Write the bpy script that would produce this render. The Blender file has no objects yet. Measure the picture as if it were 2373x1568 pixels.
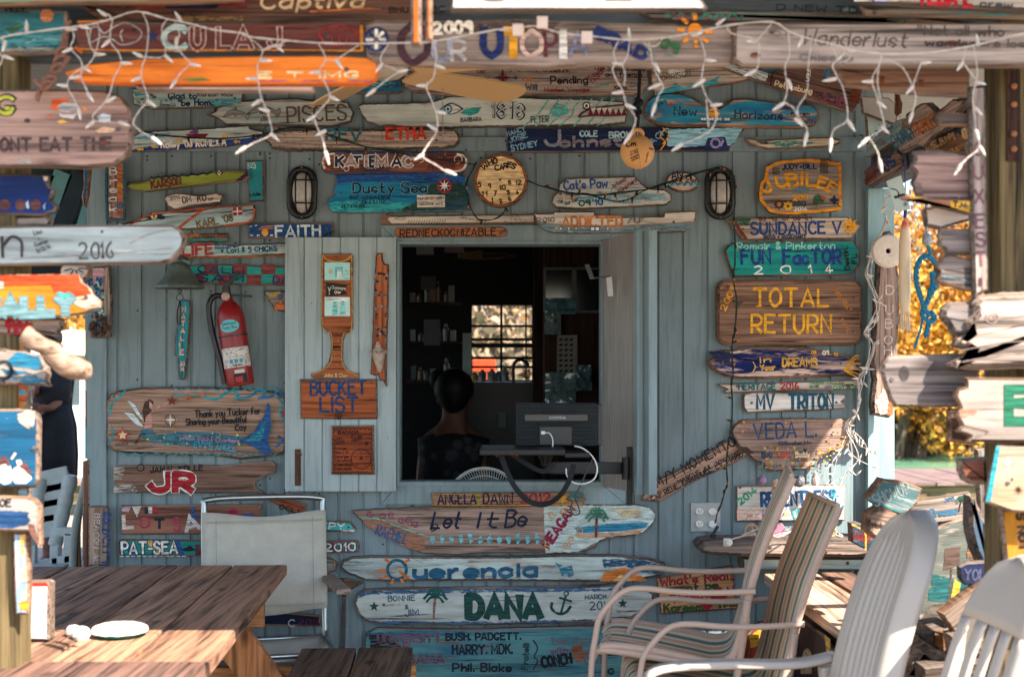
import bpy, bmesh, math, random
from mathutils import Vector, Matrix, noise

# ---------------------------------------------------------------- camera, sky, sun, exposure
SC = bpy.context.scene
COL = SC.collection
F = 50/36*2373            # focal length in units of the 2373 px wide working picture
D0 = 5.867                # camera to wall
EYE = 1.5
HOR = 861                 # row of the horizon

cam = bpy.data.cameras.new('camera')
cam.lens = 50; cam.sensor_width = 36
cam.shift_y = (HOR-784)/2373
cam.clip_start = 0.05; cam.clip_end = 2000
cam.dof.use_dof = True
cam.dof.focus_distance = D0-0.03
cam.dof.aperture_fstop = 3.6
camo = bpy.data.objects.new('camera', cam); COL.objects.link(camo)
camo.location = (0, -D0, EYE); camo.rotation_euler = (math.pi/2, 0, 0)
SC.camera = camo

w = bpy.data.worlds.new('World'); SC.world = w; w.use_nodes = True
nt = w.node_tree
sky = nt.nodes.new('ShaderNodeTexSky'); sky.sky_type = 'NISHITA'; sky.sun_disc = False
LD = Vector((-0.72, 0.70, -1.0)).normalized()
sky.sun_elevation = math.asin(-LD.z)
sky.sun_rotation = math.atan2(-LD.x, -LD.y)
sky.air_density = 1.0; sky.dust_density = 0.7; sky.ozone_density = 1.0
bg = nt.nodes['Background']; bg.inputs[1].default_value = 0.122
nt.links.new(sky.outputs[0], bg.inputs[0])

sl = bpy.data.lights.new('sun', 'SUN'); sl.energy = 5.0; sl.angle = math.radians(0.5)
sl.color = (1.0, 0.90, 0.78)
so = bpy.data.objects.new('sun', sl); COL.objects.link(so)
so.location = (3, -4, 8)
so.rotation_euler = LD.to_track_quat('-Z', 'Y').to_euler()

SC.view_settings.view_transform = 'Standard'
SC.view_settings.look = 'None'
SC.view_settings.exposure = 1.9
SC.view_settings.gamma = 1
SC.cycles.max_bounces = 6
SC.cycles.transparent_max_bounces = 12

# ---------------------------------------------------------------- small helpers
RND = random.Random(7)
def lin(h):
    h = h.lstrip('#')
    o = []
    for i in (0, 2, 4):
        c = int(h[i:i+2], 16)/255
        o.append(c/12.92 if c <= 0.04045 else ((c+0.055)/1.055)**2.4)
    return (o[0], o[1], o[2], 1)
def mul(c, k): return (c[0]*k, c[1]*k, c[2]*k, 1)
def mix3(a, b, t): return tuple(a[i]*(1-t)+b[i]*t for i in range(3))+(1,)
def P(x, y, dep):
    return Vector(((x-1186.5)*dep/F, dep-D0, EYE-(y-HOR)*dep/F))
def T(col, row):
    """maps a point read off an enlarged tile of the photo to the working picture"""
    ox = (0, 1000, 2000, 2996)[col]; oy = (0, 650, 1300, 1950)[row]
    s = 1100/2373 if row < 3 else 1100/2278
    return lambda x, y: ((ox+x*s)*.57935, (oy+y*s)*.57935)
def tag(o, label=None, cat=None, group=None, kind=None):
    if label: o['label'] = label
    if cat: o['category'] = cat
    if group: o['group'] = group
    if kind: o['kind'] = kind
    return o
def empty(name, loc, label, cat, group=None):
    o = bpy.data.objects.new(name, None); COL.objects.link(o)
    o.location = loc; o.empty_display_size = .1
    return tag(o, label, cat, group)
def copy_tree(o, off, parent=None):
    c = o.copy(); COL.objects.link(c)
    if parent: c.parent = parent
    else: c.location = Vector(o.location)+Vector(off)
    for ch in list(o.children): copy_tree(ch, None, c)
    return c

# ---------------------------------------------------------------- materials
def newmat(name):
    m = bpy.data.materials.new(name); m.use_nodes = True
    return m, m.node_tree, m.node_tree.nodes['Principled BSDF']
class NB:
    """tiny node helper"""
    def __init__(s, t): s.t = t
    def n(s, ty, **kw):
        x = s.t.nodes.new(ty)
        for k, v in kw.items(): setattr(x, k, v)
        return x
    def l(s, a, b): s.t.links.new(a, b)
    def coords(s, scale, seed=0):
        tc = s.n('ShaderNodeTexCoord'); mp = s.n('ShaderNodeMapping')
        mp.inputs['Scale'].default_value = scale
        mp.inputs['Location'].default_value = (seed*3.7 % 91, seed*7.3 % 83, seed*1.9 % 77)
        s.l(tc.outputs['Object'], mp.inputs[0]); return mp.outputs[0]
    def noise(s, vec, sc=1, det=5, rough=.6, dist=0):
        x = s.n('ShaderNodeTexNoise'); x.inputs['Scale'].default_value = sc
        x.inputs['Detail'].default_value = det; x.inputs['Roughness'].default_value = rough
        x.inputs['Distortion'].default_value = dist
        s.l(vec, x.inputs['Vector']); return x.outputs['Fac']
    def ramp(s, fac, stops):
        r = s.n('ShaderNodeValToRGB'); e = r.color_ramp.elements
        while len(e) < len(stops): e.new(.5)
        for el, (p, c) in zip(e, stops):
            el.position = p; el.color = c if len(c) == 4 else (*c, 1)
        s.l(fac, r.inputs[0]); return r.outputs[0]
    def step(s, fac, a, b):
        r = s.n('ShaderNodeMapRange'); r.inputs['From Min'].default_value = a; r.inputs['From Max'].default_value = b
        s.l(fac, r.inputs[0]); return r.outputs[0]
    def mix(s, fac, a, b, mode='MIX'):
        m = s.n('ShaderNodeMix', data_type='RGBA', blend_type=mode)
        for sock, v in ((m.inputs[0], fac), (m.inputs[6], a), (m.inputs[7], b)):
            if hasattr(v, 'links'): s.l(v, sock)
            else: sock.default_value = v
        return m.outputs[2]
    def math(s, op, a, b):
        m = s.n('ShaderNodeMath', operation=op)
        for sock, v in ((m.inputs[0], a), (m.inputs[1], b)):
            if hasattr(v, 'links'): s.l(v, sock)
            else: sock.default_value = v
        return m.outputs[0]
    def bump(s, h, bsdf, st=.4, dist=.003):
        b = s.n('ShaderNodeBump'); b.inputs['Strength'].default_value = st; b.inputs['Distance'].default_value = dist
        s.l(h, b.inputs['Height']); s.l(b.outputs[0], bsdf.inputs['Normal'])
_seed = [0]
def wood(base, dark=None, paint=None, wear=.45, gs=1.0, axis='x', rough=.85, contrast=1.0, paint2=None, bump=.5, knots=True):
    """weathered timber with the grain along the object's own axis; optional worn coat of paint"""
    _seed[0] += 1; sd = _seed[0]
    m, t, b = newmat('weathered_wood'); k = NB(t)
    def sv(a, c): return {'x': (a, c, c), 'y': (c, a, c), 'z': (c, c, a)}[axis]
    fine = k.noise(k.coords(sv(3.5*gs, 120*gs), sd), 1, 4, .65, .6)
    mid = k.noise(k.coords(sv(1.6*gs, 26*gs), sd+11), 1, 6, .6, 1.2)
    blot = k.noise(k.coords(sv(4*gs, 9*gs), sd+23), 1, 5, .6)
    g = k.math('ADD', k.math('MULTIPLY', fine, .55), k.math('MULTIPLY', mid, .45))
    bc = mul(lin(base), 1.18); dk = mul(lin(dark), .8) if dark else mul(bc, .33)
    lt = mul(bc, 1.45)
    c = k.ramp(g, [(.36, mul(dk, .6)), (.435, mix3(dk, bc, .42)), (.505, bc), (.60, lt)])
    c = k.mix(k.step(blot, .35, .75), c, k.mix(1, c, (.74, .72, .71, 1), 'MULTIPLY'))
    if knots:
        vo = k.n('ShaderNodeTexVoronoi'); vo.inputs['Scale'].default_value = 1
        k.l(k.coords(sv(3.2, 7.5), sd+5), vo.inputs['Vector'])
        kn = k.step(vo.outputs['Distance'], .17, .05)
        c = k.mix(k.math('MULTIPLY', kn, .75), c, mul(dk, .45))
    if paint:
        pm = k.noise(k.coords(sv(5*gs, 34*gs), sd+41), 1, 7, .68, .4)
        tone = k.noise(k.coords(sv(3, 14), sd+51), 1, 4, .6)
        pc = lin(paint)
        col2 = lin(paint2) if paint2 else mul(pc, .72)
        pcol = k.ramp(tone, [(.38, col2), (.6, mul(pc, 1.08))])
        lo = .30+.4*wear
        msk = k.step(pm, lo-.035, lo+.035)
        pcol = k.mix(k.math('MULTIPLY', k.step(mid, .50, .38), .55), pcol, k.mix(1, pcol, (.45, .44, .46, 1), 'MULTIPLY'))
        crack = k.step(k.math('ADD', k.math('MULTIPLY', fine, .6), k.math('MULTIPLY', mid, .4)), .385, .43)
        msk = k.math('MULTIPLY', msk, crack)
        c = k.mix(msk, c, pcol)
        g = k.math('ADD', g, k.math('MULTIPLY', msk, .10))
    k.l(c, b.inputs['Base Color'])
    b.inputs['Roughness'].default_value = rough
    b.inputs['Specular IOR Level'].default_value = .25
    k.bump(g, b, bump, .006)
    return m
_paint = {}
def paint(col, wear=.25):
    """brush paint on wood: worn through in flecks"""
    key = (col, wear)
    if key in _paint: return _paint[key]
    m, t, b = newmat('brush_paint'); k = NB(t)
    c = lin(col); sd = len(_paint)
    tone = k.noise(k.coords((14, 50, 120), sd), 1, 5, .7)
    k.l(k.ramp(tone, [(.38, mul(c, .5)), (.5, mul(c, .95)), (.63, tuple(min(1, x*1.3+.012) for x in c[:3])+(1,))]), b.inputs['Base Color'])
    b.inputs['Roughness'].default_value = .7; b.inputs['Specular IOR Level'].default_value = .25
    if wear > 0:
        n = k.noise(k.coords((28, 90, 130), sd+9), 1, 5, .7)
        lo = .28+.34*wear
        k.l(k.step(n, lo-.03, lo+.03), b.inputs['Alpha'])
    _paint[key] = m
    return m
_plain = {}
def plain(col, rough=.6, metal=0, spec=.3, var=.12, sc=25, bump=0, name='coating'):
    key = (col, rough, metal, spec, var, sc, bump)
    if key in _plain: return _plain[key]
    m, t, b = newmat(name); k = NB(t); c = lin(col)
    n = k.noise(k.coords((sc, sc, sc), len(_plain)), 1, 5, .6)
    k.l(k.ramp(n, [(.3, mul(c, 1-var)), (.7, mul(c, 1+var))]), b.inputs['Base Color'])
    b.inputs['Roughness'].default_value = rough; b.inputs['Metallic'].default_value = metal
    b.inputs['Specular IOR Level'].default_value = spec
    if bump: k.bump(n, b, bump, .003)
    _plain[key] = m
    return m

# ---------------------------------------------------------------- mesh builder
def smooth_path(pts, n=5, closed=False):
    pts = [Vector(p) for p in pts]
    if len(pts) < 3: return pts
    out = []; N = len(pts)
    rng = range(N) if closed else range(N-1)
    for i in rng:
        a = pts[(i-1) % N] if closed or i > 0 else pts[0]*2-pts[1]
        b = pts[i]; c = pts[(i+1) % N]
        d = pts[(i+2) % N] if closed or i < N-2 else c*2-b
        for j in range(n):
            t = j/n
            out.append(.5*((2*b)+(c-a)*t+(2*a-5*b+4*c-d)*t*t+(3*b-a-3*c+d)*t*t*t))
    if not closed: out.append(pts[-1])
    return out
class MB:
    def __init__(s): s.v = []; s.f = []; s.m = []
    def add(s, vs, fs, mat=0):
        o = len(s.v); s.v += [Vector(v) for v in vs]
        for f in fs: s.f.append([i+o for i in f]); s.m.append(mat)
        return s
    def box(s, lo, hi, mat=0, M=None):
        x0, y0, z0 = lo; x1, y1, z1 = hi
        vs = [Vector(p) for p in ((x0,y0,z0),(x1,y0,z0),(x1,y1,z0),(x0,y1,z0),(x0,y0,z1),(x1,y0,z1),(x1,y1,z1),(x0,y1,z1))]
        if M: vs = [M@v for v in vs]
        return s.add(vs, [(0,3,2,1),(4,5,6,7),(0,1,5,4),(1,2,6,5),(2,3,7,6),(3,0,4,7)], mat)
    def beam(s, a, b, wx, wz, mat=0, up=(0,0,1)):
        """rectangular bar from a to b"""
        a = Vector(a); b = Vector(b); d = (b-a).normalized(); up = Vector(up)
        if abs(d.dot(up)) > .95: up = Vector((0,1,0))
        r = d.cross(up).normalized(); u = r.cross(d)
        vs = []
        for p in (a, b):
            for i, j in ((-1,-1),(1,-1),(1,1),(-1,1)): vs.append(p+r*wx/2*i+u*wz/2*j)
        return s.add(vs, [(0,1,2,3),(7,6,5,4),(0,4,5,1),(1,5,6,2),(2,6,7,3),(3,7,4,0)], mat)
    def tube(s, pts, r, n=6, mat=0, caps=True, closed=False):
        pts = [Vector(p) for p in pts]; N = len(pts)
        rs = r if isinstance(r, (list, tuple)) else [r]*N
        vs = []; prev = None
        for i, p in enumerate(pts):
            if closed: d = pts[(i+1) % N]-pts[i-1]
            else: d = pts[min(i+1, N-1)]-pts[max(i-1, 0)]
            d = d.normalized() if d.length > 1e-9 else Vector((0,0,1))
            if prev is None:
                u = d.cross(Vector((0,0,1)))
                if u.length < .2: u = d.cross(Vector((0,1,0)))
            else:
                u = prev-d*prev.dot(d)
                if u.length < 1e-6: u = d.orthogonal()
            u.normalize(); prev = u; v = d.cross(u)
            for k in range(n):
                a = 2*math.pi*k/n
                vs.append(p+(u*math.cos(a)+v*math.sin(a))*rs[i])
        fs = []
        for i in range(N if closed else N-1):
            for k in range(n):
                j = (i+1) % N
                fs.append((i*n+k, i*n+(k+1) % n, j*n+(k+1) % n, j*n+k))
        if caps and not closed:
            fs.append(tuple(range(n-1, -1, -1))); fs.append(tuple((N-1)*n+k for k in range(n)))
        return s.add(vs, fs, mat)
    def lathe(s, prof, M=None, n=24, mat=0):
        """prof: (radius, height) about local Z, M places it"""
        vs = []; fs = []
        for r, z in prof:
            for k in range(n):
                a = 2*math.pi*k/n; p = Vector((r*math.cos(a), r*math.sin(a), z))
                vs.append(M@p if M else p)
        for i in range(len(prof)-1):
            for k in range(n):
                fs.append((i*n+k, i*n+(k+1) % n, (i+1)*n+(k+1) % n, (i+1)*n+k))
        fs.append(tuple(range(n-1, -1, -1))); fs.append(tuple((len(prof)-1)*n+k for k in range(n)))
        return s.add(vs, fs, mat)
    def sheet(s, rows, mat=0, th=0, mats=None):
        """grid of points; mats: material per column strip"""
        nr = len(rows); nc = len(rows[0]); o = len(s.v)
        for r in rows: s.v += [Vector(p) for p in r]
        for i in range(nr-1):
            for j in range(nc-1):
                s.f.append([o+i*nc+j, o+i*nc+j+1, o+(i+1)*nc+j+1, o+(i+1)*nc+j])
                s.m.append(mats[j] if mats else mat)
        return s
    def ball(s, c, r, mat=0, sx=1, sy=1, sz=1, n=10):
        M = Matrix.Translation(Vector(c))@Matrix.Diagonal((sx, sy, sz, 1))
        pr = [(max(1e-4, r*math.sin(math.pi*i/n)), -r*math.cos(math.pi*i/n)) for i in range(n+1)]
        return s.lathe(pr, M, max(8, n+4), mat)
    def build(s, name, mats, parent=None, smooth=False, bevel=0, loc=None, solid=0, world=True, sub=0):
        me = bpy.data.meshes.new(name)
        org = Vector((0,0,0))
        if parent is not None and world:
            q = parent
            while q: org += q.location; q = q.parent
        if loc is not None: org = org+Vector(loc)
        me.from_pydata([tuple(v-org) for v in s.v], [], s.f)
        if not isinstance(mats, (list, tuple)): mats = [mats]
        for m in mats: me.materials.append(m)
        me.polygons.foreach_set('material_index', s.m)
        if bevel or smooth:
            bm = bmesh.new(); bm.from_mesh(me)
            bmesh.ops.recalc_face_normals(bm, faces=bm.faces)
            if bevel:
                ed = [e for e in bm.edges if len(e.link_faces) == 2 and e.calc_face_angle(0) > .6]
                bmesh.ops.bevel(bm, geom=ed, offset=bevel, segments=2, profile=.6, affect='EDGES', clamp_overlap=True)
            if smooth:
                for f in bm.faces: f.smooth = True
            bm.to_mesh(me); bm.free()
            if smooth and bevel == 0 and smooth != 'all':
                me.set_sharp_from_angle(angle=math.radians(50))
        o = bpy.data.objects.new(name, me); COL.objects.link(o)
        if parent is not None:
            o.parent = parent
            if loc is not None: o.location = loc
        elif loc is not None: o.location = loc
        if solid:
            md = o.modifiers.new('thickness', 'SOLIDIFY'); md.thickness = solid; md.offset = 0
        if sub:
            md = o.modifiers.new('smooth', 'SUBSURF'); md.levels = sub; md.render_levels = sub
        return o

# ---------------------------------------------------------------- hand lettering: single stroke alphabet, 10 x 10 grid, baseline row 2
GL = {}
for _l in '''A 023962 1454|B 0209 ~093958473606 ~063655533202|C ~584929070422425 3|D 0209 ~09395754320 2|E 59090252 0646|F 590902 0646
G ~5849290704224254 5434|H 0902 5952 0656|I 0902|J ~4944321204|K 0902 5905 2652|L 090252|M 0209346962|N 02095259|O ~290704224354573929|P 0209 ~093958563505
Q ~290704224354573929 3451|R 0209 ~093958563505 2552|S ~5839190716455442120 3|T 0969 3932|U ~090422325459|V 093269|W 0912365269|X 0952 5902|Y 0936 6936 3632|Z 09590252
a ~46260503224 3 4642|b 0902 ~052645432203|c ~452605032243|d 4942 ~4526050322 43|e ~044445260503224 3|f ~49291712 0636|g ~46412001 ~452605032243|h 0902 ~04264542|i 0602 0708
j ~26211000 2728|k 0902 4603 1442|l 0902|m 0602 ~04163532 ~34466562|n 0602 ~04264542|o ~26050322434526|p 0600 ~052645432203|q 4640 ~452605032243|r 0602 ~042636|s ~452605144322 03
t 19132232 0636|u ~06032243 4642|v 062246|w 0612355266|x 0642 4602|y 0623 4610|z 06460242|0 ~29070422434829|1 071912|2 ~082948460 2 0252|3 ~0829483616 ~1636442203|4 32390454
5 490906 ~0636443202|6 ~391704224335 05|7 094912|8 ~2607294726 ~2604224426|9 ~45260729484 2|. 0203|, 1201|' 0907|- 0535|+ 0545 2723|/ 0149|& ~42082938041245|: 0304 0607|! 0904 0203|" 0907 2927|( ~19060512|) ~09161502|# 0646 0444 1811 3831|~ ~04152435'''.replace('\n', '|').split('|'):
    ch, rest = _l[0], _l[2:]
    strokes = []
    cur = ''
    toks = rest.split(' ')
    merged = []
    for tk in toks:                      # odd digit counts were split by a space: join them again
        if merged and len(merged[-1].lstrip('~')) % 2 == 1: merged[-1] += tk
        else: merged.append(tk)
    for tk in merged:
        sm = tk.startswith('~'); d = tk.lstrip('~')
        if ch == '~': sm = True
        pts = [(int(d[i]), int(d[i+1])-2) for i in range(0, len(d)-1, 2)]
        strokes.append((sm, pts))
    GL[ch] = (strokes, max(p[0] for _, q in strokes for p in q))
def layout(text):
    """list of strokes (pts in glyph units) and the total width"""
    x = 0; out = []
    for ch in text:
        if ch == ' ': x += 4.2; continue
        g = GL.get(ch) or GL.get(ch.upper())
        if not g: continue
        out.append((x, g[0])); x += g[1]+2.2
    return out, max(x-2.2, 1)

def tx(text, x0, y0, x1, y1, h, col, w=2.4, arc=0, edge=None, ew=2.2, sl=0, wear=.12, jit=.25):
    w *= 1.2 if h > 9 else 1.05
    wear = min(wear, .03) if h < 11 else min(wear, .1) if h < 18 else min(.1+max(0, wear-.12)*.5, .2) if wear > .12 else wear*.7
    return ('t', text, x0, y0, x1, y1, h, col, w, arc, edge, ew, sl, wear, jit)
def pg(pts, col, wear=.3, rough=.8): return ('p', pts, col, wear, rough)
def ln(pts, w, col, wear=.2, sm=True): return ('l', pts, w, col, wear, sm)
def ci(x, y, r, col, wear=.15, ry=None): return ('p', [(x+r*math.cos(a*.5236), y+(ry or r)*math.sin(a*.5236)) for a in range(12)], col, wear, 0)
def ri(x, y, r, w, col, wear=.15): return ('l', [(x+r*math.cos(a*.5236), y+r*math.sin(a*.5236)) for a in range(13)], w, col, wear, True)
def st(x, y, r, col, n=5, k=.42, wear=.15, a0=0):
    return ('p', [(x+(r if i % 2 == 0 else r*k)*math.sin(a0+math.pi*i/n), y-(r if i % 2 == 0 else r*k)*math.cos(a0+math.pi*i/n)) for i in range(2*n)], col, wear, 0)
def speck(n, x0, y0, x1, y1, s, cols, seed=1, inside=None):
    r = random.Random(seed); out = []
    for i in range(n):
        x = r.uniform(x0, x1); y = r.uniform(y0, y1)
        if inside and not inside(x, y): continue
        a = r.uniform(0, 6); q = s*r.uniform(.6, 1.3)
        out.append(pg([(x+q*math.cos(a+t), y+q*.8*math.sin(a+t)) for t in (0, 1.3, 2.7, 4.1, 5.2)], r.choice(cols), .15, 0))
    return out
def waves(x0, x1, y, n, amp, w, col):
    pts = []
    for i in range(n*4+1):
        t = i/4; pts.append((x0+(x1-x0)*t/n, y-amp*math.sin(t*2*math.pi)))
    return ln(pts, w, col)
def palm(x, y, h, trunk, leaf, lean=0):
    o = [ln([(x, y), (x+lean*.4, y-h*.4), (x+lean, y-h*.75)], h*.09, trunk)]
    for a, l in ((-2.9,.42),(-2.3,.42),(-1.75,.36),(-1.2,.40),(-.7,.44),(-.15,.42),(.35,.3),(-3.4,.32)):
        o.append(ln([(x+lean, y-h*.75), (x+lean+h*l*.55*math.cos(a), y-h*.75+h*l*.7*math.sin(a)-h*.04), (x+lean+h*l*math.cos(a), y-h*.75+h*l*.6*math.sin(a)+h*.12)], h*.085, leaf))
    return o
def rrect(x0, y0, x1, y1, r, n=4):
    o = []
    for cx, cy, a in ((x1-r, y0+r, -90), (x1-r, y1-r, 0), (x0+r, y1-r, 90), (x0+r, y0+r, 180)):
        for i in range(n+1):
            t = math.radians(a+90*i/n); o.append((cx+r*math.cos(t), cy+r*math.sin(t)))
    return o

def rough_outline(pts, amp, seed, step=7):
    """subdivide a closed outline and wobble it: broken, weathered edges"""
    if amp <= 0: return list(pts)
    out = []; n = len(pts)
    for i in range(n):
        a = Vector(pts[i]); b = Vector(pts[(i+1) % n]); L = (b-a).length
        k = max(1, int(L/step))
        nv = Vector((-(b-a).y, (b-a).x)); nv = nv/L if L > 1e-6 else nv
        for j in range(k):
            p = a+(b-a)*j/k
            d = noise.noise(Vector((p.x*.12, p.y*.12, seed)))*.7+noise.noise(Vector((p.x*.5, p.y*.5, seed+9)))*.6
            p = p+nv*d*amp
            out.append((p.x, p.y))
    return out
def area(p): return sum(p[i-1][0]*p[i][1]-p[i][0]*p[i-1][1] for i in range(len(p)))/2
def shrink(p, d):
    """move a closed counter-clockwise outline inwards"""
    n = len(p); out = []
    for i in range(n):
        a = Vector(p[i-1]); b = Vector(p[i]); c = Vector(p[(i+1) % n])
        e1 = (b-a); e2 = (c-b)
        n1 = Vector((-e1.y, e1.x)); n2 = Vector((-e2.y, e2.x))
        if n1.length > 1e-9: n1.normalize()
        if n2.length > 1e-9: n2.normalize()
        m = n1+n2
        if m.length < .3: m = n1
        m.normalize(); q = b+m*d
        out.append((q.x, q.y))
    return out
def ribbon(mb, pts, w, y, mat, seed=0, rag=.30):
    pts = [Vector(p) for p in pts]
    q = [pts[0]]
    for p in pts[1:]:
        if (p-q[-1]).length > w*.18: q.append(p)
    if len(q) < 2: q = [pts[0], pts[0]+Vector((w*.5, 0))]
    d0 = (q[1]-q[0]).normalized()*w*.32; d1 = (q[-1]-q[-2]).normalized()*w*.32
    q[0] = q[0]-d0; q[-1] = q[-1]+d1
    vs = []
    for i, p in enumerate(q):
        a = (q[i]-q[i-1]).normalized() if i else (q[1]-q[0]).normalized()
        b = (q[i+1]-q[i]).normalized() if i < len(q)-1 else a
        t = a+b
        if t.length < .25: t = Vector((-a.y, a.x))*.5+a
        t.normalize(); nn = Vector((-t.y, t.x))
        k = 1/max(.55, abs(nn.dot(Vector((-a.y, a.x)))))
        ww = w*.5*k*(1+rag*noise.noise(Vector((p.x*40, p.y*40, seed))))
        l = p+nn*ww; r = p-nn*ww
        yy = y-i*.00001
        vs += [(l.x, yy, l.y), (r.x, yy, r.y)]
    mb.add(vs, [(2*i, 2*i+1, 2*i+3, 2*i+2) for i in range(len(q)-1)], mat)

class Frame:
    """a flat face in the place: working-picture points are carried onto it"""
    def __init__(s, pt, nrm, rot):
        s.pt = Vector(pt); s.n = Vector(nrm).normalized()
        up = Vector((0,0,1)) if abs(s.n.z) < .95 else Vector((0,1,0))
        ex = up.cross(s.n).normalized(); ez = s.n.cross(ex)
        r = math.radians(rot)
        s.ex = ex*math.cos(r)+ez*math.sin(r); s.ez = ez*math.cos(r)-ex*math.sin(r)
        s.c = s.pt
    def loc(s, x, y):
        o = Vector((0, -D0, EYE)); d = P(x, y, 1.0)-o
        t = (s.pt-o).dot(s.n)/d.dot(s.n)
        q = o+d*t-s.c
        return Vector((q.dot(s.ex), q.dot(s.ez)))
    def mat(s):
        m = Matrix.Identity(4)
        for i in range(3):
            m[i][0] = s.ex[i]; m[i][1] = -s.n[i]; m[i][2] = s.ez[i]; m[i][3] = s.c[i]
        return m
def draw_art(fr, art, scale, y0=-.0009):
    """painted marks as thin raised paint; returns (lettering MB, picture MB, material lists)"""
    out = {}
    lay = 0
    def get(kind, col, wear):
        if kind not in out: out[kind] = (MB(), [])
        mb, ms = out[kind]; m = paint(col, wear)
        if m not in ms: ms.append(m)
        return mb, ms.index(m)
    r = random.Random(len(art)*13+5)
    for it in art:
        k = it[0]; lay += 1; y = y0-lay*.00016
        if k == 'p':
            _, pts, col, wear, rg = it
            mb, mi = get('painted_picture', col, wear)
            pts = rough_outline(pts, rg, lay, 4)
            q = [fr.loc(*p) for p in pts]
            mb.add([(p.x, y, p.y) for p in q], [tuple(range(len(q)))], mi)
        elif k == 'l':
            _, pts, wd, col, wear, sm = it
            mb, mi = get('painted_picture', col, wear)
            q = [fr.loc(*p) for p in pts]
            if sm and len(q) > 2: q = smooth_path(q, 4)
            ribbon(mb, q, wd*scale, y, mi, lay)
        else:
            _, text, x0, yb0, x1, yb1, h, col, wd, arc, edge, ew, sl, wear, jit = it
            gl, W = layout(text)
            a = Vector((x0, yb0)); b = Vector((x1, yb1)); L = (b-a).length
            e = (b-a)/L; nv = Vector((e.y, -e.x))
            passes = ([(edge, wd+ew*2)] if edge else [])+[(col, wd)]
            jl = [(r.uniform(-jit, jit), r.uniform(-jit, jit)) for _ in gl]
            for pi, (cc, ww) in enumerate(passes):
                mb, mi = get('lettering', cc, wear)
                yy = y-pi*.0002; lay += pi
                for gi, (gx, strokes) in enumerate(gl):
                    for sm, pts in strokes:
                        q = []
                        for px, py in pts:
                            t = (gx+px+jl[gi][0])/W
                            off = arc*(1-(2*t-1)**2) if arc else 0
                            p = a+e*(L*t)+nv*((py+jl[gi][1]*.6)*h/7+off)+e*(py*h/7*sl)
                            q.append(fr.loc(p.x, p.y))
                        if sm and len(q) > 2: q = smooth_path(q, 4)
                        yy -= .00002
                        ribbon(mb, q, ww*scale, yy, mi, lay+gi)
    return out
EDGES = [wood('#6d5c50', '#2a211c'), wood('#7a6a5e', '#352b25'), wood('#5f544d', '#26201d'), wood('#755a48', '#30211a')]
def board(name, label, cat, pts, mat, dep=None, th=.022, rot=0, rough=1.6, art=(), rim=.006, group=None, plane=None, off=.006, screws=(), parent=None, edge=None, step=7, holes=None):
    """a flat wooden piece with its own outline, thickness and painted marks.  pts: working-picture outline of its front face"""
    if plane is None:
        d = dep if dep is not None else D0-off-th
        plane = ((0, d-D0, EYE), (0, -1, 0))
    fr = Frame(plane[0], plane[1], rot)
    xs = [p[0] for p in pts]; ys = [p[1] for p in pts]
    cx = (min(xs)+max(xs))/2; cy = (min(ys)+max(ys))/2
    l = fr.loc(cx, cy); fr.c = fr.c+fr.ex*l.x+fr.ez*l.y
    scale = min((fr.loc(cx+.5, cy)-fr.loc(cx-.5, cy)).length, (fr.loc(cx, cy+.5)-fr.loc(cx, cy-.5)).length)
    sd = int(cx*7+cy*13) % 997
    o2 = [fr.loc(*p) for p in rough_outline(pts, rough, sd, step)]
    q = [(p.x, p.y) for p in o2]
    if area(q) < 0: q.reverse()
    inn = shrink(q, rim); n = len(q)
    mb = MB()
    mb.add([(x, 0, z) for x, z in inn]+[(x, rim*.9, z) for x, z in q]+[(x, th, z) for x, z in q], [], 0)
    mb.f.append(list(range(n))); mb.m.append(0)
    mb.f.append(list(range(3*n-1, 2*n-1, -1))); mb.m.append(0)
    ei = 1 if (edge or th > .006) else 0
    for i in range(n):
        j = (i+1) % n
        mb.f.append([i, n+i, n+j, j]); mb.m.append(ei)
        mb.f.append([n+i, 2*n+i, 2*n+j, n+j]); mb.m.append(ei)
    M = fr.mat()
    o = mb.build(name, [mat]+([edge] if edge else [EDGES[sd % len(EDGES)]]), None, smooth=False)
    if parent is None: o.matrix_world = M; tag(o, label, cat, group)
    else:
        org = Vector((0,0,0)); pq = parent
        while pq: org += pq.location; pq = pq.parent
        o.parent = parent
        L = M.copy(); L.translation = M.translation-org
        o.matrix_local = L
        if label: o['label'] = label
    for nm, (amb, ms) in draw_art(fr, art, scale).items():
        me = amb.build(nm, ms); me.parent = o
    if not screws and label and th > .012 and max(xs)-min(xs) > 110 and rot == 0 and sd % 5 < 3 and cat == 'sign':
        W_ = max(xs)-min(xs); screws = [(min(xs)+W_*(.07+.03*(sd % 3)), cy+(sd % 7-3)*.8), (max(xs)-W_*(.08+.02*(sd % 4)), cy-(sd % 6-3)*.8)]
    if screws:
        s = MB()
        for x, y in screws:
            l = fr.loc(x, y)
            Ms = Matrix.Translation((l.x, -.0008, l.y))@Matrix.Rotation(math.pi/2, 4, 'X')
            s.lathe([(.0052, 0), (.0052, .0016), (.004, .0024), (.0012, .0018)], Ms, 10)
        me = s.build('screws', plain('#5a5450', .5, .7, .5)); me.parent = o
    return o
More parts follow.
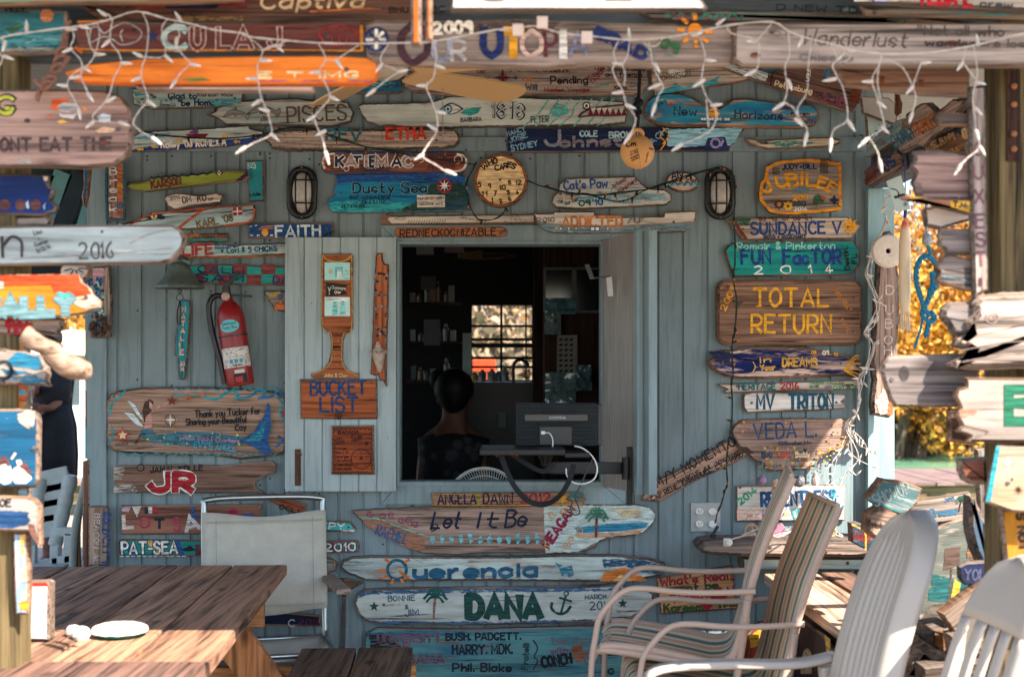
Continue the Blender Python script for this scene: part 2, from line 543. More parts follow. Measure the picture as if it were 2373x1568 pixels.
# ================================================================ THE SETTING
def groundmat():
    m, t, b = newmat('sand'); k = NB(t)
    n = k.noise(k.coords((3, 3, 3), 2), 1, 8, .65); n2 = k.noise(k.coords((60, 60, 60), 3), 1, 4, .7)
    c = k.ramp(n, [(.3, lin('#85766a')), (.7, lin('#a59686'))])
    k.l(k.mix(k.step(n2, .4, .6), c, k.mix(1, c, (.8, .78, .75, 1), 'MULTIPLY')), b.inputs['Base Color'])
    b.inputs['Roughness'].default_value = .95; k.bump(n2, b, .4, .01)
    return m
mb = MB(); mb.sheet([[(-60, -40, 0), (60, -40, 0)], [(-60, 9, 0), (60, 9, 0)], [(-60, 12, -1.2), (60, 12, -1.2)]])
tag(mb.build('sandy_ground', groundmat()), 'pale sandy ground under and around the porch', 'ground', kind='structure')
def watermat():
    m, t, b = newmat('shallow_water'); k = NB(t)
    n = k.noise(k.coords((.25, 1.2, 1), 4), 1, 5, .6, .8)
    k.l(k.ramp(n, [(.3, lin('#3a6a58')), (.5, lin('#5f8a6c')), (.7, lin('#8a9a74'))]), b.inputs['Base Color'])
    b.inputs['Roughness'].default_value = .22
    k.bump(k.noise(k.coords((1.2, 5, 1), 5), 1, 6, .6), b, .25, .12)
    return m
mb = MB(); mb.sheet([[(-900, 10.4, -.55), (900, 10.4, -.55)], [(-900, 1200, -.55), (900, 1200, -.55)]])
tag(mb.build('green_water', watermat()), 'shallow green water behind the shack', 'water', kind='structure')

WALL_A = '#748589'
def sidingmat(col, seed, gloss=.55, dirt=.8):
    m, t, b = newmat('painted_siding'); k = NB(t); c = lin(col)
    g = k.noise(k.coords((60, 60, 3.5), seed), 1, 5, .65, .5)
    bl = k.noise(k.coords((2.2, 2.2, .8), seed+3), 1, 6, .65)
    sp = k.noise(k.coords((90, 90, 45), seed+6), 1, 3, .6)
    cc = k.ramp(bl, [(.28, mul(c, .66)), (.5, c), (.72, mul(c, 1.25))])
    cc = k.mix(k.step(g, .50, .72), cc, k.mix(1, cc, (.74, .76, .78, 1), 'MULTIPLY'))
    cc = k.mix(k.math('MULTIPLY', k.step(sp, .70, .76), dirt), cc, mul(c, .28))
    scr = k.noise(k.coords((40, 40, 14), seed+8), 1, 4, .7)
    cc = k.mix(k.math('MULTIPLY', k.step(scr, .70, .74), .5), cc, mul(c, 1.8))
    stn = k.noise(k.coords((26, 26, 1.1), seed+12), 1, 5, .6); cc = k.mix(k.math('MULTIPLY', k.step(stn, .58, .72), .45), cc, lin('#4a4640'))
    pel = k.noise(k.coords((14, 14, 5), seed+15), 1, 7, .72); cc = k.mix(k.math('MULTIPLY', k.step(pel, .665, .685), .7), cc, lin('#8f8a80'))
    k.l(cc, b.inputs['Base Color']); b.inputs['Roughness'].default_value = gloss
    b.inputs['Specular IOR Level'].default_value = .35
    k.bump(g, b, .55, .004)
    return m
M_WALL = sidingmat(WALL_A, 1); M_TRIM = sidingmat('#7a8e93', 2); M_SHUT = sidingmat('#9aaaad', 3, .38)
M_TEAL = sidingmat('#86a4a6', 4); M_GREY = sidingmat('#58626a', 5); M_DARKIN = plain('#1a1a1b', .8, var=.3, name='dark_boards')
GR0 = (728-1186.5)*.00178; GRS = 56.9*.00178
def siding(mb, x0, x1, z0, z1, y=0, gw=.006, gd=.007, mat=0):
    xs = [(x0, y)]
    k = math.ceil((x0-GR0)/GRS)
    while GR0+k*GRS < x1-.01:
        g = GR0+k*GRS
        if g-gw > x0+.004: xs += [(g-gw, y), (g-gw*.5, y+gd), (g+gw*.5, y+gd), (g+gw, y)]
        k += 1
    xs.append((x1, y))
    mb.sheet([[(x, yy, z0) for x, yy in xs], [(x, yy, z1) for x, yy in xs]], mat)
def wx(px): return (px-1186.5)*.00178
def wz(py): return EYE-(py-HOR)*.00178

shack = empty('wooden_shack', (0, 0, 0), 'grey blue board shack with an open service window and a covered porch', 'shack')
OX0, OX1, OZ0, OZ1 = wx(928), wx(1391), wz(1114), wz(568)
WX0, WX1, WZ1 = wx(207), 1.50, 2.95
mb = MB()
siding(mb, WX0, OX0, .0, WZ1); siding(mb, OX1, WX1, .0, WZ1)
siding(mb, OX0, OX1, .0, OZ0); siding(mb, OX0, OX1, OZ1, WZ1)
# thickness: back face and reveal
for a, b2 in (((WX0, .02, 0), (OX0, .09, WZ1)), ((OX1, .02, 0), (WX1, .09, WZ1)), ((OX0, .02, 0), (OX1, .09, OZ0)), ((OX0, .02, OZ1), (OX1, .09, WZ1))):
    mb.box(a, b2)
mb.build('front_wall', M_WALL, shack)
# corner boards and the horizontal belt
mb = MB(); mb.box((WX0-.004, -.022, 0), (wx(250), -.001, WZ1)); mb.build('corner_board', M_TRIM, shack, bevel=.003)
mb = MB(); mb.box((1.457, -.045, 0), (1.566, .06, 2.25)); mb.build('corner_board', M_TEAL, shack, bevel=.003)
mb = MB()
mb.box((wx(250)+.001, -.018, wz(352)), (1.455, -.001, wz(319))); mb.build('belt_board', M_TRIM, shack, bevel=.003)
# window casing, butted
fr_ = MB(); A0, A1, B0, B1 = wx(884), wx(1448), wz(1167), wz(523)
def mitre(mb, q, y0, y1):
    n = len(q); mb.add([(x, y0, z) for x, z in q]+[(x, y1, z) for x, z in q], [tuple(range(n)), tuple(range(2*n-1, n-1, -1))]+[(i, n+i, n+(i+1) % n, (i+1) % n) for i in range(n)])
e = .0015; I0, I1, J0, J1 = OX0-.012, OX1+.012, OZ0-.018, OZ1+.012
for q in ([(A0, B1), (I0, J1), (I1, J1), (A1, B1)], [(A0, B0), (A1, B0), (I1, J0), (I0, J0)]):
    mitre(fr_, [(x, z) for x, z in q], -.024, -.001)
for q in ([(A0, B0+e), (I0, J0+e), (I0, J1-e), (A0, B1-e)], [(A1, B0+e), (A1, B1-e), (I1, J1-e), (I1, J0+e)]):
    mitre(fr_, q, -.0235, -.001)
wf = fr_.build('window_frame', M_TRIM, shack, bevel=.002)
mb = MB()
mb.box((I0, -.034, OZ0-.018), (I1, .1, OZ0-.001)); mb.box((I0, -.034, OZ1+.001), (I1, .1, OZ1+.012))
mb.box((I0, -.034, OZ0), (OX0-.001, .1, OZ1)); mb.box((OX1+.001, -.034, OZ0), (I1, .1, OZ1))
mb.build('window_lining', M_TRIM, wf)
# shutters
def shutter(w_, h_, name, M, mat, nb):
    """leaf in its own frame: x 0..w, z 0..h, outer face towards -y"""
    t = MB(); th = .026
    n = nb; xs = []
    for i in range(n):
        a = w_*i/n; b = w_*(i+1)/n
        xs += ([(a, 0)] if i == 0 else [(a, .006), (a+.003, 0)])+[(b-.004, 0), (b, .006)] if i < n-1 else [(a, .006), (a+.003, 0), (b, 0)]
    t.sheet([[(x, y, 0) for x, y in xs], [(x, y, h_) for x, y in xs]])
    t.box((.0, .008, 0), (w_, th, h_))
    t.box((-.004, -.002, 0), (.004, th, h_)); t.box((w_-.004, -.002, 0), (w_+.004, th, h_))
    t.v = [M@v for v in t.v]
    return t.build(name, mat, shack)
ML = Matrix.Translation((wx(668), -.058, wz(1135)))
sh1 = shutter(wx(918)-wx(668), wz(553)-wz(1135), 'shutter', ML, M_SHUT, 6); sh1['label'] = 'pale grey shutter leaf folded back flat on the wall'
dv = Vector((.137, -.367, 0)); ang = math.atan2(dv.y, dv.x)
MR = Matrix.Translation((OX1+.004, -.026, OZ0-.02))@Matrix.Rotation(ang, 4, 'Z')
M_SHUT2 = sidingmat('#857f7c', 9, .3)
sh2 = shutter(.395, OZ1-OZ0+.04, 'shutter', MR, M_SHUT2, 5); sh2['label'] = 'glossy brown grey shutter leaf standing open edge on'
mb = MB()
for z0, z1 in ((0, OZ1-OZ0+.04),): mb.box((.372, -.03, z0), (.40, -.003, z1)); mb.box((.398, .0, z0), (.44, .035, z1))
mb.v = [MR@v for v in mb.v]; mb.build('shutter_stile', M_TRIM, sh2, bevel=.002)
# bolt on the left leaf, bracket on the right leaf
M_RUST = wood('#5b3d2c', '#2c1d15', gs=2, axis='z', knots=False, rough=.7)
mb = MB(); mb.box((wx(689), -.064, wz(1122)), (wx(702), -.0585, wz(1038))); mb.tube([(wx(695), -.069, wz(1120)), (wx(695), -.069, wz(1040))], .0045, 8)
mb.tube([(wx(695), -.069, wz(1050)), (wx(705), -.075, wz(1050))], .004, 6)
for y in (1045, 1070, 1100): mb.box((wx(690), -.074, wz(y+4)), (wx(701), -.0645, wz(y)))
mb.build('bolt_latch', M_RUST, sh1)
M_STEEL = plain('#8c8884', .35, .85, .5, name='steel')
a = P(1412, 668, 5.74)
mb = MB()
q = [P(1415, 686, 5.70), P(1411, 640, 5.70), P(1372, 645, 5.62), P(1360, 613, 5.60)]
for i in range(3): mb.beam(q[i], q[i+1], .022, .004)
mb.build('hook_bracket', M_STEEL, sh2)
# roof, ceiling, eave, beams, porch posts
def roofz(y): return 2.90+.14*y
M_CEIL = sidingmat('#5d666c', 7); M_ROOF = plain('#8d8a84', .8, name='roofing')
rf = MB()
y0r, y1r = -3.0, 4.2
c = [(-3.4, y0r, roofz(y0r)), (2.22, y0r, roofz(y0r)), (2.47, .12, roofz(.12)), (2.47, y1r, roofz(.12)), (-3.4, y1r, roofz(.12)), (-3.4, .12, roofz(.12))]  # eave drawn forward and right edge skewed to steer sun and shadow
top = [(x, y, z+.09) for x, y, z in c]
rf.add(c+top, [(0,5,2,1), (5,4,3,2), (6,7,8,11), (11,8,9,10), (0,1,7,6), (1,2,8,7), (2,3,9,8), (3,4,10,9), (4,5,11,10), (5,0,6,11)])
rf.build('roof', M_ROOF, shack)
mb = MB()
for x in [-3.0+.61*i for i in range(9)]:
    mb.beam((x, -2.97, roofz(-2.97)-.05), (x, -.02, roofz(-.02)-.05), .04, .09)
mb.build('rafters', M_CEIL, shack)
M_BEAM = wood('#5c6468', '#2e3438', paint='#566069', wear=.2)
mb = MB(); mb.box((-3.2, -2.40, 2.265), (1.44, -2.32, 2.42)); mb.build('front_beam', M_BEAM, shack, bevel=.004)
mb = MB(); mb.box((1.467, -2.42, 2.25), (1.56, -.05, 2.40)); sb = mb.build('side_beam', M_BEAM, shack, bevel=.004)
M_POST = wood('#5f5136', '#332a1c', gs=.9, axis='z', contrast=1.2)
for nm, x0, x1, yy in (('porch_post', 1.185, 1.34, -2.41), ('porch_post', -1.42, -1.19, -2.46)):
    mb = MB(); mb.box((x0, yy, 0), (x1, yy+.12, 2.46)); pp = mb.build(nm, M_POST, shack, bevel=.008)
# end walls and interior
mb = MB(); mb.box((WX0-.002, .1, 0), (WX0+.06, 2.1, WZ1)); mb.build('end_wall', M_WALL, shack)
mb = MB(); mb.box((WX0-.002, 2.9, 0), (WX0+.06, 3.6, WZ1)); mb.build('end_wall', M_WALL, shack)
mb = MB(); mb.box((WX0-.002, 2.1, 2.1), (WX0+.06, 2.9, WZ1)); mb.build('opening_header', M_WALL, shack)  # unseen opening below it, added to let daylight into the room
mb = MB(); mb.box((1.5, .1, 0), (1.555, 1.3, WZ1)); mb.build('end_wall', M_WALL, shack)
mb = MB(); mb.box((1.5, 2.6, 0), (1.555, 3.6, WZ1)); mb.build('end_wall', M_WALL, shack)
mb = MB(); mb.box((1.5, 1.3, 0), (1.555, 2.6, 2.1)); mb.build('end_wall', M_WALL, shack)
mb = MB(); mb.box((1.5, 1.3, 2.1), (1.555, 2.6, WZ1)); mb.build('end_wall', M_WALL, shack)
BWY = 3.6
def bq(x, y): p = P(x, y, D0+BWY); return p.x, p.z
bx0, bz1 = bq(1093, 707); bx1, bz0 = bq(1233, 880)
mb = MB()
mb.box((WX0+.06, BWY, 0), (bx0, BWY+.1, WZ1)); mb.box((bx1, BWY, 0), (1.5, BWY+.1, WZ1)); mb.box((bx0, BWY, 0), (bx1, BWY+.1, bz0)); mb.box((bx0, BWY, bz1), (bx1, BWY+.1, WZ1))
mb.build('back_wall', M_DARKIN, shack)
mb = MB()
for i in range(1, 2): x = bx0+(bx1-bx0)*.49; mb.box((x-.008, BWY+.02, bz0), (x+.008, BWY+.05, bz1))
x = bx0+(bx1-bx0)*.90; mb.box((x-.005, BWY+.02, bz0), (x+.005, BWY+.05, bz1))
for y, hw in ((755, .008), (786, .009), (800, .015), (829, .009), (850, .008)):
    z = bq(0, y)[1]; mb.box((bx0, BWY+.022, z-hw), (bx1, BWY+.048, z+hw))
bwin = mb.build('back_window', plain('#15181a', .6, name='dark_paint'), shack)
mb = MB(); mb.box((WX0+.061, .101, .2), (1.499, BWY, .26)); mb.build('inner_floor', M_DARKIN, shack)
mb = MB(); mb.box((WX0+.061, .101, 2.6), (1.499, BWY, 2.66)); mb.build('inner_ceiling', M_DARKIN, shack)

# ---------------------------------------------------------------- far things: mangroves, trees, dock, boat
M_LEAF = []
for i, cs in enumerate((('#9a5c08', '#c88818'), ('#7d4a0c', '#b97613'), ('#b57a18', '#d9a23a'), ('#4d3410', '#7a5413'))):
    m, t, b = newmat('golden_leaves'); k = NB(t)
    n = k.noise(k.coords((2, 2, 2), i), 1, 3, .6)
    k.l(k.ramp(n, [(.35, lin(cs[0])), (.65, lin(cs[1]))]), b.inputs['Base Color']); b.inputs['Roughness'].default_value = .6
    b.inputs['Subsurface Weight'].default_value = 0
    M_LEAF.append(m)
M_BARK = wood('#6a5a4a', '#33291f', axis='z', gs=.4)
def bush(cx, cy, r, h, seed, label, n=2600, leaf=.16, mats=None, group='golden mangroves beyond the water', z0=-.7, name='mangrove_tree', cat='tree'):
    rn = random.Random(seed)
    o = empty(name, (cx, cy, z0), label, cat, group)
    tr = MB(); tips = []
    for i in range(7):
        a = rn.uniform(0, 6.28); rr = r*rn.uniform(.2, .75); hh = h*rn.uniform(.45, .85)
        b0 = Vector((cx+math.cos(a)*r*.12, cy+math.sin(a)*r*.12, z0)); tip = Vector((cx+math.cos(a)*rr, cy+math.sin(a)*rr, z0+hh))
        md = (b0+tip)/2+Vector((rn.uniform(-.2, .2)*r, rn.uniform(-.2, .2)*r, h*.08))
        pts = smooth_path([b0, md, tip], 5); tr.tube(pts, [.10*r*.5*(1-.8*k/len(pts)) for k in range(len(pts))], 6)
        tips.append(tip)
    tr.build('trunk', M_BARK, o)
    cl = []
    for i in range(26):
        a = rn.uniform(0, 6.28); t = rn.random()
        cl.append((Vector((cx+math.cos(a)*r*t**.5, cy+math.sin(a)*r*t**.5*.8, z0+h*rn.uniform(.12, .95)*(1-.35*t))), r*rn.uniform(.22, .42), rn.choice((0, 0, 1, 2, 2, 3))))
    lf = MB()
    for i in range(n):
        c, q, mi = rn.choice(cl)
        d = Vector((rn.gauss(0, 1), rn.gauss(0, 1), rn.gauss(0, 1))).normalized()*q*rn.random()**.45
        p = c+d; u = Vector((rn.gauss(0, 1), rn.gauss(0, 1), rn.gauss(0, .8))).normalized(); v = u.orthogonal()
        v.rotate(Matrix.Rotation(rn.uniform(0, 6.28), 3, u)); s_ = leaf*rn.uniform(.6, 1.4); wv = u.cross(v)
        if p.z < z0+.1: p.z = z0+.1+rn.random()*.3
        lf.add([p-v*s_, p+wv*s_*.45, p+v*s_, p-wv*s_*.45], [(0, 1, 2, 3)], mi if rn.random() < .8 else rn.randrange(4))
    lf.build('crown', mats or M_LEAF, o)
    return o
tl = [  # centre px on the horizon, distance, radius, height, label
    (2085, 34, 3.2, 6.6, 'golden mangrove just right of the shack corner, lowest leaves touching the water'),
    (2190, 37, 3.4, 7.6, 'taller golden mangrove filling the middle of the gap right of the shack'),
    (2330, 35, 3.4, 7.0, 'golden mangrove mostly behind the right porch signs'),
    (2500, 38, 3.6, 7.2, 'golden mangrove outside the right porch post'),
    (1950, 40, 3.6, 6.4, 'golden mangrove behind the right half of the shack'),
    (1220, 30, 3.0, 5.2, 'pale dry mangrove seen through the small back window'),
    (1120, 33, 3.0, 5.8, 'second pale mangrove seen through the back window, further left'),
    (150, 48, 3.6, 5.6, 'golden tree above the white boat at the left'),
    (40, 52, 4.0, 6.6, 'golden tree behind the yellow and orange sign at the left'),
    (-150, 50, 4.0, 6.4, 'golden tree outside the left edge of the porch'),
]
M_PALE = [plain(c, .7, var=.25, sc=3, name='pale_leaves') for c in ('#7d6a56','#5a4a3c','#8f7a60','#7a5522')]
for i, (px, d, r, h, lb) in enumerate(tl):
    p = P(px, HOR, d); bush(p.x, p.y, r, h, 40+i, lb, n=15000 if 2000 < px < 2400 else 4200 if 1000 < px < 1300 else 2200, leaf=.065 if 2000 < px < 2400 else (.10 if 1000 < px < 1300 else .16), mats=M_PALE if 1000 < px < 1300 else None)
# dock
M_DOCK = wood('#75605a', '#4a3a34', gs=.6)
dk = empty('wooden_dock', (0, 14.6, 0), 'weathered wooden dock running along the water behind the shack', 'dock')
mb = MB(); rn = random.Random(3)
for i in range(110):
    x = -14+i*.26; mb.box((x, 13.4+rn.uniform(-.03, .03), -.04), (x+.245, 16.2, rn.uniform(-.004, .01)))
mb.build('deck_boards', M_DOCK, dk)
mb = MB(); mb.box((-14, 13.5, -.30), (14.6, 13.56, -.045)); mb.build('fascia_board', wood('#6a5a42', '#43372a', gs=.5), dk)
for i in range(10):
    mb = MB(); mb.tube([(-13+i*3, 13.7, -1.2), (-13+i*3, 13.7, .02 if i % 2 else .9)], .11, 10); mb.build('pile', M_BARK, dk)
# boat at the left
bt = empty('white_boat', (-6.2, 15.4, -.55), 'white cabin boat with a blue stripe moored behind the left corner', 'boat')
M_HULL = plain('#e6e2da', .35, spec=.5, var=.05, name='gelcoat'); M_BLUE = plain('#2f8fb0', .4, name='blue_stripe')
hb = MB(); rows = []
for i, (x, wd, z0_, z1_) in enumerate(((-9.6, .9, -.6, .95), (-8, 1.15, -.7, .85), (-6, 1.2, -.7, .85), (-4.6, .85, -.6, 1.05), (-3.6, .08, -.1, 1.3))):
    rows.append([(x, 15.4-wd, z1_), (x, 15.4-wd*.75, z0_), (x, 15.4, z0_-.15), (x, 15.4+wd*.75, z0_), (x, 15.4+wd, z1_), (x, 15.4, z1_-.03), (x, 15.4-wd, z1_)])
hb.sheet(rows); hb.build('hull', M_HULL, bt, smooth=True)
mb = MB(); mb.box((-8.6, 14.55, .8), (-4.7, 16.2, 1.55)); mb.build('cabin', M_HULL, bt, bevel=.08)
mb = MB(); mb.sheet([[(-9.0, 14.3, 1.75), (-4.2, 14.3, 1.75)], [(-8.8, 15.4, 2.1), (-4.5, 15.4, 2.1)], [(-9.0, 16.4, 1.75), (-4.2, 16.4, 1.75)]]); mb.build('canopy', plain('#efe9e0', .7, name='canvas'), bt, solid=.03)
mb = MB(); mb.box((-8.62, 14.52, 1.5), (-4.68, 14.545, 1.62)); mb.build('stripe', M_BLUE, bt)
for x in (-8.4, -6.6, -5.0):
    mb = MB(); mb.tube([(x, 14.5, .9), (x, 14.45, 1.78)], .03, 6); mb.build('canopy_pole', M_STEEL, bt)
for x in (-8.2, -7.0, -5.9):
    mb = MB(); mb.box((x, 14.535, 1.02), (x+.8, 14.548, 1.4)); mb.build('window', plain('#3b4a50', .1, spec=.6, name='tinted_glass'), bt)

shd = empty('dark_shed', (-6.0, 5.0, 0), 'dark open sided shed roof glimpsed behind the left porch post signs', 'shed')
M_SHD = plain('#1f2c30', .8, var=.4, sc=5, name='dark_boards'); M_SHL = plain('#5f8a86', .7, var=.2, sc=5, name='teal_boards')
for nm, x0, y0, x1, y1, mt in (('roof_board',-120,378,196,408,M_SHD),('fascia',-120,409,196,430,M_SHL),('roof_board',-120,431,196,520,M_SHD),('rafter',-120,521,196,560,M_SHL),('roof_board',-120,561,196,606,M_SHD),('back_board',-120,607,150,700,M_SHD)):
    a = P(x0, y1, 9.2); b2 = P(x1, y0, 9.2); mb = MB(); mb.box((a.x, a.y, a.z), (b2.x, a.y+.5, b2.z)); mb.build(nm, mt, shd, bevel=.01)
for i in range(4):
    a = P(20+i*50, 600, 9.1); b2 = P(110+i*40, 400, 9.1); mb = MB(); mb.beam(a, b2, .05, .12); mb.build('brace', M_SHL if i % 2 else M_SHD, shd)
mb = MB(); a = P(-60, 600, 9.4); mb.box((a.x, a.y, 0), (a.x+.2, a.y+.2, a.z)); mb.build('post', M_SHD, shd)

# nail heads along the belt and down the siding
mb = MB(); rn = random.Random(31)
for i in range(150):
    x = GR0+GRS*(rn.randint(-11, 10)+.5+rn.choice((-.3, .3))); z = rn.choice((wz(700), wz(905), wz(1010), wz(1120), wz(380), wz(335), wz(1240), wz(560)))+rn.uniform(-.05, .05)
    if WX0+.08 < x < 1.42 and not (OX0-.1 < x < OX1+.1 and OZ0-.1 < z < OZ1+.1): mb.lathe([(.001, .0015), (.0035, .0012), (.0042, 0)], Matrix.Translation((x, -.0002 if abs(z-wz(335)) > .03 else -.0185, z))@Matrix.Rotation(math.pi/2, 4, 'X'), 8)
mb.build('nail_heads', plain('#2a2522', .6, .4, name='rusty_nail'), shack)
# ================================================================ SIGNS ON THE FRONT WALL
G1 = 'hand painted boat signs nailed to the front wall'
def S(label, pts, mat, art=(), name='driftwood_sign', **k):
    return board(name, label, 'sign', pts, mat, art=list(art), group=k.pop('group', G1), **k)
def tt(f, *ps): return [f(x, y) for x, y in ps]
DW, DWD = '#a08d80', '#5c4c42'
NAVY, TEAL, RED, BLK, WHT, YEL, ORG, GRN = '#142c4a', '#2a8f96', '#a32a26', '#1b1b20', '#d9d5cb', '#e0a02a', '#d9701f', '#1d4f45'
BLUE = '#1d4f86'

# --- top rows
S('pale teal sign with Glad to be Home, half under the orange plank', [(304,205),(566,205),(560,243),(470,250),(350,253),(309,243)], wood(DW, paint='#a9c6c2', wear=.2),
  [tx('Glad to',391,229,455,229,13,NAVY,2.6), tx('"be Home"',414,246,505,244,14,NAVY,2.8), tx('Rome,GA',371,247,407,247,8,NAVY,1.2), tx('Karson Rick',458,224,540,224,9,BLK,1.4), tx("'14 '15 '16",370,237,399,235,5,BLK,.9), tx("'06 '09 '11",316,240,352,242,6,BLK,.9), tx('Paige',342,219,360,229,8,BLK,1.2),
   pg([(306,208),(345,206),(340,220),(315,225)], '#4d9aa0', .45), pg([(480,232),(560,228),(556,240),(500,247)], '#3f98a4', .5)], rough=1)
dol = lambda x, y, k=1: ([(x-30*k,y+10*k),(x-18*k,y-2*k),(x-4*k,y-9*k),(x+2*k,y-14*k),(x+4*k,y-8*k),(x+16*k,y-3*k),(x+28*k,y+2*k),(x+35*k,y-2*k),(x+36*k,y+6*k),(x+30*k,y+16*k),(x+24*k,y+7*k),(x+10*k,y+4*k),(x,y+9*k),(x-4*k,y+4*k),(x-16*k,y+8*k)])
d1, d2 = dol(545,262,.95), dol(608,254,1.15)
S('grey driftwood with two outlined dolphins and brown PISCES lettering', [(478,266),(500,257),(505,247),(560,234),(640,229),(690,228),(745,234),(806,236),(820,262),(814,282),(770,293),(640,291),(524,289),(505,276)], wood('#a3a39a', '#6a675f', paint='#a9bab4', wear=.5),
  [pg(d1,'#8a7d74',.1,0), ln(d1+d1[:1],1.6,'#2f6a78'), pg(d2,'#8a7d74',.1,0), ln(d2+d2[:1],1.8,'#2f6a78'), ci(605,258,2.3,'#55493f'),
   tx('PISCES',667,284,803,277,34,'#5d4a40',4.2,wear=.3), tx('1997',601,267,620,267,7,BLK,1.1), tx('to',610,273,615,273,4,BLK,.9), tx('2010',604,281,622,280,6,BLK,1.1)], rot=1)
S('long white weathered board with a blue eye, 1818 and a toothy red jaw', [(829,246),(842,240),(905,239),(1000,236),(1020,229),(1045,221),(1110,223),(1158,222),(1250,227),(1360,229),(1445,235),(1455,262),(1449,285),(1400,290),(1320,291),(1160,294),(1010,297),(940,296),(905,291),(880,293),(850,283),(838,268)],
  wood('#a59a90', '#5f564f', paint='#c3ccc4', wear=.22),
  [pg([(1020,256),(1036,244),(1049,241),(1064,245),(1072,255),(1055,261),(1041,264)], '#dfe2da',.05,0), ri(1038,253,8.5,4.5,'#2f8aa0'), ci(1038,253,3,BLK), ln([(1017,258),(1030,247),(1046,240),(1062,246),(1073,254)],3,'#241f3a'), ln([(1020,257),(1040,265),(1056,262),(1070,254)],2,'#241f3a'),
   pg([(1066,262),(1080,253),(1117,248),(1108,262),(1090,269)], '#2e9a98',.3,1), tx('BARBARA',1068,283,1116,281,9,NAVY,1.7), tx('1818',1139,271,1212,276,33,NAVY,6,edge=None,jit=.3), tx('1818',1139,271,1212,276,33,'#c6cdc6',2.6,jit=.3),
   tx('PETER',1231,285,1271,283,14,BLK,1.8)]+
  [ln([(1160+i*27+(8 if i > 5 else 0),293),(1190+i*27,268),(1210+i*24,250),(1222+i*25,230)],3,'#5fb3ad',.4) for i in (2,3,4,5,6,7,8)]+
  [pg([(1273,258),(1290,240),(1313,246),(1320,262),(1300,270),(1280,268)], '#4fb0a8',.55,2), pg([(1348,246),(1359,238),(1372,243),(1362,252)], '#e6e6de',0,0), ri(1359,246,8,2.6,BLK), ci(1359,246,3.4,BLK), ln([(1341,271),(1350,262),(1372,252),(1400,248),(1452,243)],4,'#5a1a28'), ln([(1341,272),(1375,268),(1410,269),(1452,266)],3.4,'#5a1a28')]+
  [pg([(1362+i*13,268),(1368+i*13,251),(1375+i*13,268)], '#6b2232',.05,0) for i in range(7)]+[pg([(1369+i*13,252),(1375+i*13,263),(1381+i*13,250)], '#d9d8d0',.1,0) for i in range(6)], rough=2)
S('grey brown driftwood with Patent Pending in black letters and a red compass', [(935,150),(1500,150),(1503,196),(1490,214),(1468,222),(1420,222),(1260,222),(1040,222),(960,214),(936,200)], wood('#94877e', '#5a4f48', gs=1.2),
  [tx('Patent',1243,167,1317,166,17,BLK,2.3), tx('Pending',1277,195,1361,193,17,BLK,2.6), tx('Maiden Voyage',1262,213,1365,212,9,'#7b1f2c',1.8), tx('The Smith Family',1375,162,1495,166,10,BLK,1.8), tx('and friends',1404,178,1488,178,10,BLK,1.7), tx('Will',1218,208,1244,209,13,NAVY,2), tx('Tab',1213,194,1233,186,9,ORG,1.8), tx('Kayle',1364,186,1397,163,9,'#7b1f2c',1.8), tx('TASHA',1373,196,1400,168,9,'#7b1f2c',1.6), tx('Kevin',1424,208,1452,208,9,BLK,1.5), tx('K@',1183,168,1206,168,12,GRN,1.8),
   tx('Cay',1106,170,1124,170,8,'#7b2430',1.3), tx('Corval',1382,202,1410,198,6,TEAL,1.3), tx('Gran',1460,203,1488,200,8,'#3f5f8f',1.3), st(1165,181,24,'#6a2028',4,.22), ln([(1165,158),(1165,205)],1,BLK), ln([(1140,181),(1190,181)],1,BLK), ri(1165,181,9,1.3,BLK), tx('W',1125,184,1135,184,7,BLK,1.3), tx('E',1193,184,1199,184,7,BLK,1.3), tx('DRIAN',1043,165,1095,163,8,BLUE,2.4)], rough=1.5)
S('deep blue painted board left of the fan with a white owl face at its end', [(785,192),(800,160),(900,160),(932,175),(931,212),(925,216),(830,217),(790,214)], wood('#8c5b44', '#432a22', paint='#2b7f97', wear=.15),
  [pg([(795,206),(860,190),(930,178),(930,206),(870,213),(800,213)], '#1e5a80',.55), pg([(810,204),(900,186),(924,184),(910,202),(850,208)], '#56aab0',.7), ri(818,207,5,2,WHT,.4)])
S('pale angled board with a turquoise breaking wave along its lower edge', [(1508,148),(1700,148),(1762,180),(1700,193),(1600,208),(1516,223),(1508,185)], wood('#b7a79a', '#74665c', paint='#b9b2a6', wear=.55),
  [pg([(1515,222),(1525,212),(1560,200),(1562,192),(1585,204),(1615,194),(1640,190),(1668,176),(1660,192),(1690,190),(1600,206)], '#3ba4b8',.3,1), pg([(1545,152),(1580,148),(1590,170),(1575,180),(1550,174)], '#cfccc2',.3,2), tx('NORRISON',1524,189,1600,177,12,'#4f453d',1.5), tx('BMR',1514,176,1530,168,8,'#5a4a40',1), tx('Susan',1587,166,1625,160,8,'#5b6a6e',1.2), tx('Jay',1562,155,1586,150,8,'#6b6a68',1.1)], rot=2, rough=1)
f14 = T(3,0); f13 = T(2,0)
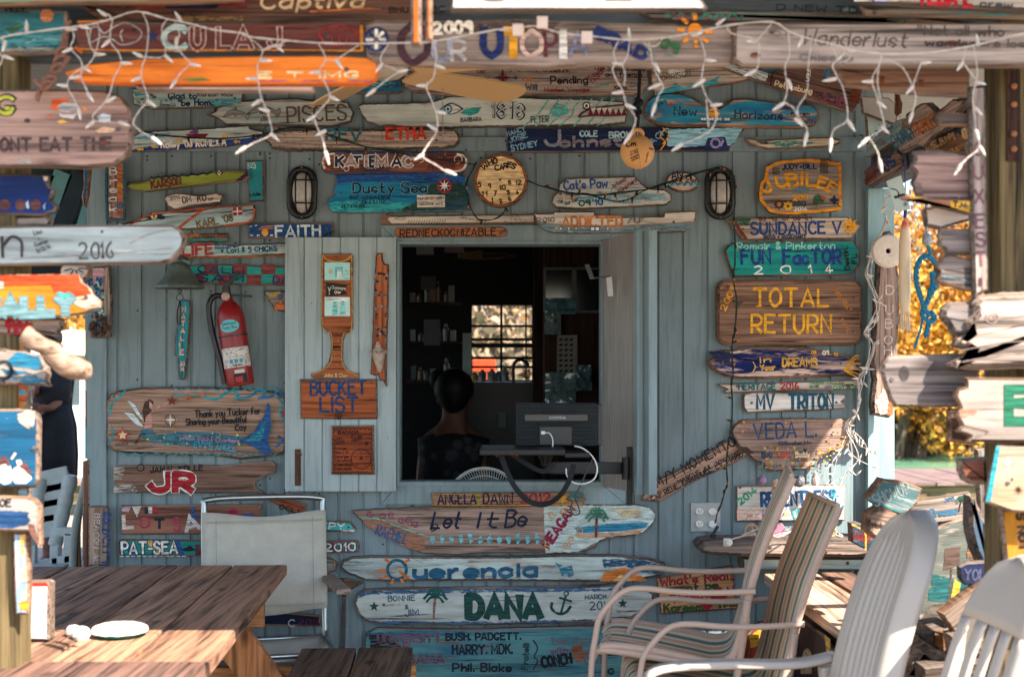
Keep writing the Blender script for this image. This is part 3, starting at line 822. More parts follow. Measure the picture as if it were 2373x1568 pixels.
S('brown board slanting down to the right with a palm and cream writing, under the eave', [(1640,138),(1760,120),(1960,160),(1999,204),(1992,240),(1980,259),(1960,258),(1855,226),(1760,190),(1680,160)], wood('#6b5148', '#2f221e', paint=None), 
  palm(1786,197,42,'#33211c','#1d4a41',6)+[tx('Petersburg',1795,200,1880,218,13,'#d8c7a6',2.4,wear=.3), tx('2-10',1903,235,1955,246,18,'#8c4a6a',4,wear=.4), pg([(1660,150),(1700,140),(1780,172),(1775,190),(1720,172)], '#b9c6c4',.4,2), pg([(1700,140),(1760,135),(1800,160),(1780,170)], '#2f6f92',.45,2), pg([(1975,205),(1998,206),(1990,242),(1968,232)], '#6a321c',.3,2), tx('MIL',1906,175,1924,181,16,'#3d7f9e',2.6), tx('USA',1874,190,1880,160,8,WHT,1.8), tx('NALIS',1885,224,1925,228,10,'#26202a',1.4)], rot=-13, off=.03, rough=1.2)
S('whale shaped blue driftwood with black New Horizons lettering and a small sun', [(1491,256),(1496,236),(1513,222),(1540,214),(1575,215),(1608,226),(1628,240),(1648,248),(1668,249),(1684,240),(1698,228),(1725,226),(1760,231),(1850,240),(1884,243),(1898,258),(1899,274),(1888,290),(1860,296),(1760,295),(1700,297),(1640,293),(1560,294),(1520,287),(1497,273)], wood('#b08f78', '#6d5342', paint='#2c8fae', wear=.36, paint2='#1d6f9a'),
  [tx('New',1562,267,1613,268,20,NAVY,2.4), tx('Horizons',1703,274,1813,278,19,NAVY,2.6), ci(1655,262,13,YEL,.4), tx('####',1625,278,1690,279,5,'#e4e6e0',2), ln([(1625,283),(1692,283)],3,'#1c4e78'), tx("09 10 '11",1522,250,1545,237,7,BLK,1.2), tx('11 12',1528,262,1560,244,7,RED,1.4), tx('Richi',1814,252,1836,257,9,'#5a1f3a',1.6), tx('Karen',1834,268,1875,268,8,NAVY,1.7), tx('Indy',1852,284,1886,284,10,'#5a1f3a',1.8)], rim=.009, th=.03, rough=1.5)
S('white and blue driftwood with a purple sailboat and little yellow fish', [(300,318),(330,304),(440,299),(575,290),(580,297),(612,305),(608,315),(598,318),(602,330),(520,340),(380,350),(298,351),(303,338)], wood('#a3a49b', '#5a5a55', paint='#c4d4d2', wear=.25),
  [pg([(303,349),(340,340),(480,330),(600,318),(600,330),(520,339),(380,349)], '#1d3f80',.25,2), pg([(436,309),(458,295),(457,311)], '#6a4a80',.1,0), pg([(429,311),(484,310),(475,320),(440,320)], '#7d2030',.05,0), ln([(458,295),(459,312)],1.4,BLK), tx("Kailey '08 ROME.GA",374,343,524,337,16,'#e0dccd',3,wear=.1)]+[pg([(x,y),(x+7,y-4),(x+13,y),(x+17,y-4),(x+16,y+5),(x+13,y+2),(x+6,y+5)], '#d9b04a',.1,0) for x,y in ((512,314),(405,325),(350,340),(316,345),(540,328))]+[pg([(310,320),(350,312),(400,308),(380,318),(330,325)], '#4b9ab0',.55,2)], rot=3, rough=2)
S('long pitted driftwood with one teal word and one orange red word', [(612,325),(622,310),(650,301),(690,299),(820,300),(950,297),(1052,298),(1065,312),(1066,328),(1055,340),(1020,346),(900,347),(760,348),(660,349),(630,344)], wood('#a8988c', '#6b5a50', gs=1.4),
  [tx('REV',758,324,835,326,24,'#27707e',5,wear=.35), tx('ETHA',897,322,985,322,25,'#c8391f',5.5,wear=.35)]+speck(110,630,306,1050,344,1.5,['#3c2f29','#53443b'],4), rim=.01, th=.035, rough=3)
S('rounded brown board edged in white and red with outlined capital letters', rrect(745,352,1083,402,16), wood('#7a4a38', '#41261f', gs=1.1),
  [ln([(752,390),(748,375),(756,360),(775,356)],5,WHT,.25), ln([(1040,398),(1070,394),(1080,380),(1078,365),(1060,357)],5,WHT,.25), ln([(768,396),(754,386),(752,368),(762,360)],3,'#c0532f',.3), ln([(1045,395),(1066,391),(1074,378)],3,'#c0532f',.3), ln([(780,354),(900,355),(1040,354)],4,'#2c4a86',.5), ln([(760,399),(900,400),(1040,399)],4,'#2c4a86',.5),
   tx('K T E  A',780,386,930,385,22,NAVY,5,edge=WHT,ew=2.6), tx('A I M  C',803,386,955,385,22,'#a58a90',5,edge=WHT,ew=2.6), tx('TORONTO',839,397,901,396,8,NAVY,1.8), tx('RICHARD',993,365,1050,363,9,'#5a2a30',1.9), tx('SANDRA',995,381,1050,381,9,'#6b2430',2), tx('FEB 2009',993,393,1053,392,8,'#6b2430',1.8), ci(803,391,4,RED), ci(1062,370,6,'#6b2430'), ri(1062,370,9,2,WHT), ri(803,391,6,1.6,WHT), ci(976,370,4,'#c0532f'), ri(976,370,6,1.8,WHT)], rough=.6, rim=.006)
S('navy plank with chalky mauve lettering and a torn pale blue right end', [(1171,295),(1727,293),(1724,304),(1712,312),(1704,330),(1694,338),(1690,350),(1400,352),(1174,354)], wood('#6c6a74', '#2a2a3a', paint='#121d3c', wear=.06, paint2='#172a52'),
  [tx('J',1262,336,1295,336,34,'#868b98',6,wear=.45), tx('ohnston',1300,340,1500,336,22,'#7f7880',6,wear=.45), tx('COLE',1345,316,1384,316,12,'#9fc3d0',3,wear=.3), tx('BROWN',1412,320,1478,318,13,'#9fc3d0',3,wear=.3), tx('NANCY',1176,316,1218,303,10,'#7aa6bd',2.2), tx('JOSIE',1182,332,1222,318,12,'#7aa6bd',2.2), tx('SYDNEY',1186,350,1246,338,12,'#7aa6bd',2.4), tx('ZACH',1500,346,1545,306,12,'#7aa6bd',2.6), ln([(1530,348),(1542,330),(1530,316),(1545,298),(1552,312),(1536,334)],3,YEL,.3),
   pg([(1548,300),(1722,296),(1712,312),(1704,330),(1692,338),(1640,338),(1580,342),(1545,338)], '#8fc4d8',.2,3), pg([(1640,320),(1680,318),(1690,348),(1630,350)], '#1c2c60',.2,2), ri(1658,332,10,5,'#9a8fb5',.3), ln([(1670,338),(1676,326)],5,'#9a8fb5',.3)], rough=1)
S('short cream piece of driftwood with worn green paint at the right of the belt board', [(1725,321),(1738,319),(1760,323),(1850,319),(1925,316),(1948,323),(1947,333),(1925,341),(1860,344),(1780,347),(1740,338)], wood('#c0a48e', '#7d6452', paint='#d8cdb4', wear=.5), [pg([(1780,330),(1830,326),(1890,330),(1860,340),(1800,342)], '#3d8079',.6,2), pg([(1750,328),(1790,326),(1800,334),(1770,336)], '#3c3a36',.65,2)], rot=1, th=.03, rim=.008)

# --- clock, centre row
fA = T(1,1)
clk = board('clock_face', 'round cream clock with jumbled numbers and no hands', 'clock', [(1160.5+63*math.cos(a*math.pi/18),418+63*math.sin(a*math.pi/18)) for a in range(36)], wood('#8a4f2b', '#4a2714'), th=.03, rough=.4, off=.012,
  art=[ci(1160.5,418,56,'#e5c48f',0), tx('W',1121,394,1132,386,12,BLK,3), tx('H',1134,385,1143,381,12,BLK,3), tx('O',1145,380,1153,378,12,BLK,3)]+[tx(c,x-1,y+1,x+7,y+dy+1,11,BLK,2.8) for c,x,y,dy in (('C',1149,394,-1),('A',1160,393,-1),('R',1169,389,0),('E',1177,386,1),('S',1185,387,4))]+
   [tx(c,x-w2,y+4,x+w2,y+4-(1 if x > 1160 else 0),10,BLK,2.2) for c,x,y,w2 in (('5',1112,429,2.5),('9',1134,432,2.5),('10',1165,436,6),('8',1182,424,2.5),('12',1202,425,6),('11',1123,450,6),('7',1148,449,2.5),('3',1179,448,2.5),('4',1200,447,2.5),('1',1141,465,1),('2',1161,468,2.5),('6',1182,462,2.5))]+[ci(1159,417,3.4,'#5a5550',0)])
S('pale thin ledge plank with fine pen drawings above the window', [(883,500),(1240,496),(1240,517),(883,521)], wood('#c0b4a5', '#7d6f63', paint='#cdc6b8', wear=.25),
  [pg([(883,500),(905,499),(898,510),(910,521),(883,521)], '#7a5b49',.25,2)]+[ln([(x,519),(x+4,510-(x % 3)*2)],1.1,BLK) for x in range(945,1035,6)]+[ln([(915,507),(930,503),(940,507),(930,509),(915,507)],.9,BLK), tx('Larry and Joe',1065,506,1112,513,6,'#3c3c40',.8), ln([(1170,512),(1182,518),(1212,517),(1218,510)],1,BLK), ln([(1185,512),(1185,499),(1196,512)],.8,BLK), ln([(1196,512),(1198,498),(1208,512)],.8,BLK)], name='plank_sign', rough=.7)
S('rust orange oblong driftwood with long black scratched capitals over the window', [(912,538),(918,526),(1100,523),(1165,524),(1178,534),(1176,546),(1160,551),(930,552),(916,547)], wood('#8f5f45', '#4b3126', paint='#b0643a', wear=.6), [tx('REDNECKOGNIZABLE',928,549,1149,545,16,'#2b1d1a',2.5,wear=.2), tx('2013',1158,545,1173,537,7,BLK,1.2)], rough=.8, screws=((977,536),(1108,536)), rim=.006)
S('boat shaped white board with orange ADDICTED lettering and a blue grey keel', [(1236,494),(1283,494),(1283,490),(1378,489),(1380,503),(1538,501),(1540,491),(1606,488),(1614,490),(1613,508),(1606,522),(1588,537),(1320,541),(1280,539),(1256,529),(1243,512)], wood('#a79c92', '#5d5650', paint='#d2cbc0', wear=.2),
  [pg([(1244,514),(1300,520),(1420,523),(1560,517),(1611,513),(1604,524),(1587,536),(1320,540),(1280,538),(1257,529)], '#6d8791',.35,0), ln([(1244,514),(1300,520),(1420,523),(1560,517),(1611,513)],2,'#a8703f',.3), tx('ADDICTED',1304,525,1441,524,22,'#c07a45',4.4), tx("2010",1245,515,1284,514,10,'#7d7a78',3), tx("70'",1453,517,1489,516,13,'#6f6e70',3.2)]+[x for p in (1299,1318,1335,1408) for x in (ci(p,530,4,BLUE,.1), ci(p,530,2.4,WHT,.1))]+[pg([(1367,525),(1390,525),(1390,536),(1367,536)],'#1f4a7c',.1,0), pg([(1369,527),(1377,527),(1377,534),(1369,534)],WHT,.1,0), pg([(1380,527),(1388,527),(1388,534),(1380,534)],WHT,.1,0)], rough=.8, off=.032)
S('blue to turquoise plank with black cursive lettering and a red rimmed compass', [(775,405),(900,404),(1060,401),(1066,410),(1078,408),(1082,425),(1092,440),(1090,486),(1060,490),(800,494),(772,492),(757,475),(760,462),(776,452),(772,440),(780,425)], wood('#3d5560', '#1d2c36', paint='#1f86ac', wear=.03, paint2='#176a9a'),
  [pg([(778,406),(1062,403),(1075,410),(1080,424),(900,420),(782,424)], '#1f4f92',.45,2), pg([(762,470),(860,462),(950,470),(960,490),(800,492),(770,490)], '#30a7ae',.45,3), pg([(920,490),(960,470),(985,450),(1000,425),(1030,420),(1070,425),(1088,450),(1089,486)], '#23433f',.3,3), pg([(1035,470),(1088,455),(1089,486),(1035,488)], '#23485a',.25,2),
   tx('Dusty Sea',819,447,988,446,22,NAVY,4,edge='#6fb6c2',ew=.8,wear=.1), tx('BART, NATALIA & BEAR',811,462,904,462,8,'#142a4c',1.4), tx('JOE & KATHY',836,472,895,472,8,'#142a4c',1.4), tx('JULY 4TH 2015',790,482,846,481,7,'#142a4c',1.3),
   pg([(966,452),(1031,452),(1031,480),(967,481)], '#d6cfc2',.08,0), tx('COMPASS CAY MARINA',968,464,1030,461,6,BLK,1), tx('WELCOME HOME',973,476,1027,475,5,BLK,.9), ci(1030,431,17,'#a8202c',.1), ci(1030,431,13,'#20303a',.1), st(1030,431,14,'#e4e2da',8,.35)], rough=1.4, rim=.003)
S('broken white driftwood with blue lettering and many years, under the hanging float', [(1277,470),(1282,455),(1291,447),(1296,425),(1312,413),(1400,410),(1470,408),(1482,418),(1492,430),(1505,437),(1540,438),(1556,450),(1557,464),(1545,475),(1500,478),(1420,482),(1340,485),(1290,481)], wood('#a3958a', '#5f554e', paint='#c8ccc6', wear=.22),
  [pg([(1300,455),(1400,445),(1540,448),(1545,462),(1460,472),(1340,470)], '#7fb0bb',.6,3), tx("Cat's Paw",1308,440,1408,433,19,BLUE,3.4), tx("'98 Nantuck",1291,452,1343,453,7,'#3b3b42',1.3), tx("'01 Elbo",1291,462,1336,460,7,'#c48a4c',1.4), tx("'08",1292,472,1304,471,7,BLK,1.2), tx('Star Capt',1310,476,1340,464,7,BLK,1.3), ri(1348,471,6,3.4,GRN), tx('9',1358,477,1367,476,12,GRN,3.4), tx("'10",1376,476,1396,474,14,BLUE,3), tx('Mac',1424,436,1452,416,9,'#7b2430',2), tx('Shirley',1438,450,1476,418,9,'#7b2430',2), ln([(1415,448),(1421,430),(1432,444),(1415,448)],1.2,TEAL)], rough=1.6, rim=.006)
S('small oval pebble like sign with blue waves beside the right lamp', [(1582+41*math.cos(a*.349)*math.cos(.3)-27*math.sin(a*.349)*math.sin(.3)*.6, 421+24*math.sin(a*.349)+41*math.cos(a*.349)*math.sin(.12)) for a in range(18)], wood('#b79f8d', '#7c6657', knots=False), [tx('Aly',1558,415,1583,411,16,NAVY,3), tx('Cat',1588,414,1612,424,9,NAVY,2), waves(1545,1618,425,5,4,4,'#2d7f98'), waves(1545,1620,429,5,3,2,'#7fc0c6')], rough=.6, rim=.008)

# --- right column
S('grey brown scalloped plaque with a rough yellow border and arched yellow lettering', [(1770,440),(1774,420),(1760,430)][:1]+tt(T(3,1),(150,60),(170,20),(250,-10),(400,-25),(500,-30),(620,-25),(700,-5),(760,-10),(800,20),(795,90),(800,150),(790,250),(800,330),(800,400),(760,420),(600,430),(500,440),(400,450),(310,440),(250,445),(180,430),(150,390),(120,350),(90,330),(85,260),(100,180),(140,140)), wood('#8a8078', '#544a44', gs=1.1),
  [ln(tt(T(3,1),(160,50),(250,5),(400,-12),(500,-17),(620,-12),(700,8),(780,15),(785,90),(788,150),(780,250),(790,330),(785,395),(600,420),(500,428),(400,437),(250,430),(185,415),(150,375),(105,325),(100,260),(112,185),(145,140),(160,50)),7,'#d98c1f',.25,False),
   tx('JUDY+BILL',1813,393,1892,391,11,NAVY,2.4)]+[tx(c,x0,y0,x1,y1,h,'#e3a024',w2,wear=.15) for c,x0,y0,x1,y1,h,w2 in (('J',1774,449,1789,441,27,5.5),('U',1803,436,1826,430,26,5.5),('B',1828,434,1848,431,30,5.5),('I',1858,430,1860,430,30,5.5),('L',1869,431,1888,431,28,5.5),('E',1893,433,1911,438,24,5),('E',1914,440,1930,449,23,5))]+
  [tx('2010',1837,447,1873,445,10,'#5d8a9a',3), tx('2011',1838,464,1870,463,11,'#d99a24',3), tx('2012',1839,478,1868,477,9,NAVY,2.4), tx('2014',1840,489,1870,488,9,WHT,2.2), st(1805,474,13,'#4a2a30',8,.7), ci(1805,474,5,'#b07a2a'), st(1826,478,12,'#d9a82a',7,.7), ci(1826,478,4,'#6d4a1e'), pg([(1884,468),(1888,455),(1896,450),(1912,460),(1905,475),(1898,465),(1893,480),(1888,474)],'#2c5a38',.1,1), pg([(1900,452),(1915,458),(1905,464)],'#a5432a',.1,0), st(1933,464,13,'#1c2240',4,.45), ln([(1936,470),(1948,480)],2.4,'#2c5a38')]+[tx(y,1790,z,1806,z,4.5,BLK,.9) for y,z in (('2000',393),('2001',399),('2002',405))]+[tx(y,1900,z,1918,z,4.5,BLK,.9) for y,z in (('2003',372),('2004',378),('2005',384),('2006',390),('2007',396),('2008',402))], rough=2.5, th=.026)
S('arrow shaped plank with blue SUNDANCE V lettering and a yellow sun at its tip', [(1681,506),(1700,504),(1964,502),(1996,523),(1974,553),(1722,555),(1700,530)], wood('#a89584', '#5f4f44', gs=1.0),
  [pg([(1686,508),(1705,505),(1740,506),(1735,522),(1700,525)],'#2b5a45',.5,2), ln([(1702,512),(1712,530),(1728,552)],8,'#6d2a20',.3), tx('SUNDANCE V',1741,543,1949,540,26,'#1a3f78',4.6,wear=.2), tx("'83 '92 '07 '08 '09",1757,512,1880,510,9,'#4a2a30',2.2), tx('ROSS + ROSEMARY',1771,553,1868,551,8,NAVY,2.2), st(1970,524,22,'#e09a1e',8,.5,.15)], rough=.8)
S('bright teal arrow sign with blue Fun Factor lettering', [(1680,580),(1688,568),(1700,562),(1975,557),(1992,576),(1992,612),(1975,631),(1972,637),(1703,641),(1690,615)], wood('#1f5a56', '#123a38', paint='#1f9389', wear=.02, paint2='#177a76'),
  [tx('Romair & Pinkerton',1708,578,1934,576,15,'#8ccabf',2.6,wear=.15), tx('FUN',1719,612,1785,610,32,'#173a7c',5.6), tx('FacTOR',1816,612,1948,610,32,'#173a7c',5.6), tx('2',1748,635,1767,635,18,'#d5ded6',2.8), tx('0',1812,634,1832,633,18,'#d5ded6',2.8), tx('1',1874,634,1880,633,18,'#d5ded6',2.8), tx('4',1913,633,1929,632,18,'#d5ded6',2.8), tx('Destin,',1969,624,1963,572,11,BLK,2.2), tx('FL',1986,610,1984,588,12,BLK,2.2)], rough=.8, screws=((1703,601),(1947,599)))
S('large brown rounded board with carved yellow capitals TOTAL RETURN', rrect(1661,646,1999,800,26), wood('#7b5d4b', '#3e2c23', gs=1.15),
  [tx('TOTAL',1747,709,1919,709,40,'#e0a224',5.4,jit=.05,wear=.05), tx('RETURN',1742,770,1925,770,40,'#e0a224',5.4,jit=.05,wear=.05), tx('2009',1681,720,1705,668,13,'#d99222',2.6), tx('2008',1668,690,1692,668,10,'#4d3a30',1.2), tx('2010',1706,716,1722,700,9,'#4d3a30',1.2), tx('RUSS MOLLY',1930,672,1968,722,9,'#b8772a',1.6), tx('& KYC',1946,742,1964,770,8,'#b8772a',1.6)]+[ln([(1745+a,709),(1757+a,709)],3,'#e0a224') for a in (8,)], rough=.5, rim=.012, th=.035, screws=((1978,690),(1976,768)))
S('navy fish shaped driftwood with worn white patches and gold DREAMS lettering', tt(T(3,2),(-270,270),(-330,250),(-330,225),(-200,210),(-60,195),(0,190),(200,185),(480,182),(560,205),(700,225),(820,250),(900,285),(960,330),(978,380),(965,440),(930,450),(780,440),(560,450),(300,455),(0,462),(-150,455),(-230,430),(-320,380),(-360,310)), wood('#b39a8e', '#5a4a46', paint='#0f1f58', wear=.42, paint2='#0b163c'),
  [pg(tt(T(3,2),(-340,235),(-250,220),(-150,240),(-170,330),(-250,330)),'#121a40',.35,3), tx('DREAMS',1814,848,1893,848,18,'#c99a3a',3.6,wear=.3), tx('In',1763,840,1786,838,12,'#c99a3a',2.6,wear=.3), tx('Your',1762,859,1796,856,13,'#c99a3a',2.6,wear=.3), tx('09',1907,822,1920,821,9,'#d6cdbd',2), tx('10',1932,824,1940,825,7,YEL,1.8), tx('08',1881,820,1891,819,7,YEL,1.6)]+[ln([(1956,858),(1975+7*math.cos(a),850+24*math.sin(a)),(1988+6*math.cos(a),852+30*math.sin(a))],3,'#d99a24',.2) for a in (-1.2,-.8,-.3,.2,.6,1.0)]+[ln([(1745,838),(1750,850),(1744,862)],2,'#c9a24a')], rough=3, rim=.010, th=.035)
S('narrow pale batten with small green and red lettering below the navy fish', [(1664,888),(1780,885),(1900,882),(1998,878),(1999,902),(1780,908),(1682,911),(1678,905),(1686,902),(1670,896)], wood('#b3a192', '#6d5b4f', paint='#cdc3b4', wear=.5), [tx('HERITAGE',1712,902,1797,902,13,'#1c5c5c',3), tx('2016',1809,901,1850,900,14,'#a02a34',3), tx('MARJO VALLAN',1877,889,1955,889,6,'#2f7a50',1.4), tx('BOB',1877,899,1897,898,6,'#2f7a50',1.6), tx('JOSH',1911,900,1927,899,6,'#3c5a60',1.1), tx('CAPT PETE',1932,903,1986,902,9,'#2a8a52',1.8), tx('Conner',1952,894,1979,893,6,BLK,1)], rough=.8, th=.014)
S('smooth white board with bold teal MV TRITON lettering', [(1722,922),(1726,912),(1745,908),(1800,908),(1956,912),(1962,918),(1961,922),(1950,930),(1962,938),(1958,946),(1900,951),(1800,954),(1732,956),(1723,945)], wood('#cdbfb2', '#8d7d72', paint='#dad5cd', wear=.05, knots=False, bump=.25), [tx('MV',1755,946,1793,946,33,'#1c4f63',5.6,jit=.1,wear=.05), tx('TRITON',1829,946,1930,946,33,'#1c4f63',5.8,jit=.1,wear=.05)], rough=.8, screws=((1742,933),(1938,932)))
S('ragged grey board covered in coloured dots with tall blue capitals', [(1695,1000),(1700,988),(1720,972),(1760,970),(1850,968),(1960,970),(1974,974),(1978,985),(1974,1005),(1955,1012),(1972,1018),(1970,1030),(1950,1040),(1925,1048),(1900,1062),(1890,1078),(1860,1088),(1800,1092),(1775,1088),(1770,1075),(1745,1065),(1735,1052),(1715,1040),(1705,1020)], wood('#8b7468', '#42332d', gs=1.0),
  speck(250,1700,974,1975,1085,3.1,['#c98a3a','#745074','#a5a850','#c07a30','#8a7a6a'],8,lambda x,y: abs(x-1836) < 145-max(0,y-1010)*1.0 and not (1735 < x < 1910 and 982 < y < 1032))+
  [tx('VEDA L.',1745,1016,1889,1010,34,'#1b4068',3.8,wear=.08), tx('Stillwater,Mn.',1802,1031,1878,1028,9,NAVY,2), tx('Bob',1764,1059,1786,1057,12,NAVY,2.4), tx('Linda',1799,1058,1827,1057,12,'#a8343a',2.2), tx('Buddy',1841,1057,1873,1058,12,'#d6c0a0',2.4), st(1862,1042,7,BLK,6,.4), pg([(1700,1032),(1730,1034),(1745,1050),(1720,1048)],'#3a2a26',.4,1)], rough=3, th=.026, off=.014, screws=((1722,978),(1840,1084)))
S('pale plank slanting up to the right with crowded black handwriting', [(1487,1158),(1500,1118),(1560,1095),(1690,1018),(1736,1052),(1700,1075),(1620,1110),(1530,1162)], wood('#9a7b69', '#5d473b', gs=1.0), [tx('M/Y MOMENTO',1524,1128,1706,1030,22,BLK,2.8), tx('CAP RENE, EMMANUEL, LV, MARIO',1512,1160,1722,1056,11,BLK,2), tx('MARCUS JUL 2016 ERIC',1573,1120,1716,1052,9,BLK,2)], rot=28, rough=1, th=.016, off=.004)
S('white rectangular board with blue RELENTLESS lettering and a teal anchor', [(1706,1125),(1960,1121),(1958,1206),(1706,1208)], wood('#b9ab9e', '#7d7066', paint='#d3cdc3', wear=.15),
  [tx('RELENTLESS',1765,1172,1936,1166,30,'#14466e',6,wear=.12), tx('2014',1717,1169,1755,1138,14,'#2f9a78',3.4), tx('PEACE',1710,1202,1760,1201,20,'#dcb09a',4.4,wear=.2), tx('LOVE',1768,1201,1810,1200,20,'#c9879a',4.4,wear=.2), tx('+',1817,1197,1829,1197,13,'#dd9a6a',4), tx('OP',1838,1199,1865,1199,20,'#5fb6b0',4.4), ln([(1932,1140),(1933,1188)],4.5,'#1f7f9a'), ln([(1915,1176),(1922,1189),(1934,1191),(1947,1186),(1953,1172)],5,'#1f7f9a'), ri(1931,1138,5,2.6,'#1f7f9a'), ln([(1922,1149),(1943,1148)],3.4,'#1f7f9a')], name='painted_sign', rough=.5, th=.014, screws=((1715,1129),))
S('tan board with red and green handwriting and two red hearts behind the striped chairs', [(1520,1338),(1697,1309),(1709,1410),(1531,1422)], wood('#b8895c', '#7d5836', gs=.9), [tx("What's Real",1532,1357,1686,1341,19,'#8f2430',4), tx('cant be',1560,1373,1663,1362,17,'#31481f',4), tx('Threat',1556,1397,1640,1382,18,'#a33030',4), tx('Kareem',1540,1417,1628,1413,18,'#31481f',4), tx('TMZ',1662,1408,1707,1402,15,'#31481f',4), pg([(1640,1380),(1655,1364),(1668,1358),(1682,1370),(1686,1384),(1660,1392)],'#9a1c2a',.05,1), pg([(1625,1402),(1632,1394),(1640,1398),(1648,1392),(1652,1402),(1638,1415)],'#9a1c2a',.05,0), tx('10+08',1689,1318,1694,1345,8,'#8f2430',2), tx('N',1688,1374,1700,1372,14,'#8f2430',4)], name='painted_sign', rot=8, rough=.5, th=.014)

# --- left column
S('lime green crocodile shaped board with a red eye, hanging from hooks', [(292,432),(300,425),(345,417),(348,411),(380,408),(460,402),(500,397),(545,393),(572,398),(578,406),(572,417),(558,420),(480,428),(400,437),(340,444),(305,441)], wood('#8a8a4a', '#4d4c22', paint='#8f9a3c', wear=.05, paint2='#7d8a34'), [ln([(350,411),(358,414),(366,409),(374,413),(382,408),(392,411),(402,406),(412,410),(422,405),(434,408),(446,403),(458,406),(470,401),(480,404),(492,398)],4,'#16243c',.05,False), pg([(498,402),(508,393),(518,401),(508,409)],'#16243c',0,0), pg([(503,401),(508,394),(513,401),(508,408)],'#d8d0a0',0,0), ci(508,401,2.5,RED,0), tx('KARSON',352,437,420,428,17,'#6b2a2c',3.6), pg([(545,420),(572,398),(577,408),(560,419)],'#2a2238',.1,0), pg([(562,415),(572,405),(574,411)],'#8d2030',0,0)], rot=5, rough=.7, off=.02)
S('turquoise upright board with faint white writing at the left of the left lamp', [(569,372),(611,371),(611,466),(577,467),(575,430),(571,420)], wood('#3a7f86', '#1f4a52', paint='#2f97a0', wear=.1, axis='z'), [tx('2015',573,384,591,383,6,'#b9d6d6',1.3), tx('J+J',573,391,592,390,7,'#c9dcdc',1.8), tx('O Rollie',579,457,604,452,7,'#15303c',1.4)], name='painted_sign', rough=.8, th=.012)
S('small bone white driftwood with black pen letters hung under the crocodile board', [(379,462),(385,452),(408,446),(430,448),(460,452),(500,446),(518,452),(512,470),(490,474),(440,478),(420,484),(402,486),(388,478)], wood('#bfb2a6', '#75675d', paint='#cfc6bb', wear=.35), [tx('2016',395,464,417,460,8,BLK,1.3), tx('DM',424,470,443,467,13,BLK,2), tx('KO',459,468,478,465,13,BLK,2), tx('TLF',483,466,495,463,6,BLK,1.4)], rot=1, rough=1.4, off=.022, rim=.007)
S('pale blue fish board edged in orange with a snake eye and a small red flag', [(270,521),(320,508),(348,499),(389,491),(440,490),(500,480),(560,474),(588,473),(592,488),(588,508),(574,517),(520,524),(440,532),(380,528),(300,526)], wood('#a2694a', '#5d3826', paint='#a9c3c6', wear=.12), [pg([(335,503),(352,494),(370,494),(382,503),(364,508),(350,508)],'#1c2c50',0,0), ci(357,501,7.5,'#c8c98a',0), ci(357,501,2.4,RED,0,4.5), ln([(412,530),(440,508),(470,486)],6,'#b2502a',.35), ln([(300,522),(345,500),(400,491),(500,481),(586,475)],3.5,'#b2502a',.4), ln([(590,485),(586,506),(572,516),(520,523)],4,'#b2502a',.35), tx("KARL '08",458,528,540,512,16,'#6a5a24',2.6), pg([(540,482),(560,479),(562,498),(541,500)],'#8a2030',.05,0), ln([(540,491),(561,489)],2.6,WHT), ln([(550,481),(551,499)],2.6,WHT), tx('o',371,508,382,506,9,'#1c2c50',3)], rot=6, rough=.9, off=.024)
S('navy board with white FAITH lettering and a painted sunset', [(574,517),(640,516),(772,516),(773,552),(740,553),(575,552)], wood('#2a4a6a', '#15283c', paint='#1f4f80', wear=.05, paint2='#183a68'), [ci(614,539,8,'#e09a2a',.1), ln([(600,531),(632,529)],2.4,ORG), ln([(605,526),(640,523)],2,'#c98a3a',.5), tx('FAITH',640,549,742,546,24,'#c5d4da',4.4,wear=.12), tx('# # ~ #',580,547,632,547,4,WHT,1.2), tx('~ ~',580,528,596,525,8,'#9fc0d0',2), tx('MAY 09',752,548,769,543,6,BLK,1.4)], name='painted_sign', rough=.7, screws=((757,531),))
S('little brown board with orange writing and teal waves under the fish board', [(428,542),(528,540),(529,560),(428,561)], wood('#75523f', '#3c2a20'), [tx('JIMMY',426,552,461,550,8,'#cf7a4a',2), tx('Clegg',470,551,498,550,6,BLK,1.4), tx('2012',503,549,524,548,5,'#3c2a20',1), ln(smooth_path([(428,556),(440,553),(452,557),(466,553),(480,557),(494,553),(508,557),(528,554)],2) and [(428,557),(440,554),(452,557),(466,554),(480,557),(494,554),(508,557),(528,555)],5,'#2a8f8c')], name='painted_sign', rough=.5, th=.012)
S('white and sea green board with red LIFE lettering tucked behind the shutter', [(395,594),(400,568),(430,566),(520,565),(545,570),(560,566),(667,562),(670,590),(560,595),(430,597)], wood('#b08a70', '#6a4a38', paint='#c0cfc8', wear=.2), [pg([(470,572),(560,574),(640,572),(640,588),(480,590)],'#86aca4',.55,3), tx('LIFE',424,591,493,588,22,'#a8343a',5,wear=.2), tx('Robert',500,577,545,575,8,BLUE,1.9), tx('+ Lori & 5 CHICKS',512,586,642,581,11,'#1c3f6c',2.3), ln([(400,596),(520,596),(667,592)],4,'#a8643c',.35)], rough=1.2)
ck = []
for r_ in range(2):
    for c_ in range(7):
        x = 440+c_*33; y = 612+r_*24
        if (r_+c_) % 2: ck.append(pg([(x,y),(x+33,y),(x+33,y+24),(x,y+24)], '#7a3a3a', .1, .8))
S('teal and maroon chequered board beside the bell', [(437,615),(470,611),(668,618),(668,661),(570,659),(450,655),(446,640)], wood('#2f6a66', '#1a3f40', paint='#2a9a92', wear=.06), ck+[tx('CALLI',460,630,565,634,14,'#20345c',2.8), tx('SAM',457,652,562,654,17,'#20345c',3), tx('DA',634,656,667,657,16,'#20345c',3)], name='painted_sign', rough=1, off=.008)
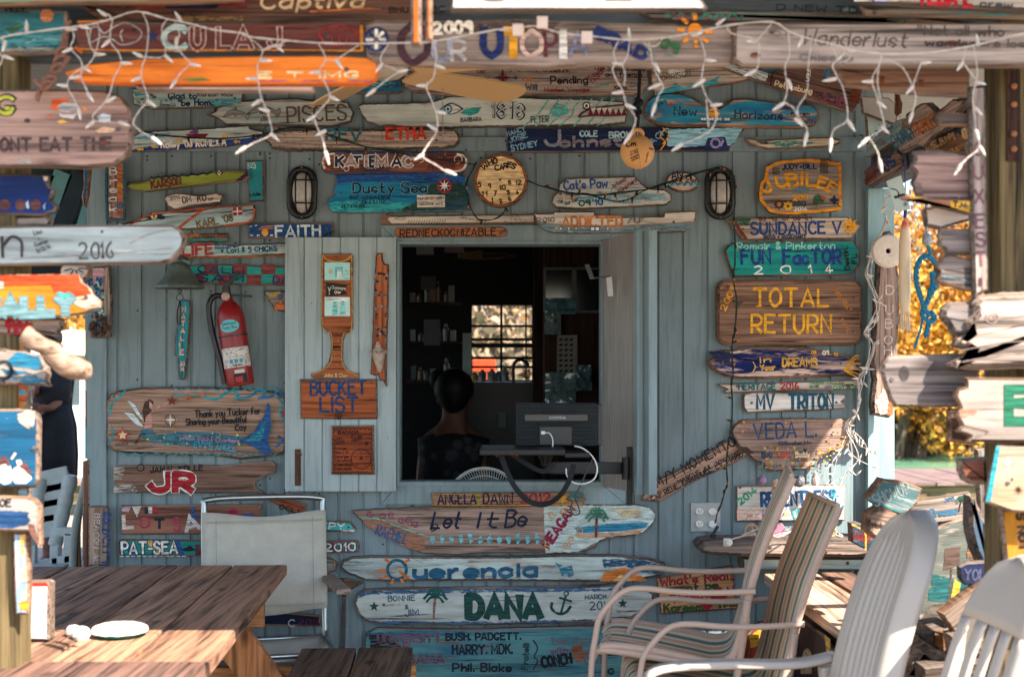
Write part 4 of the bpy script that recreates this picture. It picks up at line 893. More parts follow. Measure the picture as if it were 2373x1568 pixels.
S('broken grey corner piece with orange zigzag paint beside the shutter', [(609,673),(669,672),(669,722),(637,719),(625,700)], wood('#80766e', '#4a4039'), [ln([(640,716),(650,704),(660,714),(669,704)],9,'#d0652a',.15,False), tx('EEK',628,690,650,680,7,'#b89a30',2), tx('BIV',648,692,667,682,9,'#31528a',2.4)], rough=1.2)
S('slim turquoise board with pink letters running down it, under the bell', [(421,693),(440,697),(442,712),(438,780),(434,830),(429,876),(424,880),(414,878),(411,826),(404,822),(405,780),(413,740),(416,700)], wood('#2f7f86', '#1d4c54', paint='#2f9aa6', wear=.08, axis='z'), [tx(c,422-i*.8,713+i*16.5+9,430-i*.8,713+i*16.5+9,11,'#d9a18a',2.2) for i,c in enumerate('NATALIE')]+[tx('20',418,846,428,846,9,'#d9b8a8',1.8), tx('14',419,859,427,859,9,'#d9b8a8',1.8)], name='painted_sign', rough=1, th=.014)
mw = [(1.18,.35)]
mer = [ln([(253,962),(262,930),(280,918),(290,905)],5,'#2d8f98',.3), ln([(252,1030),(262,1005),(258,985)],4,'#2d8f98',.3), ln([(470,918),(500,925),(520,912),(540,905),(552,914),(545,924)],6,'#2a8a94',.25), ln([(400,914),(440,916),(470,918)],3,'#2a8a94'), ln([(552,922),(580,918),(600,904),(615,912),(606,922)],6,'#227a96',.25), ln([(600,922),(630,918),(645,906),(655,918)],6,'#1f6a96',.25), waves(400,650,902,9,3,2.4,'#2d8a98'), waves(280,640,1052,14,3,3,'#2a7a88'), ln([(640,1035),(655,1020),(645,1010)],5,'#1f5a8c',.3), ln([(642,920),(655,935),(648,955),(660,975)],5,'#2a8a98',.3),
  pg([(330,950),(336,930),(348,924),(356,930),(352,945),(350,965),(340,985),(334,975)],'#4a342c',.1,1), pg([(347,930),(354,936),(352,948),(346,944)],'#c99a88',0,0), pg([(338,965),(350,955),(354,975),(352,995),(334,996)],'#c08a80',.1,1), ln([(350,955),(372,940),(390,932)],3,'#c08f82'), ln([(350,970),(365,975),(382,972)],3,'#c08f82'), pg([(296,928),(312,935),(334,975),(318,960)],'#c5d2d4',.2,1), pg([(288,955),(310,958),(333,988),(318,985)],'#c5d2d4',.2,1),
  pg([(328,994),(350,993),(362,1008),(420,1000),(480,1000),(560,1012),(578,1020),(560,1030),(460,1034),(400,1030),(350,1024),(328,1012)],'#3f6f7c',.35,1)]+speck(90,328,992,560,1032,2.6,['#1c4a78','#2a9a98','#b8c860','#1f6a96'],12,lambda x,y: y > 994+abs(x-330)*.04 and y < 1034)+[pg([(560,1020),(590,1000),(615,960),(622,930),(628,940),(630,990),(622,1020),(632,1050),(618,1052),(590,1035)],'#1c4f84',.2,1), pg([(570,1020),(600,1000),(618,970),(612,1010),(600,1025)],'#23808a',.5,1),
  tx('Thank you Tucker for',455,966,604,958,15,BLK,2.6), tx('Sharing your Beautiful',434,984,572,978,14,BLK,2.5), tx('Cay',548,996,572,995,13,BLK,2.5), tx('Chico Yacht Charters',420,1016,556,1026,10,'#8a7a9a',2.2), tx("EVY'S ANGEL",452,1036,548,1044,14,'#3f8fa8',2.6), st(401,928,13,'#7a3428',5,.42), st(438,921,10,'#b05a2a',5,.42), st(470,913,8,'#b9652f',5,.42), ri(397,972,12,2,'#6a3a34'), st(397,972,16,'#d5d0c4',4,.25), st(287,1007,19,'#a8382c',5,.45), st(287,1007,12,'#d8b890',5,.45), st(661,958,12,'#8a2f38',5,.42), tx('NANCY',272,1032,300,1030,6,BLK,1.3), tx('CHRIS LINDA',318,1030,332,1006,5,BLK,1.1)]
S('large brown board with a painted mermaid, waves and starfish', [(246,930),(256,912),(275,904),(330,897),(400,896),(480,896),(570,900),(640,908),(662,922),(665,960),(664,1030),(660,1048),(640,1056),(560,1064),(500,1056),(400,1054),(300,1050),(262,1045),(247,1030),(245,1000)], wood('#8c7363', '#574438', gs=.9, knots=False), mer, rough=1.5, th=.03, rim=.009, screws=((264,918),(648,920)))
S('dark weathered plank with two fat red letters outlined in white', [(262,1140),(266,1120),(262,1100),(268,1078),(420,1076),(520,1078),(580,1070),(630,1068),(640,1078),(636,1096),(610,1102),(590,1118),(592,1130),(612,1142),(480,1142)], wood('#6c5346', '#2e221c', gs=.8), [tx('JAMAL KOLLE',349,1094,470,1089,12,'#241d1c',3,wear=.3), tx('J',348,1134,390,1134,38,'#9a1c24',13,edge=WHT,ew=2.6,jit=0), tx('R',406,1136,444,1136,38,'#9a1c24',13,edge=WHT,ew=2.6,jit=0), ri(326,1083,8,2.4,'#2a211e'), ln([(286,1083),(318,1084)],2,'#2a211e'), pg([(264,1082),(290,1080),(284,1110),(264,1112)],'#a49a90',.55,2), pg([(264,1122),(310,1120),(320,1140),(264,1140)],'#a8a098',.6,2)], rough=1.5, th=.028)
S('brown rectangular board with LOTS in mixed colours partly behind the folding chair', [(280,1170),(604,1168),(608,1200),(606,1236),(280,1238)], wood('#7d5444', '#4a3028', gs=.8), [tx('L',287,1222,307,1221,27,'#cfc4b8',7), tx('O',326,1222,347,1222,22,'#a8304a',3.6), tx('T',360,1222,380,1222,20,'#20242c',5), tx('S',403,1228,417,1228,28,'#b03a54',4), tx('A',432,1230,462,1222,30,'#c9c2ba',8), pg([(282,1175),(305,1172),(298,1186),(283,1184)],'#c2a3a8',.2,1), pg([(306,1173),(328,1172),(318,1198)],'#c8c2b4',.15,1), pg([(335,1174),(343,1174),(343,1189),(335,1189)],BLK,.1,0), pg([(344,1174),(353,1174),(353,1189),(344,1189)],WHT,.1,0), pg([(354,1174),(365,1174),(365,1190),(354,1190)],'#a02430',.1,0), ci(541,1187,10,'#a8204c',.1), tx('L',447,1196,462,1196,20,BLUE,6), tx('X',566,1200,585,1198,8,'#28489a',5)], name='painted_sign', rough=.7)
S('teal PAT-SEA board with white letters and a fish, left of the folding chair', [(274,1256),(278,1249),(440,1251),(640,1249),(640,1285),(470,1287),(300,1290),(278,1288)], wood('#2f6a66', '#17393a', paint='#1f8884', wear=.05), [pg([(340,1252),(352,1251),(372,1286),(358,1287)],'#c8a060',.25,1), pg([(284,1262),(292,1256),(320,1287),(306,1288)],'#1d4a86',.25,1), pg([(405,1252),(416,1252),(428,1286),(416,1287)],'#1d4a86',.25,1), tx('PAT-SEA',283,1282,411,1280,26,WHT,4.4,edge='#122028',ew=2.2), pg([(418,1272),(430,1268),(442,1262),(446,1268),(454,1272),(444,1276),(428,1276)],BLK,.1,0), tx('~~~~~~~~~~~~',279,1290,430,1290,6,WHT,2), tx('BAR',455,1283,480,1283,20,'#6a2a3a',4)], name='painted_sign', rough=.8)
S('upright grey brown driftwood with blue GOLD CITY reading down it at the left corner', [(204,1178),(210,1172),(245,1172),(251,1182),(250,1310),(204,1310)], wood('#8a7466', '#54433a', axis='z', gs=.9), [tx('GOLD',241,1186,238,1236,15,'#2a4a78',3.6), tx('CITY',240,1244,236,1310,14,'#2a4a78',3.4), tx('BEACON ALI',220,1190,217,1310,11,'#b5a79c',2.2,wear=.4)], rot=0, rough=.9, off=.032)
S('small reddish tag hung aslant behind the folding chair', [(630,1141),(712,1169),(704,1198),(622,1160)], wood('#8a4a34', '#4c261b'), [tx('OOLI',648,1178,690,1190,11,'#33201a',2), tx('SK',634,1155,642,1158,7,'#33201a',1.4)], rot=-18, rough=.5, th=.01, off=.004, screws=((634,1150),))
S('short turquoise pointed board with white letters right of the folding chair', [(700,1207),(812,1208),(816,1215),(825,1225),(822,1231),(700,1230)], wood('#3d9a9e', '#1f5a60', paint='#3fb0b0', wear=.06), [tx('EPY',744,1223,798,1226,13,'#d5e4e0',3,wear=.25), pg([(800,1222),(824,1227),(820,1231),(790,1230)],WHT,.5,1)], name='painted_sign', rough=1)
S('small striped board with outlined 2010 right of the folding chair', [(700,1253),(828,1252),(832,1262),(831,1279),(700,1280)], wood('#3a5f66', '#1f3238', paint='#2f7f86', wear=.1), [pg([(745+i*20,1253),(755+i*20,1253),(755+i*20,1280),(745+i*20,1280)],'#7a3f58',.15,1) for i in range(4)]+[tx('2010',752,1276,822,1274,17,'#d8d4cc',3.4,edge='#16202a',ew=1.8)], name='painted_sign', rough=.7)
S('knobbly grey driftwood scrap beside the folding chair', [(740,1295),(752,1291),(768,1294),(781,1305),(777,1322),(762,1329),(740,1328)], wood('#80766c', '#3f3832'), [ln([(746,1300),(768,1302),(774,1316)],2.4,'#3a6a72',.3)], rough=2.5, th=.03)
S('brown pointed board above the chair arm with black writing', [(735,1343),(800,1339),(842,1350),(815,1365),(735,1372)], wood('#6d5138', '#33251a'), [tx('SASS',756,1356,797,1350,10,BLK,2.4), tx('S',752,1350,760,1349,8,BLK,2.4)], rough=.8)
S('dark navy board low behind the folding chair', [(600,1412),(740,1425),(745,1450),(600,1448)], wood('#232a40', '#131826', paint='#16203c', wear=.1), [tx('C',670,1450,683,1450,15,'#b9bcc0',2.6), tx('2011',692,1446,736,1448,13,'#5a2430',2.4)], rough=1)
S('small blue board at the wall foot behind the picnic bench', [(560,1500),(720,1518),(720,1568),(560,1568)], wood('#24406a', '#15263f', paint='#1c3f7c', wear=.15), [tx('15',640,1552,680,1552,16,'#8aa0b0',3)], rough=1, off=.03)

# --- below the window
S('flat brown board with navy capitals and a red 2012, under the window sill', [(998,1142),(1340,1139),(1350,1148),(1357,1158),(1350,1170),(1100,1170),(1002,1172)], wood('#95705a', '#573d30'), [tx('ANGELA',1016,1167,1103,1166,23,'#1c2440',3.6), tx('DAWN',1121,1166,1188,1165,23,'#1c2440',3.6), tx('2012',1207,1164,1276,1162,20,'#8f2430',4), st(1304,1155,13,'#d09a30',6,.5), pg([(1104,1143),(1113,1142),(1112,1170),(1106,1170)],'#8a8a34',.3,2), pg([(1318,1143),(1345,1142),(1346,1160),(1325,1156)],'#2a8a90',.5,2), ln([(1002,1170),(1180,1170),(1350,1168)],3,'#c28a3a',.4), ln([(1002,1144),(1180,1143)],2,'#c28a3a',.5)], rough=1, off=.034, screws=((1160,1146),))
S('long driftwood with looping Let It Be lettering, a palm beach and pink scrolls', [(814,1183),(832,1180),(1000,1173),(1300,1168),(1480,1168),(1502,1174),(1517,1186),(1519,1204),(1505,1225),(1490,1235),(1450,1243),(1400,1246),(1404,1252),(1385,1255),(1380,1270),(1340,1279),(1300,1283),(1262,1280),(1120,1281),(1060,1285),(985,1283),(945,1272),(935,1262),(905,1245),(880,1238),(855,1222),(830,1200)], wood('#8f796e', '#54453d'),
  [pg([(1260,1172),(1480,1170),(1505,1176),(1517,1190),(1515,1206),(1490,1232),(1400,1245),(1340,1278),(1264,1280)],'#b5c4be',.12,3), pg([(1330,1222),(1420,1212),(1505,1210),(1495,1222),(1440,1230),(1340,1234)],'#2a7fa0',.25,2), pg([(1330,1238),(1440,1232),(1492,1224),(1480,1236),(1400,1244),(1340,1246)],'#c49a7a',.25,2), pg([(1420,1180),(1480,1180),(1490,1196),(1440,1196)],'#cfb48a',.5,3), pg([(838,1200),(880,1200),(940,1220),(985,1240),(984,1280),(945,1270),(880,1236),(850,1218)],'#9a6a54',.3,1),
   tx('Let',1000,1222,1062,1222,36,'#1a2138',4.6,sl=.25), tx('It',1108,1222,1150,1221,34,'#1a2138',4.6,sl=.25), tx('Be',1170,1220,1218,1218,38,'#1a2138',4.8,sl=.2), ln([(1000,1226),(1004,1216),(1014,1215),(1010,1226),(1000,1230)],3,'#1a2138'), tx('MEAGAN',1272,1270,1333,1180,20,'#8a2444',5.4), tx('RACHEL',870,1236,940,1260,22,'#3a5f8a',3.4), ln([(840,1200),(880,1202),(920,1218),(984,1240)],3,'#5fae9e',.2)]+
  [ln([(x+9*math.cos(t*.9+s)*(1-t*.1),y+9*math.sin(t*.9+s)*(1-t*.1)) for t in range(9)],2.6,'#8a3f5c',.2) for x,y,s in ((857,1190,0),(888,1196,2),(908,1192,1),(930,1204,0),(950,1204,2),(962,1216,3))]+
  [ln([(x+10*math.cos(t*.9+s)*(1-t*.1),y+10*math.sin(t*.9+s)*(1-t*.1)) for t in range(9)],2.4,'#c8925a',.3) for x,y,s in ((1278,1190,0),(1308,1184,2),(1270,1262,1),(1312,1262,0),(1345,1230,2),(1325,1250,1))]+
  [pg([(x,1250-(x % 7)*2),(x+9,1240-(x % 5)*2),(x+13,1252),(x+5,1260)],'#6fb4bc',.4,2) for x in range(996,1260,22)]+palm(1381,1242,62,'#6d3a30','#3f7a66',2), rough=1.8, th=.026, rim=.006, screws=((902,1211),(1402,1198)))
S('long pale driftwood with blue green Querencia lettering and orange sun rays', [(787,1312),(795,1298),(815,1290),(860,1287),(1000,1289),(1200,1288),(1300,1284),(1420,1285),(1500,1292),(1540,1303),(1545,1318),(1530,1334),(1480,1343),(1380,1347),(1100,1345),(900,1346),(848,1345),(815,1332),(800,1326)], wood('#95897e', '#564a42', paint='#b9c8c2', wear=.34),
  [ri(920,1319,22,7,'#1c5a72',.2), ln([(926,1322),(946,1340)],6,'#d5742a')]+[ln([(920+27*math.cos(a),1319+24*math.sin(a)),(920+40*math.cos(a),1319+32*math.sin(a))],6,'#d5742a',.15) for a in (-2.3,-.8,3.1,2.5,1.9,1.2)]+[tx('uerencia',960,1338,1242,1334,32,'#1d5570',8,wear=.3), pg([(1284,1300),(1310,1312),(1325,1308),(1330,1332),(1318,1336),(1312,1325),(1302,1335),(1296,1318)],'#2c6f86',.4,2), pg([(1390,1345),(1400,1325),(1440,1315),(1470,1320),(1500,1345)],'#d0742e',.35,2), pg([(1420,1345),(1440,1328),(1465,1345)],'#e0b060',.3,1), pg([(1395,1295),(1480,1295),(1535,1306),(1530,1330),(1490,1325),(1450,1310),(1400,1315)],'#2d4f6a',.5,3)], rough=2, th=.032, rim=.009)
S('wide white board with fat dark green capitals, an anchor, a palm and stars', [(820,1398),(826,1378),(842,1366),(900,1362),(1100,1361),(1300,1358),(1445,1353),(1450,1360),(1500,1362),(1515,1376),(1515,1398),(1500,1412),(1465,1430),(1440,1440),(1300,1444),(1100,1448),(900,1448),(850,1440),(832,1425)], wood('#7d7670', '#3c3733', paint='#c2c9c0', wear=.18),
  [pg([(828,1385),(842,1368),(1100,1363),(1440,1360),(1440,1368),(1100,1372),(860,1376)],'#3a5f80',.5,3), pg([(850,1436),(1000,1440),(1300,1436),(1440,1430),(1300,1443),(900,1446)],'#3a5f80',.5,3), tx('DANA',1086,1428,1252,1428,46,'#16463f',15,jit=.1,wear=.08), tx('BONNIE',900,1392,961,1390,12,'#33506a',2), tx('&',940,1410,946,1410,9,'#33506a',1.8), tx('JIM',940,1426,970,1424,14,'#33506a',2), tx('MARCH',1356,1388,1404,1386,10,'#2b4858',1.8), tx('2010',1368,1412,1418,1409,18,'#2b4858',2.2), st(867,1404,12,'#16463f'), st(1443,1397,12,'#16463f'), ri(1312,1374,5,3,'#16463f'), ln([(1311,1380),(1300,1418)],6,'#16463f'), ln([(1279,1396),(1278,1408),(1288,1418),(1300,1421),(1313,1416),(1322,1404)],6,'#16463f'), ln([(1297,1384),(1324,1392)],4.5,'#16463f')]+palm(1005,1430,64,'#8a6a58','#16504a',4), rough=1.8, th=.034, rim=.009)
S('big teal board at the bottom with dark names and faded university lettering', [(845,1480),(850,1464),(870,1455),(1100,1458),(1300,1452),(1440,1448),(1452,1456),(1457,1500),(1455,1575),(845,1590)], wood('#6e6c68', '#2c2c2e', paint='#5b8f8f', wear=.22, paint2='#3a6f80'),
  [pg([(850,1465),(1000,1460),(1200,1466),(1000,1475),(860,1490)],'#2f6a86',.5,3), pg([(855,1470),(900,1470),(930,1500),(890,1520),(858,1505)],'#3a2a26',.55,3), tx('UNIVERSITY',876,1487,1021,1486,17,'#7a5560',4,wear=.35), tx('OF',914,1509,951,1508,17,'#7a5560',4,wear=.35), tx('ALABAMA',880,1538,1028,1534,20,'#7a4c58',4,wear=.3), tx('BUSH. PADGETT.',1034,1482,1206,1480,15,'#1b2630',3.6), tx('HARRY. MDK.',1049,1515,1187,1512,21,'#1b2630',3.6), tx('Phil. Blake',1050,1554,1184,1554,18,'#1b2630',3.6), tx('Fratelli',1222,1550,1226,1490,13,'#24484a',3), ln([(1236,1482),(1246,1500),(1238,1520),(1246,1530),(1236,1550)],3,'#1b3436'), tx('CONCH',1258,1544,1325,1534,22,'#161e26',5.4), tx('with',1277,1513,1315,1510,13,'#7c5a72',2.8), tx('Feet Over',1280,1491,1370,1486,13,'#7c6a72',2,wear=.5), tx('your',1356,1514,1404,1508,14,'#7c5a72',2.8), tx('Our',1356,1538,1400,1534,16,'#7c5a72',2.8), tx("'10",1396,1560,1420,1560,12,'#1b2630',3), pg([(1323,1505),(1330,1492),(1345,1490),(1352,1505),(1358,1515),(1350,1530),(1338,1535),(1328,1520)],'#8a5a44',.15,1)], rough=1.5, th=.034, screws=((1390,1490),(1398,1520),(1280,1478)))
# --- right of the corner, low
S('blue board with a row of shells behind the striped chairs', [(1594,1500),(1690,1490),(1692,1575),(1596,1575)], wood('#2a5f86', '#173a5a', paint='#1f5f9a', wear=.05), [pg([(1655,1500),(1688,1492),(1690,1520),(1672,1545)],'#5fb6c4',.2,2)]+[ci(1645+(i % 2)*4,1500+i*13,6,'#d0b8a4',.05) for i in range(5)], name='painted_sign', rough=1)
S('red and yellow board leaning behind the striped chair backs', [(1722,1480),(1760,1440),(1785,1440),(1780,1575),(1715,1575)], wood('#7a3a2a', '#40201a', paint='#a0402a', wear=.3, axis='z'), [pg([(1735,1475),(1770,1450),(1772,1490),(1740,1500)],'#c9962a',.3,3)], rough=1)
# --- on the open shutter
M_CEDAR = dict(base='#8f5233', dark='#4a2616', knots=False)
GS_ = 'signs screwed to the open shutter leaf'
pd = [(744,591),(749,587),(813,587),(818,591),(818,760),(813,766),(800,775),(795,790),(794,832),(797,846),(806,857),(820,863),(833,865),(832,872),(829,877),(726,877),(721,873),(720,865),(738,861),(752,851),(761,838),(766,818),(767,790),(764,772),(752,762),(744,756)]
S('paddle shaped wooden plaque with two faded photographs and gold trim', pd, wood(**M_CEDAR), [ln([(747,592),(760,603),(781,606),(802,603),(815,592)],3,'#b08a4a',.3), ln([(747,594),(747,755),(766,770),(770,800),(768,832),(758,850),(724,868)],2.2,'#b08a4a',.3), ln([(815,594),(815,758),(797,772),(792,800),(793,836),(803,858),(829,869)],2.2,'#b08a4a',.3), tx('John & Cher',752,873,806,873,8,'#d5b88a',1.4)]+speck(40,768,770,792,850,.9,['#c9b8a0','#3c2418'],3), name='paddle_plaque', group=GS_, dep=D0-.058-.016, th=.015, rough=.4, screws=((780,597),))
pq = bpy.data.objects['paddle_plaque']
def photo(name, label, x0, y0, x1, y1, art, col, dd):
    return board(name, label, 'photograph', [(x0,y0),(x1,y0),(x1,y1),(x0,y1)], plain(col, .35, spec=.5, var=.06, name='photo_print'), dep=D0-.058-.016-dd, th=.0015, rough=0, rim=.0004, art=art, parent=None, group='prints on the paddle plaque')
photo('photo_print', 'faded turquoise photograph at the top of the paddle plaque', 752,608,811,649, [ci(766,629,5,'#d8c49a',.1), pg([(776,620),(794,618),(795,640),(777,642)],'#58bcc0',.2,1), pg([(782,622),(792,622),(794,645),(780,646)],'#cfe6e2',.2,1), pg([(800,625),(808,628),(808,648),(798,648)],'#a9dcd8',.2,1)], '#9fd8d6', .002)
photo('photo_print', 'faded pale photograph of two people low on the paddle plaque', 752,688,811,732, [pg([(772,700),(780,698),(783,728),(770,730)],'#78c6c4',.15,1), pg([(790,698),(798,696),(801,728),(787,730)],'#8ccfcc',.15,1), ci(795,698,3,'#4a8f98',0), ci(776,700,3,'#5fa6ac',0), pg([(754,690),(808,689),(808,697),(754,699)],'#dfeeea',.1,1)], '#b7dfdc', .002)
board('pennant_badge', 'black swallow tailed pennant with white script between the photographs', 'badge', [(755,654),(806,660),(797,671),(806,682),(756,687)], plain('#17181a', .5, name='black_card'), dep=D0-.058-.018, th=.002, rough=0, rim=.0005, art=[tx('Champagne',769,669,800,671,7,'#d9d2c4',1.1), tx('Cher',776,680,790,680,7,'#d9d2c4',1.1), ln([(760,665),(763,673),(763,682)],1.6,WHT), ln([(766,665),(764,673)],1.6,WHT)], group='prints on the paddle plaque')
S('tall splintered orange brown board with pebble letters down it and a conch shell', [(871,590),(876,586),(886,586),(887,602),(892,612),(901,612),(900,700),(897,800),(896,896),(886,880),(880,882),(876,868),(868,870),(858,866),(862,800),(865,700),(868,640),(870,610)], wood('#9a5636', '#552c1a', axis='z', knots=True), 
  [z for c,y in (('P',655),('I',682),('X',712),('I',745)) for z in ()]+[ci(x+RND.uniform(-1,1),y,3.2,RND.choice(['#2a2624','#6a625c','#453d38','#8c847c']),0) for x,y in [(872+i*6,633+abs(i-1.5)*1.5) for i in range(5)]+[(870,640),(870,647),(898,638),(896,645),(874,652),(880,650),(888,650),(872,686),(870,678),(878,684),(886,683),(894,683),(871,672),(872,722),(871,714),(876,711),(884,710),(892,711),(897,718),(896,727),(894,733),(872,736),(873,729)]+[(873+i*5,758+i*5) for i in range(5)]+[(895-i*5,758+i*5) for i in range(5)]], name='driftwood_sign', group=GS_, dep=D0-.058-.018, th=.017, rough=1, screws=((882,678),(877,786)))
S('cedar BUCKET LIST board with blue capitals', [(695,878),(873,878),(875,965),(872,971),(696,970)], wood('#93502f', '#542a19', gs=.7, knots=True), [tx('BUCKET',720,915,848,913,31,'#0f3f70',4.6,jit=.1,wear=0), tx('LIST',743,953,829,952,32,'#0f3f70',4.6,jit=.1,wear=0), ln([(733,952),(754,953)],1,'#1f4a86'), ci(785,963,6,'#4a2416',.2), ri(785,963,8,1.4,'#4a2416')], name='painted_sign', group=GS_, dep=D0-.058-.02, th=.019, rough=.4, screws=((704,885),(861,887)))
zz = lambda x0,x1,y,n,a: ln([(x0+(x1-x0)*i/(2*n),y+(a if i % 2 else -a)) for i in range(2*n+1)],1.5,'#3a1c12',.1)
zv = lambda y0,y1,x,n,a: ln([(x+(a if i % 2 else -a),y0+(y1-y0)*i/(2*n)) for i in range(2*n+1)],1.5,'#3a1c12',.1)
S('reddish cedar square with burnt lettering and a sand dollar drawing', [(768,986),(866,985),(867,1099),(768,1099)], wood('#8d4527', '#4f2213', gs=.9, knots=False), [zz(773,862,992,8,2.2), zz(773,862,1094,8,2.2), zv(992,1094,773,9,2), zv(992,1094,862,9,2), tx('BANANA',784,1006,832,1004,9,'#31170f',2), tx('Split',815,1021,840,1019,11,'#31170f',1.8), tx('2016',776,1029,799,1027,8,'#31170f',2), tx('July',780,1018,792,1016,5,'#31170f',1.2)]+[tx(n_,775,1041+i*9.4,775+w_,1041+i*9.4,6,'#31170f',1.3) for i,(n_,w_) in enumerate((('George',28),('Mary K',32),('George',33),('Carolina',37),('Valentina',40),('Gabrielle',40)))]+[ri(837,1063,23,1.6,'#31170f'), st(837,1061,6,'#31170f')]+[ln([(837+12*math.cos(a),1063+12*math.sin(a)),(837+18*math.cos(a),1063+18*math.sin(a))],1.2,'#31170f') for a in (-1.57,-.3,.9,2.2,3.5)]+[st(850,1027,6,'#31170f',6,.5)], name='painted_sign', group=GS_, dep=D0-.058-.024, th=.023, rough=.3, screws=((826,1040),))
# ================================================================ SIGNS ALONG THE FRONT OF THE PORCH
G2 = 'boat signs along the porch front beam'
G3 = 'signs on the left porch post'
G4 = 'planks nailed to the right porch post'
def FS(label, pts, mat, art=(), dep=3.25, **k):
    g = k.pop('group', G2)
    if g == G2 and dep > 3: dep += .10
    return S(label, pts, mat, art, dep=dep, group=g, **k)
FS('narrow worn cream and green board along the very top left corner', [(-60,-25),(560,-22),(565,0),(400,8),(150,8),(-60,14)], wood('#8a7468','#4a3d36',paint='#7f9a86',wear=.55), dep=3.2, rough=1)
FS('teal board with a faded orange sun at the top left corner', [(-70,20),(60,20),(153,24),(155,60),(150,122),(60,126),(-70,126)], wood('#4a5a58','#2a3434',paint='#2f6a72',wear=.25,paint2='#1f4a56'),
  [ci(109,37,16,'#b5714a',.25), tx('VILLE,',10,28,66,28,12,'#15222a',3), pg([(0,60),(60,45),(90,80),(150,70),(148,118),(0,120)],'#3f7f86',.55,3), pg([(10,70),(40,52),(60,60),(30,80)],'#2f5a3f',.5,2), ln([(45,110),(90,90),(150,95)],5,'#6a9a92',.55), ln([(5,118),(70,114),(148,116)],6,'#9a8f80',.5)], dep=3.27)
FS('long dark brown board with big cream script along the top edge', [(182,10),(330,5),(345,-30),(980,-30),(972,52),(840,58),(600,60),(420,62),(270,58),(230,44)], wood('#5d4237','#2a1d19'),
  [tx('Captiva',604,20,838,18,32,'#d5b78e',5.5,sl=.25), pg([(383,8),(520,3),(500,21),(385,20)],'#16203e',.1,1), pg([(300,20),(384,8),(385,20),(330,27)],'#7d3222',.35,2), pg([(505,5),(585,3),(570,20),(508,18)],'#6d2a2a',.3,2), tx('CANDY',402,37,470,36,9,'#2a1e1a',2,wear=.4), tx('BHU',903,30,945,30,12,'#2a1c18',2.6,wear=.4), tx('BC',1000,28,1030,28,12,'#2a1c18',2.6), ln([(720,28),(820,22),(880,20)],4,'#c9692a',.4), ln([(390,46),(560,44)],10,'#8a6a44',.6)], dep=3.3, rough=2)
fsh = lambda pts: [T(0,0)(x,y) for x,y in pts]
FS('maroon stained board with outlined fishes and large white edged CULAJ letters', [(172,58),(190,48),(400,52),(600,50),(835,49),(841,60),(840,105),(836,120),(640,118),(420,117),(190,122),(176,112)], wood('#6f4740','#33201d',paint='#6d3c36',wear=.4),
  [tx('C',384,112,432,112,48,'#a9bdb5',12,wear=.2), tx('U L',446,112,532,112,46,'#6d3630',8,edge='#c9b2a2',ew=2), tx('A J',546,112,650,110,44,'#6d2f2f',8,edge='#c9b2a2',ew=2), ln(fsh([(770,380),(790,250),(850,240),(900,290),(980,240),(1080,200),(1180,240),(1225,290),(1180,360),(1050,390),(970,340),(900,320),(850,340),(770,380)]),3.4,'#9a9590',.2), ln(fsh([(1060,260),(1040,300),(1060,360)]),3,'#b5aca2'), ci(311,72,3,BLK), st(355,85,16,'#1d2a52'), ln([(738,80),(760,66),(790,60),(820,72),(845,82),(822,96),(785,106),(755,100),(738,80)],3.2,'#9a2a2c',.2), ln([(820,80),(880,62)],3,'#9a2a2c'), ln([(766,62),(770,104)],3,'#9a2a2c'), ln([(783,60),(788,106)],3,'#9a2a2c'), ln([(802,64),(804,102)],3,'#9a2a2c'), ln([(176,114),(300,118),(640,117),(836,119)],3.4,'#d07a1e',.4), ln([(182,52),(250,50)],4,'#c9701e',.4), ln([(838,62),(839,118)],7,'#d98a1e',.35), ln([(176,112),(190,122)],8,'#d0601a',.3)], dep=3.27, rough=1)
